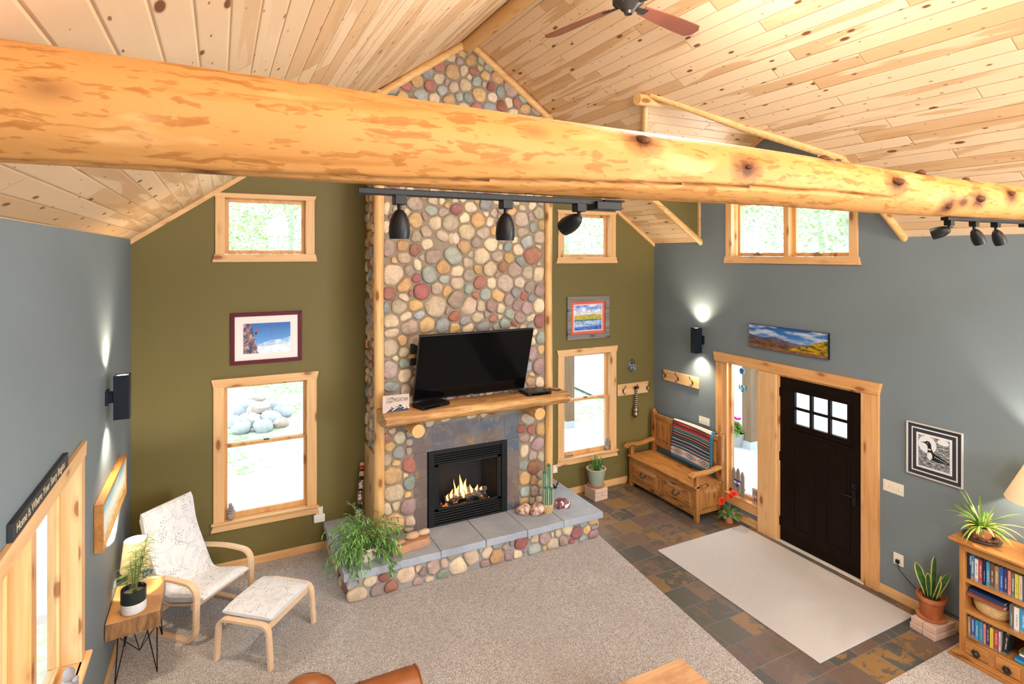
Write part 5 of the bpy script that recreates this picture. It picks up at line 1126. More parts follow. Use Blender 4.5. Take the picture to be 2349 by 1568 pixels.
def bookcase():
    b = thing('bookcase', 'low oak bookcase with three shelves and small drawers by the entry wall', 'bookcase', (6.84, -5.05, .012))
    x0, x1, y0, y1 = 6.652, 7.018, -5.68, -4.478
    def B(q, nm, ax, par=b, bev=.004): m = MB(); m.box(*q); return m.build(nm, wood('oak', ax), par, smooth=0, bevel=bev)
    B((x0, x1, y1-.045, y1, .03, 1.005), 'side_panel', 'z'); B((x0, x1, y0, y0+.045, .03, 1.005), 'side_panel', 'z')
    B((x1-.012, x1, y0, y1, .03, 1.005), 'back_panel', 'z')
    for z in (.715, .445, .205): B((x0+.004, x1-.01, y0+.04, y1-.04, z-.03, z), 'shelf', 'y')
    B((x0-.002, x0+.03, y0+.04, y1-.04, .955, 1.006), 'top_rail', 'y')
    m = MB(); m.hexa([(x0-.01, y0-.02, 1.0), (x1, y0-.02, 1.0), (x1, y1+.01, 1.0), (x0-.01, y1+.01, 1.0)], [(x0-.06, y0-.06, 1.035), (x1, y0-.06, 1.035), (x1, y1+.055, 1.035), (x0-.06, y1+.055, 1.035)]); m.box(x0-.062, x1, y0-.062, y1+.057, 1.035, 1.056); m.build('top', wood('oak2', 'y') if 0 else wood('oak', 'y'), b, smooth=0, bevel=.003)
    for k, (o, z) in enumerate(((.055, .035), (.04, .055), (.025, .07))): B((x0-o, x1, y0-o, y1+o, .012 if k == 0 else z-.02, z), 'plinth', 'y')
    B((x0, x0+.02, y0+.04, y1-.04, .06, .205), 'drawer_front_rail', 'y')
    for k in range(5):
        yc = y1-.135-.222*k; d = B((x0-.010, x0+.01, yc-.085, yc+.085, .075, .175), 'drawer', 'y')
        m = MB(); m.ball((x0-.028, yc, .115), (.018, .02, .02), 10, 8, .15)
        for a in range(6): m.ball((x0-.02, yc+.022*math.cos(a*PI/3), .115+.022*math.sin(a*PI/3)), (.008, .012, .012), 8, 6)
        m.build('knob', MT['bronze'], d)
    bl, te, wh, rd, nv, br, tn, pu, pk, gy, ye, be = (.02, .10, .36), (.06, .22, .36), (.68, .67, .64), (.45, .05, .07), (.012, .018, .05), (.15, .06, .03), (.30, .19, .12), (.05, .03, .10), (.62, .24, .20), (.12, .13, .13), (.62, .55, .05), (.66, .50, .32)
    gr, or_, cy, bk = (.05, .2, .09), (.6, .22, .04), (.03, .28, .55), (.02, .02, .02)
    row1 = [((.013, .0185, .05), 'black book with white title, first on the top shelf'), (te, 'teal and blue book second on the top shelf'), (wh, 'white spined book beside the teal one on the top shelf'), (rd, 'red book on the top shelf, next to the white one'), (nv, 'dark navy book right of the red one on the top shelf'), (cy, 'bright blue book in the middle left of the top shelf'), (br, 'dark brown book right of the bright blue one'), (tn, 'tan book near the middle of the top shelf'), (bl, 'deep blue book right of the tan one on the top shelf'), (pu, 'dark purple book on the top shelf'), (pk, 'pink book on the top shelf'), (gy, 'charcoal book between pink and yellow ones on the top shelf'), (ye, 'bright yellow book on the top shelf'), (be, 'beige book right of the yellow one'), (bl, 'navy blue book right of the beige one on the top shelf'), (wh, 'white book near the right edge of the top shelf'), (rd, 'dark red book at the right edge of the top shelf')]
    ys = -4.528; ths = [.024, .030, .029, .029, .027, .028, .031, .034, .031, .028, .024, .024, .027, .026, .026, .028, .03]; rb = random.Random(2)
    for (c, lab), th in zip(row1, ths): book(x0+.03, ys-th/2, .7155, th-.002, rb.uniform(.195, .218), .15, c, lab, 'books on the top shelf', title='MARTIAN' if lab.startswith('black book') else None); ys -= th
    # middle shelf
    k = thing('basket', 'shallow oval straw basket on the middle shelf under two flat books', 'basket', (6.79, -4.67, .4455))
    m = MB(); T = Matrix.Diagonal((.95, 1.18, 1, 1)); prof = []
    for i in range(16): z = .004+.118*i/15; prof.append((.095+.022*math.sin(PI*(i/15)*.75)+(.002 if i % 2 else -.002), z))
    m.lathe(prof, (0, 0, 0), 36, T); m.build('weave', MT['straw'], k, smooth=50, local=True)
    def flatbook(x, y, z, w, d, th, c, lab, grp):
        r = thing('book', lab, 'book', (x, y, z), 0, grp); m = MB(); m.box(0, d, -w/2, w/2, 0, .003); m.box(0, d, -w/2, w/2, th-.003, th); m.box(0, .003, -w/2, w/2, 0, th); m.build('cover', spine2(c), r, smooth=0, bevel=.001, local=True)
        m = MB(); m.box(.004, d-.004, -w/2+.004, w/2-.004, .003, th-.003); m.build('pages', MT['paper'], r, smooth=0, local=True)
    flatbook(x0+.015, -4.665, .5695, .27, .21, .030, (.28, .08, .04), 'brick red book lying flat on the straw basket', 'flat books on the basket')
    flatbook(x0+.035, -4.665, .6005, .26, .2, .028, (.02, .05, .16), 'dark blue book lying flat on top of the red one', 'flat books on the basket')
    ys = -4.83
    for c, lab, th in ((gy, 'grey patterned book right of the basket', .03), (wh, 'white book on the middle shelf right of the basket', .04), (cy, 'bright blue book on the middle shelf', .045), (gr, 'green book on the middle shelf right edge', .035), (be, 'cream book beside the green one on the middle shelf', .03)): book(x0+.03, ys-th/2, .4455, th-.002, rb.uniform(.19, .215), .15, c, lab, 'books on the middle shelf'); ys -= th
    ys = -4.528
    for c, lab, th in ((tn, 'brown and cream book first on the bottom shelf', .026), (bl, 'royal blue book second on the bottom shelf', .030), (cy, 'sky blue book third on the bottom shelf', .03), (te, 'teal blue book fourth on the bottom shelf', .032), (pk, 'salmon pink book on the bottom shelf', .021), (pu, 'violet book on the bottom shelf', .026), (ye, 'yellow and black book on the bottom shelf', .027), (rd, 'faded red book on the bottom shelf', .036), (wh, 'thin white book on the bottom shelf beside the red one', .014)): book(x0+.03, ys-th/2, .2055, th-.002, rb.uniform(.165, .185), .14, c, lab, 'books on the bottom shelf'); ys -= th
    book(x0+.03, ys-.028, .2065, .03, .18, .14, bk, 'black book leaning at the end of the bottom shelf row', 'books on the bottom shelf', lean=.10)
    z = .2055
    for c, lab, th, w in ((cy, 'bright blue large book at the bottom of the flat stack', .03, .30), (bl, 'royal blue book second in the flat stack', .026, .26), (wh, 'white book third in the flat stack', .022, .24), (ye, 'yellow edged dark book on top of the flat stack', .022, .25)): flatbook(x0+.02+.01*(.3-w)*10, -5.02, z, w, .2, th, c if c != ye else (.10, .09, .02), lab, 'flat book stack on the bottom shelf'); z += th+.001
def spine2(c): return flat('flat_cover', c, .45, .4)
# ------------------------------------------------------------------ plants and small things
G1, G2, G3, G4 = (.10, .24, .03), (.055, .16, .025), (.20, .36, .06), (.03, .09, .02)
def jit(c, r, k=.25): f = 1+r.uniform(-k, k); return tuple(max(.005, x*f) for x in c)
def pot_prof(r0, r1, h, rim=.014, rh=.03): return [(r0*.2, 0), (r0, .003), (r1-.004, h-rh), (r1+rim, h-rh), (r1+rim, h), (r1-.006, h), (r1-.012, h-.02), (r1*.3, h-.022)]
def bricks(label, loc, rz, courses, w, d, group=None):
    for k, hs in enumerate(courses):
        for (x0, x1, y0, y1) in hs:
            m = MB(); c = ((x0+x1)/2, (y0+y1)/2); m.box(x0-c[0], x1-c[0], y0-c[1], y1-c[1], .001, .056); o = m.build('brick', MT['brick'], None, smooth=0, bevel=.005)
            o.location = Matrix.Rotation(rz, 4, 'Z') @ V((c[0], c[1], k*.057)) + V(loc); o.rotation_euler = (0, 0, rz); tag(o, label, 'brick', group)
def plants():
    r = random.Random(17)
    # trailing plant on the hearth
    p = thing('potted_plant', 'trailing green plant in a pale stone planter on the hearth end', 'plant', (2.20, -1.06, HZ))
    m = MB(); m.lathe([(.03, 0), (.10, .0), (.125, .115), (.135, .12), (.115, .12), (.105, .09), (.02, .09)], (0, 0, .001), 6, Matrix.Rotation(.3, 4, 'Z') @ Matrix.Diagonal((1.25, 1.02, 1.1, 1))); m.build('planter', MT['pale_stone'], p, smooth=0, bevel=.004, local=True)
    m = MB(); m.lathe([(.001, .10), (.115, .10), (.001, .104)], (0, 0, 0), 12); m.build('soil', MT['soil'], p, local=True)
    m = MB()
    for k in range(110):
        a = r.uniform(0, 2*PI); el = r.uniform(.25, 1.45); L = r.uniform(.28, .54)
        q = V((r.uniform(-.07, .07), r.uniform(-.06, .06), .11)); d = V((math.cos(a)*math.cos(el), math.sin(a)*math.cos(el)*.85, math.sin(el)*1.2)).normalized(); pts = [q.copy()]; n = 9
        for i in range(n):
            d = (d+V((math.cos(a)*.05, math.sin(a)*.05, -(.10+.30*i/n)*(1.25-el*.45)))+V((r.uniform(-.1, .1), r.uniform(-.1, .1), 0))).normalized(); q = q+d*(L/n)
            if q.z < .012 and q.xy.length < .5: q.z = .012
            pts.append(q.copy())
        m.cur = jit((.13, .17, .05), r); m.tube(pts, .0026, 5, False)
        for i in range(2, n+1):
            for w_ in range(3 if i > 3 else 1):
                s0 = pts[i-1].lerp(pts[i], r.random()); dd = (pts[i]-pts[i-1]).normalized()*.75+V((r.uniform(-.9, .9), r.uniform(-.9, .9), r.uniform(-.6, .35))); dd.normalize(); l_ = r.uniform(.026, .046); rd = r.uniform(.0048, .0075); dn = V((0, 0, -.18*l_))
                m.cur = jit(r.choice(((.17, .36, .07), (.11, .28, .06), (.08, .20, .05), (.25, .45, .11))), r)
                m.tube([s0, s0+dd*l_*.3, s0+dd*l_*.75+dn, s0+dd*l_+dn*2], [.0015, rd, rd*.9, .002], 6, True, .38)
                if r.random() < .45:
                    s1 = s0+dd*l_+dn*2; d2 = (dd+V((r.uniform(-.6, .6), r.uniform(-.6, .6), r.uniform(-.8, 0)))).normalized(); m.tube([s1, s1+d2*l_*.35, s1+d2*l_*.8+dn, s1+d2*l_+dn*2], [.0015, rd*.95, rd*.8, .0015], 6, True, .38)
    m.cur = (1, 1, 1); m.build('foliage', MT['leaf'], p, local=True)
    # rain stick
    s = thing('rain_stick', 'decorated dark rain stick leaning between chimney and olive wall', 'rain stick', (2.22, -.50, HZ))
    a, b = V((2.235, -.50, .335)), V((2.375, -.10, 1.0)); m = MB(); m.tube([a.lerp(b, i/8) for i in range(9)], .027, 14); m.build('tube', MT['black'], s)
    for t0, t1, mt in ((.80, .87, MT['straw']), (.955, 1.0, MT['straw']), (.90, .94, flat('red_band', (.5, .03, .03), .5)), (.62, .74, MT['carved']), (.40, .58, MT['carved']), (.2, .32, MT['carved'])):
        m = MB(); m.tube([a.lerp(b, t0), a.lerp(b, (t0+t1)/2), a.lerp(b, t1+.003)], .0285, 14); m.build('band', mt, s)
    # stones on the hearth
    def rock(name, lab, cat, c, rad, mat, seed, nz=.10, n=18, grp=None, facets=0):
        m = MB(); rr = random.Random(seed); m.ball((0, 0, 0), rad, n, n-6, nz, rr)
        for i, v in enumerate(m.v):
            if facets: v *= 1+rr.uniform(-facets, facets)
            if v.z < -rad[2]*.72: v.z = -rad[2]*.72
        o = m.build(name, mat, None, smooth=40 if facets else 70); zb = min(v.z for v in m.v); o.location = (c[0], c[1], c[2]-zb+.0008); return tag(o, lab, cat, grp)
    m = MB(); rr = random.Random(8); n = 14; P = []
    ang = math.atan2(.10, .47)
    T = Matrix.Translation((2.68, -1.085, HZ+.001)) @ Matrix.Rotation(ang, 4, 'Z'); O = [(-.235, -.055), (-.12, -.075), (-.02, -.06), (.09, -.085), (.20, -.075), (.245, -.02), (.225, .06), (.10, .085), (-.06, .075), (-.20, .055)]
    k = len(O); m.add([T @ V((x*1.0, y, 0)) for x, y in O]+[T @ V((x*1.02, y*1.04, .05)) for x, y in O]+[T @ V((x*.94, y*.9, .088+.008*math.sin(x*20))) for x, y in O], [tuple(range(k))[::-1], tuple(range(2*k, 3*k))]+[(l*k+i, l*k+(i+1) % k, (l+1)*k+(i+1) % k, (l+1)*k+i) for l in (0, 1) for i in range(k)])
    tag(m.build('sandstone_block', flat('red_sandstone', (.47, .25, .15), .85, noise=.3), None, smooth=20, bevel=.008), 'flat red sandstone block on the hearth left of the fire', 'rock')
    sand = flat('tan_sandstone', (.56, .34, .22), .8, noise=.2); zt = HZ+.094
    rock('pebble', 'long tan pebble in the middle of the sandstone block', 'pebble', (2.71, -1.065, zt), (.082, .042, .04), sand, 1, .04, grp='pebbles on the sandstone block')
    rock('pebble', 'pale oval pebble at the right end of the sandstone block', 'pebble', (2.855, -1.03, zt), (.072, .04, .034), flat('cream_pebble', (.62, .45, .30), .8, noise=.15), 2, .04, grp='pebbles on the sandstone block')
    rock('pebble', 'brown pebble at the left end of the sandstone block', 'pebble', (2.555, -1.11, zt), (.062, .045, .026), flat('brown_pebble', (.40, .25, .15), .8, noise=.2), 3, .04, grp='pebbles on the sandstone block')
    gm = NT('geode_rock', .6, .4); vv = gm.obj(); gm.col(gm.ramp(gm.noise(vv, 16, 6, .7), [(.36, (.20, .08, .06)), (.46, (.50, .30, .22)), (.53, (.70, .56, .44)), (.66, (.78, .72, .66))])); gm.bump(gm.noise(vv, 30, 5, .7), .8, .02); gm = gm.m
    rock('geode', 'rough cream and rust rock, left one of the pair by the cactus', 'rock', (4.19, -.905, HZ), (.095, .075, .07), gm, 4, .12, facets=.05)
    rock('geode', 'rough pinkish rock touching the cactus pot', 'rock', (4.335, -.985, HZ), (.10, .08, .082), gm, 5, .12, facets=.05)
    ag = NT('agate', .4, .5); vv = ag.obj(); ag.col(ag.ramp(ag.noise(vv, 11, 4, .6, 1.0), [(.46, (.18, .05, .06)), (.52, (.24, .08, .085)), (.55, (.78, .70, .70))])); ag = ag.m
    rock('agate', 'dark red and white agate rock right of the cactus', 'rock', (4.72, -.965, HZ), (.115, .075, .068), ag, 9, .14, facets=.06)
    m = MB(); rr = random.Random(5)
    for k in range(9): a = rr.uniform(0, 6.28); m.tube([(4.95, -.40, HZ+.001), (4.95+.03*math.cos(a), -.40+.03*math.sin(a), HZ+.05), (4.95+.06*math.cos(a), -.40+.06*math.sin(a), HZ+rr.uniform(.06, .12))], [.006, .004, .002], 6)
    m.ball((4.95, -.40, HZ+.012), (.03, .03, .012), 10, 6); tag(m.build('twig_ornament', MT['bronze'], None), 'small dark twig ornament at the back of the hearth by the chimney', 'ornament')
    # cactus
    c = thing('potted_cactus', 'tall ribbed column cactus in a straw colored pot on the hearth', 'cactus', (4.475, -1.0, HZ+.001))
    m = MB(); m.lathe([(.02, 0), (.055, 0), (.066, .03), (.072, .075), (.076, .115), (.068, .118), (.06, .10), (.01, .10)], (0, 0, 0), 20, wob=.02); m.build('pot', MT['straw'], c, local=True)
    m = MB(); m.lathe([(.001, .10), (.062, .10), (.001, .108)], (0, 0, 0), 14); m.build('soil', MT['soil'], c, local=True)
    for (x, y, h, rad) in ((-.028, -.02, .335, .034), (.028, -.026, .32, .036), (-.03, .022, .52, .030), (.03, .02, .60, .032), (0, .03, .47, .030)):
        m = MB(); d = MB(); nr = 9
        prof = [(.7, 0), (.95, .05), (1, .2), (1.02, .5), (1, .8), (.92, .92), (.68, .975), (.3, .998)]; vs = []
        for f, t in prof:
            for j in range(nr*2):
                aa = PI*j/nr; q = rad*f*(1 if j % 2 == 0 else .72); vs.append((x+q*math.cos(aa), y+q*math.sin(aa), .10+(h-.10)*t))
        n2 = nr*2; vs.append((x, y, h)); K = len(prof); m.cur = (.035, .17, .085)
        m.add(vs, [(i*n2+j, i*n2+(j+1) % n2, (i+1)*n2+(j+1) % n2, (i+1)*n2+j) for i in range(K-1) for j in range(n2)]+[((K-1)*n2+j, (K-1)*n2+(j+1) % n2, K*n2) for j in range(n2)])
        col = m.build('column', MT['leaf'], c, smooth=20, local=True)
        for j in range(nr):
            aa = 2*PI*j/nr
            for k in range(int(h/.022)):
                t = .06+.9*k/(h/.022); f = 1.02 if t < .85 else 1.02-(t-.85)*2.2
                d.ball((x+rad*f*math.cos(aa), y+rad*f*math.sin(aa), .10+(h-.10)*t), (.0042, .0042, .006), 5, 3)
        d.build('spines', MT['areole'], col, smooth=0, recalc=False, local=True)
    # succulent on bricks
    w = .20
    bricks('pale brick of the stack under the green glazed pot', (5.735, -.255, 0), .06, [[(-.115, .115, -.125, -.002), (-.115, .115, .002, .125)], [(-.115, -.002, -.125, .125), (.002, .115, -.125, .125)], [(-.115, .115, -.125, -.002), (-.115, .115, .002, .125)]], w, w, 'bricks under the green pot')
    p = thing('potted_succulent', 'green glazed pot of finger leaved succulent on the brick stack by the bench', 'plant', (5.74, -.25, .172))
    m = MB(); m.lathe([(.02, 0), (.105, 0), (.122, .012), (.126, .024), (.11, .022), (.02, .014)], (0, 0, .0005), 28); m.build('saucer', MT['terracotta'], p, local=True)
    m = MB(); m.lathe([(.02, .016), (.092, .016), (.112, .09), (.132, .2), (.138, .25), (.125, .25), (.118, .22), (.02, .22)], (0, 0, 0), 30); m.build('pot', MT['glazed'], p, local=True)
    m = MB(); m.tube([(.1375*math.cos(a), .1375*math.sin(a), .252) for a in [k*2*PI/30 for k in range(31)]], .011, 8); m.build('rim', flat('tan_rim', (.52, .32, .20), .6), p, local=True)
    m = MB(); m.lathe([(.001, .215), (.12, .215), (.001, .225)], (0, 0, 0), 16); m.build('soil', MT['soil'], p, local=True)
    for k in range(22):
        a = r.uniform(0, 6.28); q = V((r.uniform(0, .07)*math.cos(a), r.uniform(0, .07)*math.sin(a), .215)); L = r.uniform(.09, .20); o = r.uniform(.2, .75)
        m = MB(); m.cur = jit((.07, .20, .04), r); d = V((math.cos(a)*o, math.sin(a)*o, 1)).normalized(); m.tube([q, q+d*L*.4, q+d*L*.75+V((0, 0, .01)), q+d*L+V((0, 0, .016))], [.009, .013, .013, .006], 8, True, .7); m.build('leaf', MT['leaf'], p, local=True)
    # gerbera
    p = thing('potted_flower', 'red gerbera in a small terracotta pot beside the bench end', 'plant', (6.86, -1.695, .0005))
    m = MB(); m.lathe(pot_prof(.052, .068, .14, .006, .03), (0, 0, 0), 24); m.build('pot', MT['terracotta'], p, local=True)
    m = MB(); m.lathe([(.001, .115), (.06, .115), (.001, .12)], (0, 0, 0), 12); m.build('soil', MT['soil'], p, local=True)
    for k in range(9):
        a = k*2*PI/9+r.uniform(-.2, .2); m = MB(); m.cur = jit((.05, .14, .035), r); m.blade((0, 0, .12), (math.cos(a), math.sin(a), r.uniform(.3, 1.1)), 0, r.uniform(.16, .22), .085, r.uniform(.9, 1.6), 6, .3); m.build('leaf', MT['leaf'], p, local=True, recalc=False)
    for (fx, fy, fz, tl, az, rad) in ((-.10, .03, .285, .9, PI, .060), (-.02, -.10, .42, .35, -2.2, .062), (-.055, -.07, .375, .8, -2.8, .045)):
        m = MB(); m.cur = (.12, .25, .06); m.tube([(0, 0, .12), (fx*.4, fy*.4, .12+(fz-.12)*.6), (fx, fy, fz)], .0045, 6); st = m.build('stem', MT['leaf'], p, local=True)
        T = E3(fx, fy, fz) @ Matrix.Rotation(az, 4, 'Z') @ Matrix.Rotation(tl, 4, 'Y')
        m = MB(); 
        for ring, (rr_, n_) in enumerate(((rad, 20), (rad*.8, 16), (rad*.55, 12))):
            for j in range(n_):
                a = 2*PI*(j+.5*ring)/n_; m.cur = jit((.78, .055, .012), r, .15); w_ = rr_*.2; z = .004*ring
                P = [(.1*rr_, -w_*.4, z), (.1*rr_, w_*.4, z), (.62*rr_, w_, z+.006+.006*ring), (rr_, 0, z+.003+.008*ring), (.62*rr_, -w_, z+.006+.006*ring)]
                c_, s_ = math.cos(a), math.sin(a); m.add([T @ V((x*c_-y*s_, x*s_+y*c_, zz)) for x, y, zz in P], [(0, 1, 2, 3, 4)])
        m.build('petals', MT['plain'], st, smooth=0, recalc=False, local=True)
        m = MB(); m.cur = (.16, .04, .02); m.ball(T @ V((0, 0, .01)), rad*.2, 10, 6); m.build('flower_center', MT['plain'], st, local=True)
    # things on the sidelight sill
    pk = thing('picket_fence_ornament', 'three weathered grey pickets with a painted heart on the sidelight sill', 'ornament', (W+.02, -1.66, .306))
    for k, (y, h) in enumerate(((-1.60, .36), (-1.672, .37), (-1.745, .345))):
        m = MB(); m.prism([(y-.031, .306), (y+.031, .306), (y+.031, .306+h-.06), (y+.012, .306+h-.01), (y, .306+h), (y-.012, .306+h-.01), (y-.031, .306+h-.06)], W+.015, W+.028, lambda p_, q, t: V((t, p_, q))); m.build('picket', wood('fence', 'z'), pk, smooth=0, bevel=.002)
    m = MB(); m.box(W+.028, W+.036, -1.78, -1.57, .40, .43); m.build('cross_rail', wood('fence', 'y'), pk, smooth=0)
    def heart(sc, n=28): return [(sc*16*math.sin(t)**3/17, sc*(13*math.cos(t)-5*math.cos(2*t)-2*math.cos(3*t)-math.cos(4*t))/17) for t in [2*PI*k/n for k in range(n)]]
    m = MB(); H = heart(.062); m.prism(H, W+.006, W+.0145, lambda p_, q, t: V((t, -1.668-p_, .478+q))); hb = m.build('heart', flat('flag_blue', (.01, .05, .42), .5), pk, smooth=0)
    X = W+.0052; hp = [(p_, q) for p_, q in H]; cl = clip(clip(hp, 0, 1, .018), 0, -1, .016)
    m = MB(); m.add([(X, -1.668-p_, .478+q) for p_, q in cl], [tuple(range(len(cl)))]); m.build('white_stripe', MT['whiteplastic'], hb, smooth=0, recalc=False)
    m = MB(); m.add([(X-.0006, -1.672-.0-.020*math.cos(t), .479+.020*math.sin(t)) for t in [.7+k*(2*PI-1.4)/16 for k in range(17)]]+[(X-.0006, -1.672-.010*math.cos(t), .479+.010*math.sin(t)) for t in [.7+k*(2*PI-1.4)/16 for k in range(17)]], [(k, k+1, 18+k, 17+k) for k in range(16)]); m.build('red_ring', flat('flag_red', (.55, .02, .02), .5), hb, smooth=0, recalc=False)
    m = MB(); m.add([(X-.0006, -1.672+.0095*math.cos(t), .479+.0095*math.sin(t)) for t in [k*2*PI/16 for k in range(16)]], [tuple(range(16))]); m.build('gold_disc', flat('flag_gold', (.75, .42, .02), .5), hb, smooth=0, recalc=False)
    b = thing('bicycle_sign', 'small wooden block with a bicycle drawing on the sidelight sill', 'sign', (W+.012, -2.0, .3058), -PI/2)
    m = MB(); m.box(-.078, .038, -.016, .016, 0, .20); m.build('block', flat('painted_block', (.56, .40, .32), .7, noise=.2), b, smooth=0, bevel=.003, local=True)
    m = MB(); 
    for cx_ in (-.05, .012): m.tube([(cx_+.020*math.cos(a), -.0165, .045+.020*math.sin(a)) for a in [k*PI/9 for k in range(19)]], .0022, 5)
    for P in (((-.05, .045), (-.035, .085)), ((-.038, .075), (0.0, .075)), ((-.038, .072), (-.02, .045)), ((-.02, .045), (0, .078)), ((0, .082), (.012, .045)), ((-.02, .045), (-.05, .045)), ((-.045, .088), (-.028, .086)), ((-.008, .084), (.008, .084))): m.tube([(P[0][0], -.0165, P[0][1]), (P[1][0], -.0165, P[1][1])], .0022, 5)
    m.build('bicycle', MT['black'], b, local=True)
    m = MB(); 
    BI = flat('blue_ink', (.05, .12, .2), .6)
    for zc, w_ in ((.165, .035), (.145, .03), (.125, .04)):
        m = MB(); m.box(-.06, -.06+w_*2, -.0168, -.0155, zc-.004, zc+.004); m.build('lettering', BI, b, smooth=0, local=True)
    m = MB(); n = 24; pts = [(.038*(1+.16*math.cos(9*t))*math.cos(t), .042*(1+.16*math.cos(9*t))*math.sin(t)) for t in [2*PI*k/72 for k in range(72)]]
    m.prism(pts, W+.058, W+.064, lambda p_, q, t: V((t, -1.70-p_, 1.985+q))); o = m.build('suncatcher', MT['steelblue'], None, smooth=0); tag(o, 'round scalloped blue suncatcher high on the sidelight glass', 'suncatcher', 'suncatchers on the sidelight glass')
    s = thing('suncatcher', 'oval teal suncatcher with side wings lower on the sidelight glass', 'suncatcher', (W+.06, -1.70, 1.75), 0, 'suncatchers on the sidelight glass')
    te = flat('teal_glass', (.03, .25, .32), .2, .5)
    m = MB(); m.lathe([(.022, -.003), (.038, -.003), (.038, .003), (.022, .003), (.022, -.003)], (W+.061, -1.71, 1.75), 24, Matrix.Rotation(PI/2, 4, 'Y') @ Matrix.Diagonal((1.3, .8, 1, 1))); del m.f[-2:]; del m.mi[-2:]; m.build('ring', te, s)
    m = MB(); m.ball((W+.061, -1.71, 1.75), (.004, .012, .022), 10, 8); m.build('center', te, s)
    for y in (-1.66, -1.77):
        m = MB(); m.ball((W+.061, y, 1.765), (.003, .010, .04), 8, 8); m.build('wing', te, s)
    # window sill pieces
    cairn = flat('cairn_stone', (.30, .27, .26), .85, noise=.25)
    def stack(lab, x, y, z, sc, gap):
        t = thing('stone_cairn', lab, 'ornament', (x, y, z))
        zz = .001
        for k, (rx, ry, h) in enumerate(((.036, .03, .075), (.045, .034, .024), (.040, .03, .024), (.03, .026, .022), (.02, .018, .035))):
            m = MB(); m.ball(((.004 if k % 2 else -.003)*sc, 0, (zz+h/2)*sc), (rx*sc, ry*sc, h/2*sc*1.06), 14, 9, .05); m.build('stone', cairn, t, local=True); zz += h*.98
    stack('stacked grey stone cairn on the sill of the armchair window', .925, .01, .562, 1.05, 0)
    stack('stacked pale stone cairn on the sill of the bench window', 6.125, .01, .557, 1.08, 0)
    t = thing('small_sign', 'little wooden word ornament on the left of the bench window sill', 'ornament', (5.43, .0, .557)); m = MB(); m.box(-.075, .075, -.012, .012, .0005, .05); m.build('block', flat('worn_pine', (.50, .33, .20), .7, noise=.3), t, smooth=0, bevel=.004, local=True)
    m = MB()
    for k in range(5): m.box(-.062+k*.026, -.046+k*.026, -.0135, -.011, .012, .036)
    m.build('lettering', flat('brown_ink', (.10, .05, .04), .6), t, smooth=0, local=True)
    t = thing('stone_figure', 'smooth grey stone figure on the sill of the blue wall window', 'ornament', (-.015, -2.86, .8625))
    m = MB(); m.ball((0, 0, .045), (.05, .055, .043), 16, 10, .06); m.build('base_stone', cairn, t, local=True); m = MB(); m.ball((0, .005, .115), (.032, .036, .042), 14, 10, .05); m.build('head_stone', cairn, t, local=True); m = MB(); m.ball((.035, -.01, .085), (.02, .026, .018), 10, 8); m.build('arm_stone', cairn, t, local=True)
    # side table plant
    p = thing('potted_plant', 'feathery young conifer in a black and white pot on the side table', 'plant', (.165, -1.46, .5605))
    m = MB(); m.lathe([(.02, 0), (.088, .001), (.094, .012), (.094, .085)], (0, 0, 0), 32); m.build('white_base', MT['whiteplastic'], p, local=True)
    m = MB(); m.lathe([(.0942, .083), (.0945, .088), (.093, .185), (.086, .187), (.083, .165), (.02, .165)], (0, 0, 0), 32); m.build('black_band', flat('black_ceramic', (.02, .028, .026), .25, .5), p, local=True)
    m = MB(); m.lathe([(.001, .158), (.084, .16), (.001, .165)], (0, 0, 0), 14); m.build('soil', MT['soil'], p, local=True)
    m = MB()
    for (tx, ty, h) in ((.10, .02, .46), (.02, -.03, .36), (-.03, .03, .26), (.06, .05, .32)):
        tip = V((tx, ty, .16+h)); base = V((tx*.15, ty*.15, .16)); m.cur = (.16, .13, .05); m.tube([base, base.lerp(tip, .5)+V((.005, 0, 0)), tip], [.0045, .0035, .002], 6)
        for k in range(int(h/.045)):
            f = .22+.78*k/(h/.045); c = base.lerp(tip, min(1, f))
            for j in range(4):
                a = j*2*PI/4+k*.8; L = .15*(1.12-f*.66); d = V((math.cos(a), math.sin(a), .25)).normalized(); e = c+d*L+V((0, 0, -L*.35)); md = c+d*L*.5
                m.cur = jit((.24, .40, .10), r); m.tube([c, md, e], [.0018, .0015, .0008], 4, False)
                for i in range(9):
                    u = (i+1)/9; q = c.lerp(md, u*2) if u < .5 else md.lerp(e, u*2-1)
                    for sgn in (-1, 1):
                        sd = d.cross(V((0, 0, 1))).normalized()*sgn; tp = q+(sd*.8+d*.6)*.03*(1.15-u*.6); n_ = V((0, 0, 1))
                        m.add([q-d*.0032, q+d*.0032, tp+V((0, 0, -.004))], [(0, 1, 2)])
    m.cur = (1, 1, 1); m.build('foliage', MT['leaf'], p, smooth=0, recalc=False, local=True)
    m = MB(); m.cur = (.02, .16, .55)
    for k in range(7): m.ball((.10+r.uniform(-.03, .03), .02+r.uniform(-.03, .03), .27+r.uniform(-.03, .03)), (.012, .012, .008), 8, 5)
    m.build('blue_ornament', MT['plain'], p, local=True)
    # snake plant
    bricks('pale brick of the low stack under the snake plant', (6.83, -4.175, 0), -.10, [[(-.15, -.0, -.115, -.002), (-.15, 0, .002, .115), (.003, .16, -.115, -.002), (.003, .16, .002, .115)], [(-.14, .15, -.11, .0), (-.14, .15, .004, .11)]], .2, .2, 'bricks under the snake plant')
    p = thing('snake_plant', 'yellow edged snake plant in a terracotta pot on bricks by the bookcase', 'plant', (6.845, -4.155, .1145))
    m = MB(); m.lathe([(.02, 0), (.10, 0), (.118, .012), (.122, .022), (.105, .018), (.02, .012)], (0, 0, 0), 28); m.build('saucer', MT['terracotta'], p, local=True)
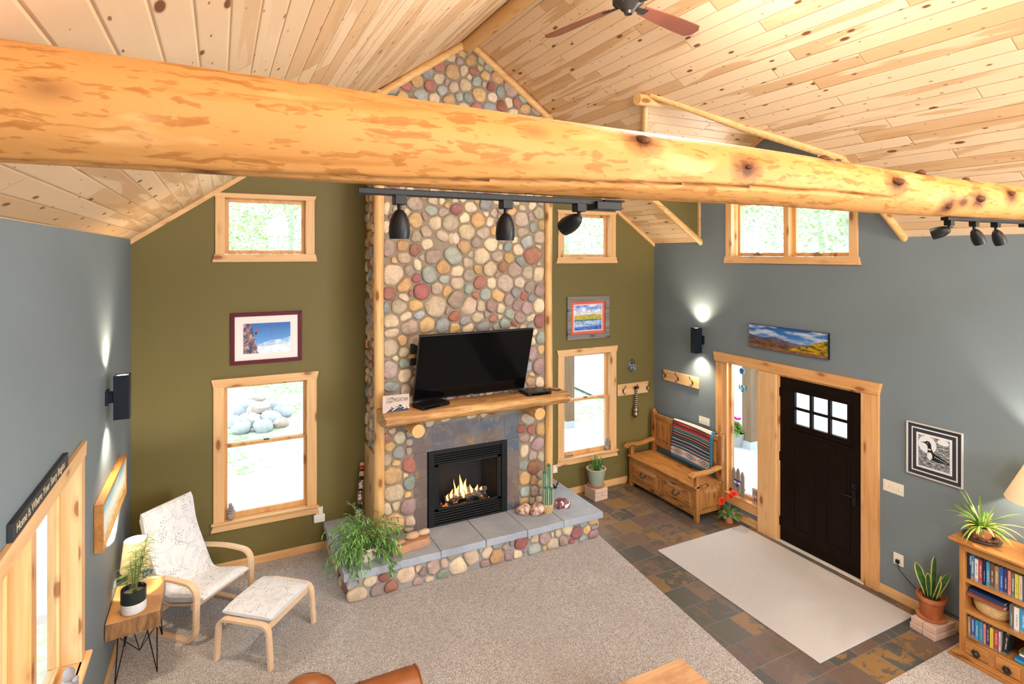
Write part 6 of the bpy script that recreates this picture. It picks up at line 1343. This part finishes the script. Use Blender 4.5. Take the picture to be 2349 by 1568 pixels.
    m = MB(); m.lathe([(a, b+.014) for a, b in pot_prof(.082, .112, .20, .010, .035)], (0, 0, 0), 28); m.build('pot', MT['terra_dark'], p, local=True)
    m = MB(); m.lathe([(.001, .19), (.105, .19), (.001, .2)], (0, 0, 0), 14); m.build('soil', MT['soil'], p, local=True)
    for (a, o, L, wd) in ((.2, .10, .36, .062), (2.6, .28, .33, .070), (4.0, .5, .34, .066), (5.3, .35, .27, .06), (1.4, .45, .27, .06), (3.3, .15, .25, .06), (5.9, .62, .22, .055), (4.7, .2, .2, .06)):
        q = V((.035*math.cos(a), .035*math.sin(a), .195)); d = V((math.cos(a)*o, math.sin(a)*o, 1)).normalized(); sd = V((-math.sin(a+1.1), math.cos(a+1.1), 0)); nn = d.cross(sd).normalized(); n = 9; m = MB(); vs = []; cs = []
        for i in range(n+1):
            t = i/n; w_ = wd/2*(.55+.9*t-1.5*max(0, t-.55)**1.35*1.6); w_ = max(.001, w_ if t < .99 else .001); c_ = q+d*L*t+V((math.cos(a), math.sin(a), 0))*.04*o*t*t
            for f, yel in ((-1, 1), (-.74, 1), (-.72, 0), (0, 0), (.72, 0), (.74, 1), (1, 1)):
                vs.append(c_+sd*w_*f+nn*(.010*(1-f*f))); cs.append((.55, .52, .12) if yel else ((.03, .10, .03) if (i*3) % 2 else (.045, .14, .045)))
        m.add(vs, [(i*7+j, i*7+j+1, i*7+8+j, i*7+7+j) for i in range(n) for j in range(6)]); m.c = cs; o_ = m.build('leaf', MT['plain'], p, smooth=60, recalc=False, local=True); md = o_.modifiers.new('Solidify', 'SOLIDIFY'); md.thickness = .003
    # plant on the bookcase
    t = thing('pinecone_tray', 'shallow tray of pinecones on the bookcase end under the fern like plant', 'tray', (6.765, -4.60, 1.0685)); T = Matrix.Diagonal((.85, 1.05, 1, 1))
    m = MB(); m.lathe([(.02, 0), (.115, 0), (.135, .012), (.14, .018), (.128, .018), (.11, .008), (.02, .006)], (0, 0, 0), 28, T); m.build('dish', flat('grey_dish', (.12, .10, .085), .6), t, local=True)
    for k in range(11):
        a = 2*PI*k/11; c = V((.085*math.cos(a), .107*math.sin(a), .028)); cone = thing('pinecone', 'brown pinecone in the tray ring around the clay pot', 'pinecone', V((6.765, -4.60, 1.0685))+c, a, 'pinecones around the clay pot'); m = MB(); m.cur = (.16, .08, .045)
        m.ball((0, 0, 0), (.014, .022, .014), 8, 6)
        for i in range(7):
            yy = -.024+.008*i; rd = .022*math.sin(PI*(i+1)/8.2)
            for j in range(8): aa = 2*PI*(j+.5*(i % 2))/8; m.cur = jit((.20, .10, .055), r, .4); m.add([(rd*.6*math.cos(aa-.3), yy, rd*.6*math.sin(aa-.3)), (rd*.6*math.cos(aa+.3), yy, rd*.6*math.sin(aa+.3)), (rd*1.15*math.cos(aa), yy+.006, rd*1.15*math.sin(aa))], [(0, 1, 2)])
        m.build('scales', MT['plain'], cone, smooth=0, recalc=False, local=True)
    p = thing('potted_plant', 'grassy variegated plant in a clay pot on the bookcase', 'plant', (6.765, -4.60, 1.0755))
    m = MB(); m.lathe(pot_prof(.06, .088, .115, .008, .03), (0, 0, 0), 26); m.build('pot', MT['terracotta'], p, local=True)
    m = MB(); m.lathe([(.001, .095), (.08, .095), (.001, .10)], (0, 0, 0), 14); m.build('soil', MT['soil'], p, local=True)
    for k in range(88):
        a = r.uniform(0, 6.28); el = r.uniform(.3, 1.45); L = r.uniform(.16, .34)*(1 if math.cos(a) < .3 else .55); m = MB(); m.cur = jit(r.choice(((.15, .28, .04), (.26, .40, .07), (.42, .50, .16), (.09, .20, .035))), r); m.blade((.04*math.cos(a)*r.random(), .04*math.sin(a)*r.random(), .095), (math.cos(a)*math.cos(el), math.sin(a)*math.cos(el), math.sin(el)+.25), 0, L, r.uniform(.014, .024), r.uniform(.6, 1.5)*(1.5-el*.6), 7, .25); m.build('leaf', MT['leaf'], p, smooth=60, recalc=False, local=True)
# ------------------------------------------------------------------ outside
def outside():
    r = random.Random(31)
    lawn = NT('lawn', .95, .1); v = lawn.obj(); n1 = lawn.noise(v, .7, 4); n2 = lawn.noise(v, 9, 5, .7)
    lawn.col(lawn.mix(lawn.ramp(n2, [(.40, 0), (.6, 1)]), lawn.mix(lawn.ramp(n1, [(.4, 0), (.6, 1)]), (.22, .40, .09), (.52, .50, .38)), (.62, .60, .52)))
    def zt(x, y): return -.20+max(0, y-3.6)*.06+max(0, y-8)*.05+max(0, x-14)*.05+.05*math.sin(x*.8)*math.sin(y*.7)*(1 if y > 4 else 0)
    m = MB(); nx, ny = 46, 46
    for j in range(ny+1):
        for i in range(nx+1): x, y = -22+i*60/nx, -22+j*60/ny; m.v.append(V((x, y, zt(x, y)))); m.c.append((1, 1, 1)); m.uv.append((x, y))
    m.f = [[j*(nx+1)+i, j*(nx+1)+i+1, (j+1)*(nx+1)+i+1, (j+1)*(nx+1)+i] for j in range(ny) for i in range(nx)]; m.mi = [0]*len(m.f)
    struct(m.build('ground_lawn', lawn.m, smooth=60, recalc=False), 'grassy yard outside the windows')
    m = MB(); m.box(-3.5, 11.0, .17, 3.38, -.30, -.12); m.box(W+.17, 11.0, -8, .17, -.30, -.12); struct(m.build('ground_patio', MT['concrete'], smooth=0), 'pale concrete patio outside')
    m = MB(); nx, ny = 20, 28; X = lambda i: 11.1+i*.95; Y = lambda j: -12+j*1.0
    m.add([V((X(i) if Y(j) < 4.2 else 9.4+i*1.05, Y(j), zt(X(i), Y(j))+.05)) for j in range(ny+1) for i in range(nx+1)], [(j*(nx+1)+i, j*(nx+1)+i+1, (j+1)*(nx+1)+i+1, (j+1)*(nx+1)+i) for j in range(ny) for i in range(nx)])
    struct(m.build('ground_drive', flat('pale_gravel', (.50, .52, .56), .9, noise=.08), smooth=0, recalc=False), 'pale gravel drive outside')
    for (x, y, lab) in ((9.80, .50, 'square porch post seen through the sidelight'), (7.44, 3.20, 'square porch post seen through the bench window')):
        p = thing('porch_post', lab, 'post', (x, y, -.12)); m = MB(); m.box(-.10, .10, -.10, .10, .14, 2.9); m.build('timber', wood('post', 'z'), p, smooth=0, bevel=.006, local=True)
        m = MB(); m.box(-.105, .105, -.105, .105, .001, .15); m.build('metal_base', flat('galvanised', (.45, .47, .46), .5), p, smooth=0, local=True)
    p = thing('flower_pot', 'grey planter of pink and yellow flowers outside the sidelight', 'plant', (9.70, .74, -.119))
    m = MB(); m.lathe([(.02, 0), (.13, .0), (.19, .24), (.20, .26), (.17, .26), (.15, .2), (.02, .2)], (0, 0, 0), 24); m.build('planter', flat('grey_planter', (.42, .40, .37), .8), p, local=True)
    m = MB()
    for k in range(170):
        a = r.uniform(0, 6.28); el = r.uniform(.1, 1.5); m.cur = jit(r.choice((G1, G3, (.25, .40, .06))), r); q = V((r.uniform(-.12, .12), r.uniform(-.12, .12), .22+r.uniform(0, .1))); m.blade(q, (math.cos(a)*math.cos(el), math.sin(a)*math.cos(el), math.sin(el)), 0, r.uniform(.10, .2), .05, 1.2, 4)
    m.build('foliage', MT['leaf'], p, recalc=False, local=True)
    m = MB()
    for (x, y, z, c) in ((-.03, -.05, .52, (.62, .01, .30)), (-.05, -.02, .54, (.65, .015, .33)), (0, -.08, .53, (.6, .01, .28)), (.05, .10, .40, (.7, .45, .03)), (-.08, .08, .37, (.7, .5, .05)), (.02, .03, .42, (.7, .4, .1))): m.cur = c; m.ball((x, y, z), (.032, .032, .024), 10, 6, .2)
    m.build('blossoms', MT['plain'], p, local=True)
    # boulders on the lawn
    k = 0
    for (x, y, z, s) in ((1.22, 5.85, 0, .21), (1.62, 5.78, 0, .21), (1.98, 5.92, 0, .17), (1.36, 6.22, .0, .24), (1.80, 6.2, .0, .24), (1.08, 6.3, 0, .2), (1.58, 6.65, .02, .27), (2.06, 6.6, 0, .21), (1.14, 6.75, .0, .24), (1.38, 7.1, .03, .24), (1.84, 7.08, .02, .22), (1.60, 6.42, .22, .19), (1.55, 7.5, .05, .26)):
        m = MB(); rr = random.Random(40+k); m.ball((0, 0, 0), (s, s*.85, s*.72), 14, 9, .11, rr)
        for q in m.v[14:-14]: q *= 1+rr.uniform(-.06, .06)
        c = rr.choice(((.48, .43, .38), (.50, .39, .32), (.44, .44, .45)))
        o = m.build('boulder', flat('boulder_stone', c, .9, noise=.3), None, smooth=35); o.location = (x, y, zt(x, y)+z+s*.45); k += 1
        tag(o, 'pale boulder of the rock pile on the lawn beyond the armchair window', 'boulder', 'rock pile on the lawn')
    # trees
    leafm = attr_mat('tree_leaf', rough=.7, nz=.2); bark = flat('birch_bark', (.62, .60, .56), .8, noise=.15)
    protos = []
    for tnum in range(4):
        t = thing('birch_tree', 'pale trunked leafy tree beyond the windows', 'tree', (0, 0, 0), 0, 'trees around the house'); rr = random.Random(60+tnum); H = rr.uniform(8.5, 11)
        m = MB(); m.tube([(0, 0, -.3), (rr.uniform(-.1, .1), 0, H*.35), (rr.uniform(-.2, .2), .1, H*.7), (0, 0, H)], [.13, .11, .08, .03], 10)
        for b in range(6): a = rr.uniform(0, 6.28); z = H*rr.uniform(.35, .85); m.tube([(0, 0, z), (math.cos(a)*.7, math.sin(a)*.7, z+.5), (math.cos(a)*1.3, math.sin(a)*1.3, z+.8)], [.04, .028, .01], 6)
        m.build('trunk', bark, t, local=True)
        m = MB(); cl = [(rr.gauss(0, 1.0), rr.gauss(0, 1.0), rr.uniform(1.2, H+.4), rr.uniform(.5, 1.0)) for _ in range(46)]
        for q in range(3000):
            cx_, cy_, cz_, s = rr.choice(cl); p_ = V((cx_+rr.gauss(0, s*.5), cy_+rr.gauss(0, s*.5), cz_+rr.gauss(0, s*.45))); u = V((rr.gauss(0, 1), rr.gauss(0, 1), rr.gauss(0, .7))).normalized(); w_ = u.cross(V((rr.gauss(0, 1), rr.gauss(0, 1), rr.gauss(0, 1)))).normalized(); k_ = rr.uniform(.07, .13)
            m.cur = jit(rr.choice(((.52, .64, .32), (.60, .68, .34), (.46, .60, .36), (.68, .72, .46))), rr, .15); m.add([p_, p_+u*k_+w_*k_*.4, p_+u*k_*2, p_+u*k_-w_*k_*.4], [(0, 1, 2, 3)])
        m.build('foliage', leafm, t, smooth=0, recalc=False, local=True); protos.append(t)
    spots = [(-1.5, 13.5), (.6, 12.2), (2.6, 13.2), (4.2, 15.5), (6.4, 14.0), (8.6, 13.0), (10.8, 14.8), (13.0, 13.5), (-.4, 16.5), (3.4, 18), (7.6, 17.6), (15.5, 16), (19, 2.5), (20.5, 5.5), (18, -1), (21, .5), (19.5, -4), (23, 3.4), (22.5, 8), (20, 10), (24, -2.2), (17.5, 13)]
    lab = lambda x, y: 'leafy birch tree beyond the dormer window' if x > 17 else 'leafy birch tree beyond the small high windows'
    for i, (x, y) in enumerate(spots):
        if i < 4: t = protos[i]; t.location = (x, y, zt(x, y)-.05); t.rotation_euler = (0, 0, r.uniform(0, 6.28))
        else: t = dup(protos[i % 4], (x, y, zt(x, y)-.05), r.uniform(0, 6.28))
        t['label'] = lab(x, y); t['group'] = 'trees beyond the dormer window' if x > 17 else 'trees beyond the high windows'
# ------------------------------------------------------------------ light and camera
def area(name, loc, rot, sx, sy, e=None, c=(1, 1, 1), portal=False, spread=PI):
    l = bpy.data.lights.new(name, 'AREA'); l.shape = 'RECTANGLE'; l.size = sx; l.size_y = sy; o = bpy.data.objects.new(name, l); COL.objects.link(o); o.location = loc; o.rotation_euler = rot
    if portal: l.cycles.is_portal = True
    else: l.energy = e; l.color = c; l.spread = spread
    return o
def point(name, loc, e, c, rad=.03):
    l = bpy.data.lights.new(name, 'POINT'); l.energy = e; l.color = c; l.shadow_soft_size = rad; o = bpy.data.objects.new(name, l); COL.objects.link(o); o.location = loc; return o
def spot(name, loc, d, e, c, ang, blend=.6, rad=.02):
    l = bpy.data.lights.new(name, 'SPOT'); l.energy = e; l.color = c; l.spot_size = math.radians(ang); l.spot_blend = blend; l.shadow_soft_size = rad; o = bpy.data.objects.new(name, l); COL.objects.link(o); o.location = loc; o.rotation_euler = V(d).to_track_quat('-Z', 'Y').to_euler(); return o
WARM = (1, .84, .64)
def lighting(heads):
    w = bpy.data.worlds.new('sky'); S.world = w; w.use_nodes = True; nt = w.node_tree; bg = nt.nodes['Background']
    tc = nt.nodes.new('ShaderNodeTexCoord'); sp = nt.nodes.new('ShaderNodeSeparateXYZ'); rp = nt.nodes.new('ShaderNodeValToRGB'); nt.links.new(tc.outputs['Generated'], sp.inputs[0]); nt.links.new(sp.outputs[2], rp.inputs[0])
    e = rp.color_ramp.elements; e[0].position = .0; e[0].color = (.80, .90, 1, 1); e[1].position = .6; e[1].color = (.68, .84, 1, 1); nt.links.new(rp.outputs[0], bg.inputs[0]); bg.inputs[1].default_value = SKY
    for a, b, c, d in GW: area('portal', ((a+b)/2, .18, (c+d)/2), (-PI/2, 0, 0), b-a, d-c, portal=True)
    for a, b, c, d in ((-2.04, -1.5, .3, 2.07), RW[1]): area('portal', (W+.18, (a+b)/2, (c+d)/2), (0, PI/2, 0), d-c, b-a, portal=True)
    a, b, c, d = LW[0]; area('portal', (XL-.18, (a+b)/2, (c+d)/2), (0, -PI/2, 0), d-c, b-a, portal=True)
    for a, b, c, d in ((.8, 3.1, .1, 2.1), (3.9, 6.2, .1, 2.1), (1.6, 3.2, 3.2, 4.9), (3.8, 5.4, 3.2, 4.9)): area('portal', ((a+b)/2, YB-.18, (c+d)/2), (PI/2, 0, 0), b-a, d-c, portal=True)
    for p, d in heads: spot('track_spot', p+d*.085, d, 26, WARM, 95, .7, .022)
    for x, y, z, s in ((XL+.112, -1.50, 2.38, 1), (W-.112, -1.04, 2.325, -1)):
        for k in (1, -1): spot('sconce_spot', (x, y, z+k*.187), (0, 0, k), 48, (1, .80, .56), 125, .9, .035)
    point('lamp_bulb', (.135, -1.075, .935), 30, WARM, .02); point('lamp_bulb', (6.83, -5.0, 1.74), 42, WARM, .02)
    point('loft_fill', (2.2, -9.2, 4.3), LOFT, (1, .96, .915), .25); point('loft_fill', (5.2, -8.8, 4.0), LOFT*.8, (1, .96, .915), .25)  # added fill behind the viewer, no fixture stands here
    point('kitchen_lamp', (3.4, -7.4, 2.0), LOFT*.35, (1, .9, .76), .2)  # added warm fill low behind the viewer, not a real fixture
    for x, y, z, e in ((3.5, -4.7, 5.2, 115), (3.2, -8.4, 5.0, 120), (5.6, -8.8, 3.0, 240), (1.6, -8.6, 2.2, 200)): point('room_fill', (x, y, z), e, (1, .965, .93), .25)  # extra unseen fill points that lift the room brightness
    area('cool_side_fill', (W-.02, -9.3, 2.4), V((-1, .55, .1)).to_track_quat('-Z', 'Y').to_euler(), 1.6, 2.4, 420, (.66, .84, 1))  # added cool fill for the left wall; there is no window here
    area('dormer_fill', (W+1.3, -2.4, 2.7), V((-2.2, .35, 2.1)).to_track_quat('-Z', 'Y').to_euler(), 1.2, 2.0, 230, (1, .96, .9))  # lamp added outside below the sill to brighten the dormer boards
    point('fire_glow', (3.5, FY-.02+.05, .72), .8, (1, .5, .18), .05)
def camera():
    c = bpy.data.cameras.new('camera'); o = bpy.data.objects.new('camera', c); COL.objects.link(o)
    o.location = (.81222, -7.25936, 3.5608); o.rotation_euler = (PI/2, 0, -.4682618); c.sensor_width = 36; c.lens = 1326.584/2349*36; c.shift_y = -(784-582.673)/2349; c.clip_start = .05; S.camera = o
SKY, LOFT, EXPO = 2.8, 108, 0.58
def more_mats():
    f = NT('flame_fire'); f.n.remove(f.b); u = f.sep(f.uv())[0]; em = f.node('ShaderNodeEmission'); f.put(em.inputs[0], f.ramp(u, [(0, (1, .28, .04)), (.35, (1, .55, .14)), (.75, (1, .40, .06)), (1, (.9, .12, .01))])); em.inputs[1].default_value = 4.6
    tr = f.node('ShaderNodeBsdfTransparent'); mx = f.node('ShaderNodeMixShader'); f.put(mx.inputs[0], f.ramp(u, [(0, .35), (.3, .95), (.8, .85), (1, .3)])); f.l.new(tr.outputs[0], mx.inputs[1]); f.l.new(em.outputs[0], mx.inputs[2]); f.l.new(mx.outputs[0], f.out.inputs[0]); MT['flame'] = f.m
    t = NT('embers', .9, .1); n = t.noise(t.obj(), 14, 3); t.col((.04, .04, .042)); t.put(t.b.inputs['Emission Color'], (1, .25, .03)); t.put(t.b.inputs['Emission Strength'], t.ramp(n, [(.55, 0), (.7, 1.2)])); MT['ember'] = t.m
    t = NT('charred_log', .9, .1); n = t.noise(t.VM('MULTIPLY', t.obj(), (14, 40, 40)), 1, 4, .7); t.col(t.ramp(n, [(.4, (.02, .018, .016)), (.55, (.13, .11, .10)), (.68, (.30, .25, .21))])); MT['charlog'] = t.m
    MT['bulb'] = flat('lit_bulb', (1, .95, .85), .5, emit=(1, .82, .58), estr=9)
    for k, st in (('shade', .55), ('shade2', .45)):
        t = NT('lamp_shade_linen_'+k, .9, .1); t.n.remove(t.b); a = t.node('ShaderNodeBsdfTranslucent'); a.inputs[0].default_value = (.86, .76, .60, 1); b = t.node('ShaderNodeBsdfDiffuse'); b.inputs[0].default_value = (.80, .72, .60, 1); m = t.node('ShaderNodeMixShader'); m.inputs[0].default_value = st; t.l.new(b.outputs[0], m.inputs[1]); t.l.new(a.outputs[0], m.inputs[2]); t.l.new(m.outputs[0], t.out.inputs[0]); MT[k] = t.m
    t = NT('hearth_slab_stone', .6, .3); v = t.obj(); n = t.noise(v, 3.5, 6, .62, .4); t.col(t.mix(t.noise(v, 30, 3), t.ramp(n, [(.35, (.235, .285, .35)), (.52, (.345, .395, .46)), (.68, (.46, .495, .545))]), (.37, .41, .47))); t.bump(n, .35, .012); MT['slab'] = t.m
    t = NT('slate_surround', .5, .4); v = t.obj(); wn = t.white(t.xyz(t.orand(), 1., 2.)); u, w, _ = t.sep(t.uv()); cl = t.white(t.xyz(t.M('FLOOR', t.M('MULTIPLY', t.M('SUBTRACT', u, .035), 3.2)), t.M('FLOOR', t.M('MULTIPLY', w, 3.17)), 3.)); n1 = t.noise(v, 5.5, 5, .62, 1.0)
    base = t.ramp(cl[0], [(0, (.14, .105, .095)), (.25, (.115, .115, .135)), (.5, (.16, .125, .105)), (.72, (.085, .11, .15)), (.88, (.125, .105, .11))], 'CONSTANT'); c = t.mix(t.ramp(n1, [(.48, 0), (.58, .8)]), base, t.mix(cl[0], (.20, .14, .10), (.13, .15, .185))); c = t.mix(t.ramp(t.noise(v, 11, 4, .6, .6), [(.60, 0), (.66, .7)]), c, (.34, .19, .06)); t.col(c); t.bump(n1, .4, .01); MT['surround2'] = t.m
    t = NT('table_slab_wood', .38, .4); v = t.obj(); x, y, z = t.sep(v); g = t.noise(t.VM('MULTIPLY', v, (1.5, 22, 22)), 1, 4); c = t.mix(g, (.56, .30, .11), (.40, .18, .055)); sd = t.white(t.xyz(t.M('FLOOR', t.M('MULTIPLY', x, 13)), 2., 1.))[0]; n3 = t.noise(t.VM('MULTIPLY', v, (20, 20, 5)), 1, 4, .7); side = t.mix(t.ramp(n3, [(.4, 0), (.65, 1)]), t.mix(sd, (.50, .27, .11), (.22, .11, .05)), (.13, .07, .03)); gm = t.node('ShaderNodeNewGeometry'); nz = t.M('ABSOLUTE', t.sep(gm.outputs['Normal'])[2]); t.col(t.mix(t.M('LESS_THAN', nz, .5), c, side)); MT['tabletop'] = t.m
    t = NT('coffee_table_wood', .5, .35); v = t.obj(); n = t.noise(t.VM('MULTIPLY', v, (2.2, 20, 20)), 1, 5, .65); n2 = t.noise(v, 6, 4); t.col(t.mix(t.ramp(n2, [(.45, 0), (.65, .6)]), t.ramp(n, [(.35, (.44, .25, .12)), (.55, (.58, .36, .19)), (.7, (.66, .45, .26))]), (.36, .19, .09))); MT['coffee'] = t.m
    MT['paper'] = flat('book_pages', (.62, .56, .45), .9); MT['straw'] = attr_free_straw(); MT['areole'] = flat('areole', (.72, .74, .60), .9); MT['pale_stone'] = flat('pale_stone_planter', (.74, .64, .52), .9, noise=.12)
    t = NT('aged_terracotta', .7, .3); n = t.noise(t.obj(), 7, 4); t.col(t.ramp(n, [(.4, (.34, .10, .035)), (.6, (.44, .15, .055)), (.75, (.5, .27, .16))])); MT['terra_dark'] = t.m
    t = NT('carved_band', .6); n = t.voro(t.VM('MULTIPLY', t.obj(), (40, 40, 26)), 1)['Distance']; t.col(t.ramp(n, [(.3, (.60, .52, .45)), (.5, (.06, .05, .05)), (.7, (.3, .05, .04))], 'CONSTANT')); MT['carved'] = t.m
    t = NT('braided_strap', .7); x, y, z = t.sep(t.obj()); q = t.M('FRACT', t.M('MULTIPLY', t.M('ADD', z, t.M('ABSOLUTE', x)), 32.)); t.col(t.mix(t.M('LESS_THAN', q, .42), (.012, .012, .012), (.62, .58, .52))); MT['braid'] = t.m
    t = NT('serape_weave', .9, .1); u, v, _ = t.sep(t.uv()); K = (.012, .014, .02); B = (.02, .17, .30); Rd = (.40, .02, .015); O = (.72, .24, .10); Wt = (.62, .58, .54); T_ = (.13, .38, .42); D = (.05, .02, .02)
    seq = [(0, B), (.30, B), (.33, K), (.36, Rd), (.42, K), (.44, Wt), (.49, K), (.505, Rd), (.53, D), (.55, Rd), (.585, T_), (.594, K), (.606, T_), (.617, K), (.632, Wt), (.638, K), (.655, D), (.665, O), (.672, D), (.69, K), (.70, T_), (.706, K), (.73, Wt), (.736, B), (.75, K), (.775, O), (.784, B), (.795, K), (.82, Wt), (.826, B), (.84, K), (.855, O)]
    c = t.ramp(v, seq, 'CONSTANT'); uu = t.M('MULTIPLY', t.M('ABSOLUTE', t.M('SUBTRACT', t.M('FRACT', t.M('MULTIPLY', u, 3.)), .5)), 2.); vv = t.M('DIVIDE', t.M('ABSOLUTE', t.M('SUBTRACT', v, .905)), .038); dd = t.M('ADD', uu, t.M('MULTIPLY', vv, .55)); dia = t.ramp(dd, [(0, K), (.18, Wt), (.36, K), (.52, Wt), (.62, B), (.70, Wt), (.86, K), (.96, Wt)], 'CONSTANT')
    c = t.mix(t.M('MULTIPLY', t.M('GREATER_THAN', v, .865), t.M('LESS_THAN', v, .945)), c, dia); c = t.mix(t.M('GREATER_THAN', v, .945), c, O); c = t.mix(t.M('GREATER_THAN', v, .957), c, B); c = t.mix(t.M('GREATER_THAN', u, .94), c, B); c = t.mix(t.M('MULTIPLY', t.noise(t.uv(), 160, 2), .25), c, (.2, .2, .2)); t.col(c); MT['serape'] = t.m
def attr_free_straw():
    t = NT('straw_weave', .85, .15); x, y, z = t.sep(t.obj()); a = t.M('SINE', t.M('MULTIPLY', z, 330.)); n = t.noise(t.VM('MULTIPLY', t.obj(), (60, 60, 25)), 1, 3, .7); t.col(t.mix(n, (.72, .50, .26), (.42, .25, .10))); t.bump(t.M('ADD', a, n), .5, .004); return t.m
def main():
    mats(); more_mats(); room(); windows(); fireplace(); wall_items(); heads = lights_fixtures(); chair_set(); bench(); bookcase(); plants(); outside(); lighting(heads); camera()
    vs = S.view_settings; S.display_settings.display_device = 'sRGB'; vs.view_transform = 'Standard'; vs.look = 'None'; vs.gamma = 1; vs.use_curve_mapping = False; vs.exposure = EXPO
    cy = S.cycles; cy.use_denoising = True; cy.max_bounces = 8; cy.diffuse_bounces = 5; cy.glossy_bounces = 3; cy.transparent_max_bounces = 12; cy.transmission_bounces = 4; cy.sample_clamp_indirect = 6; cy.caustics_reflective = False; cy.caustics_refractive = False
main()
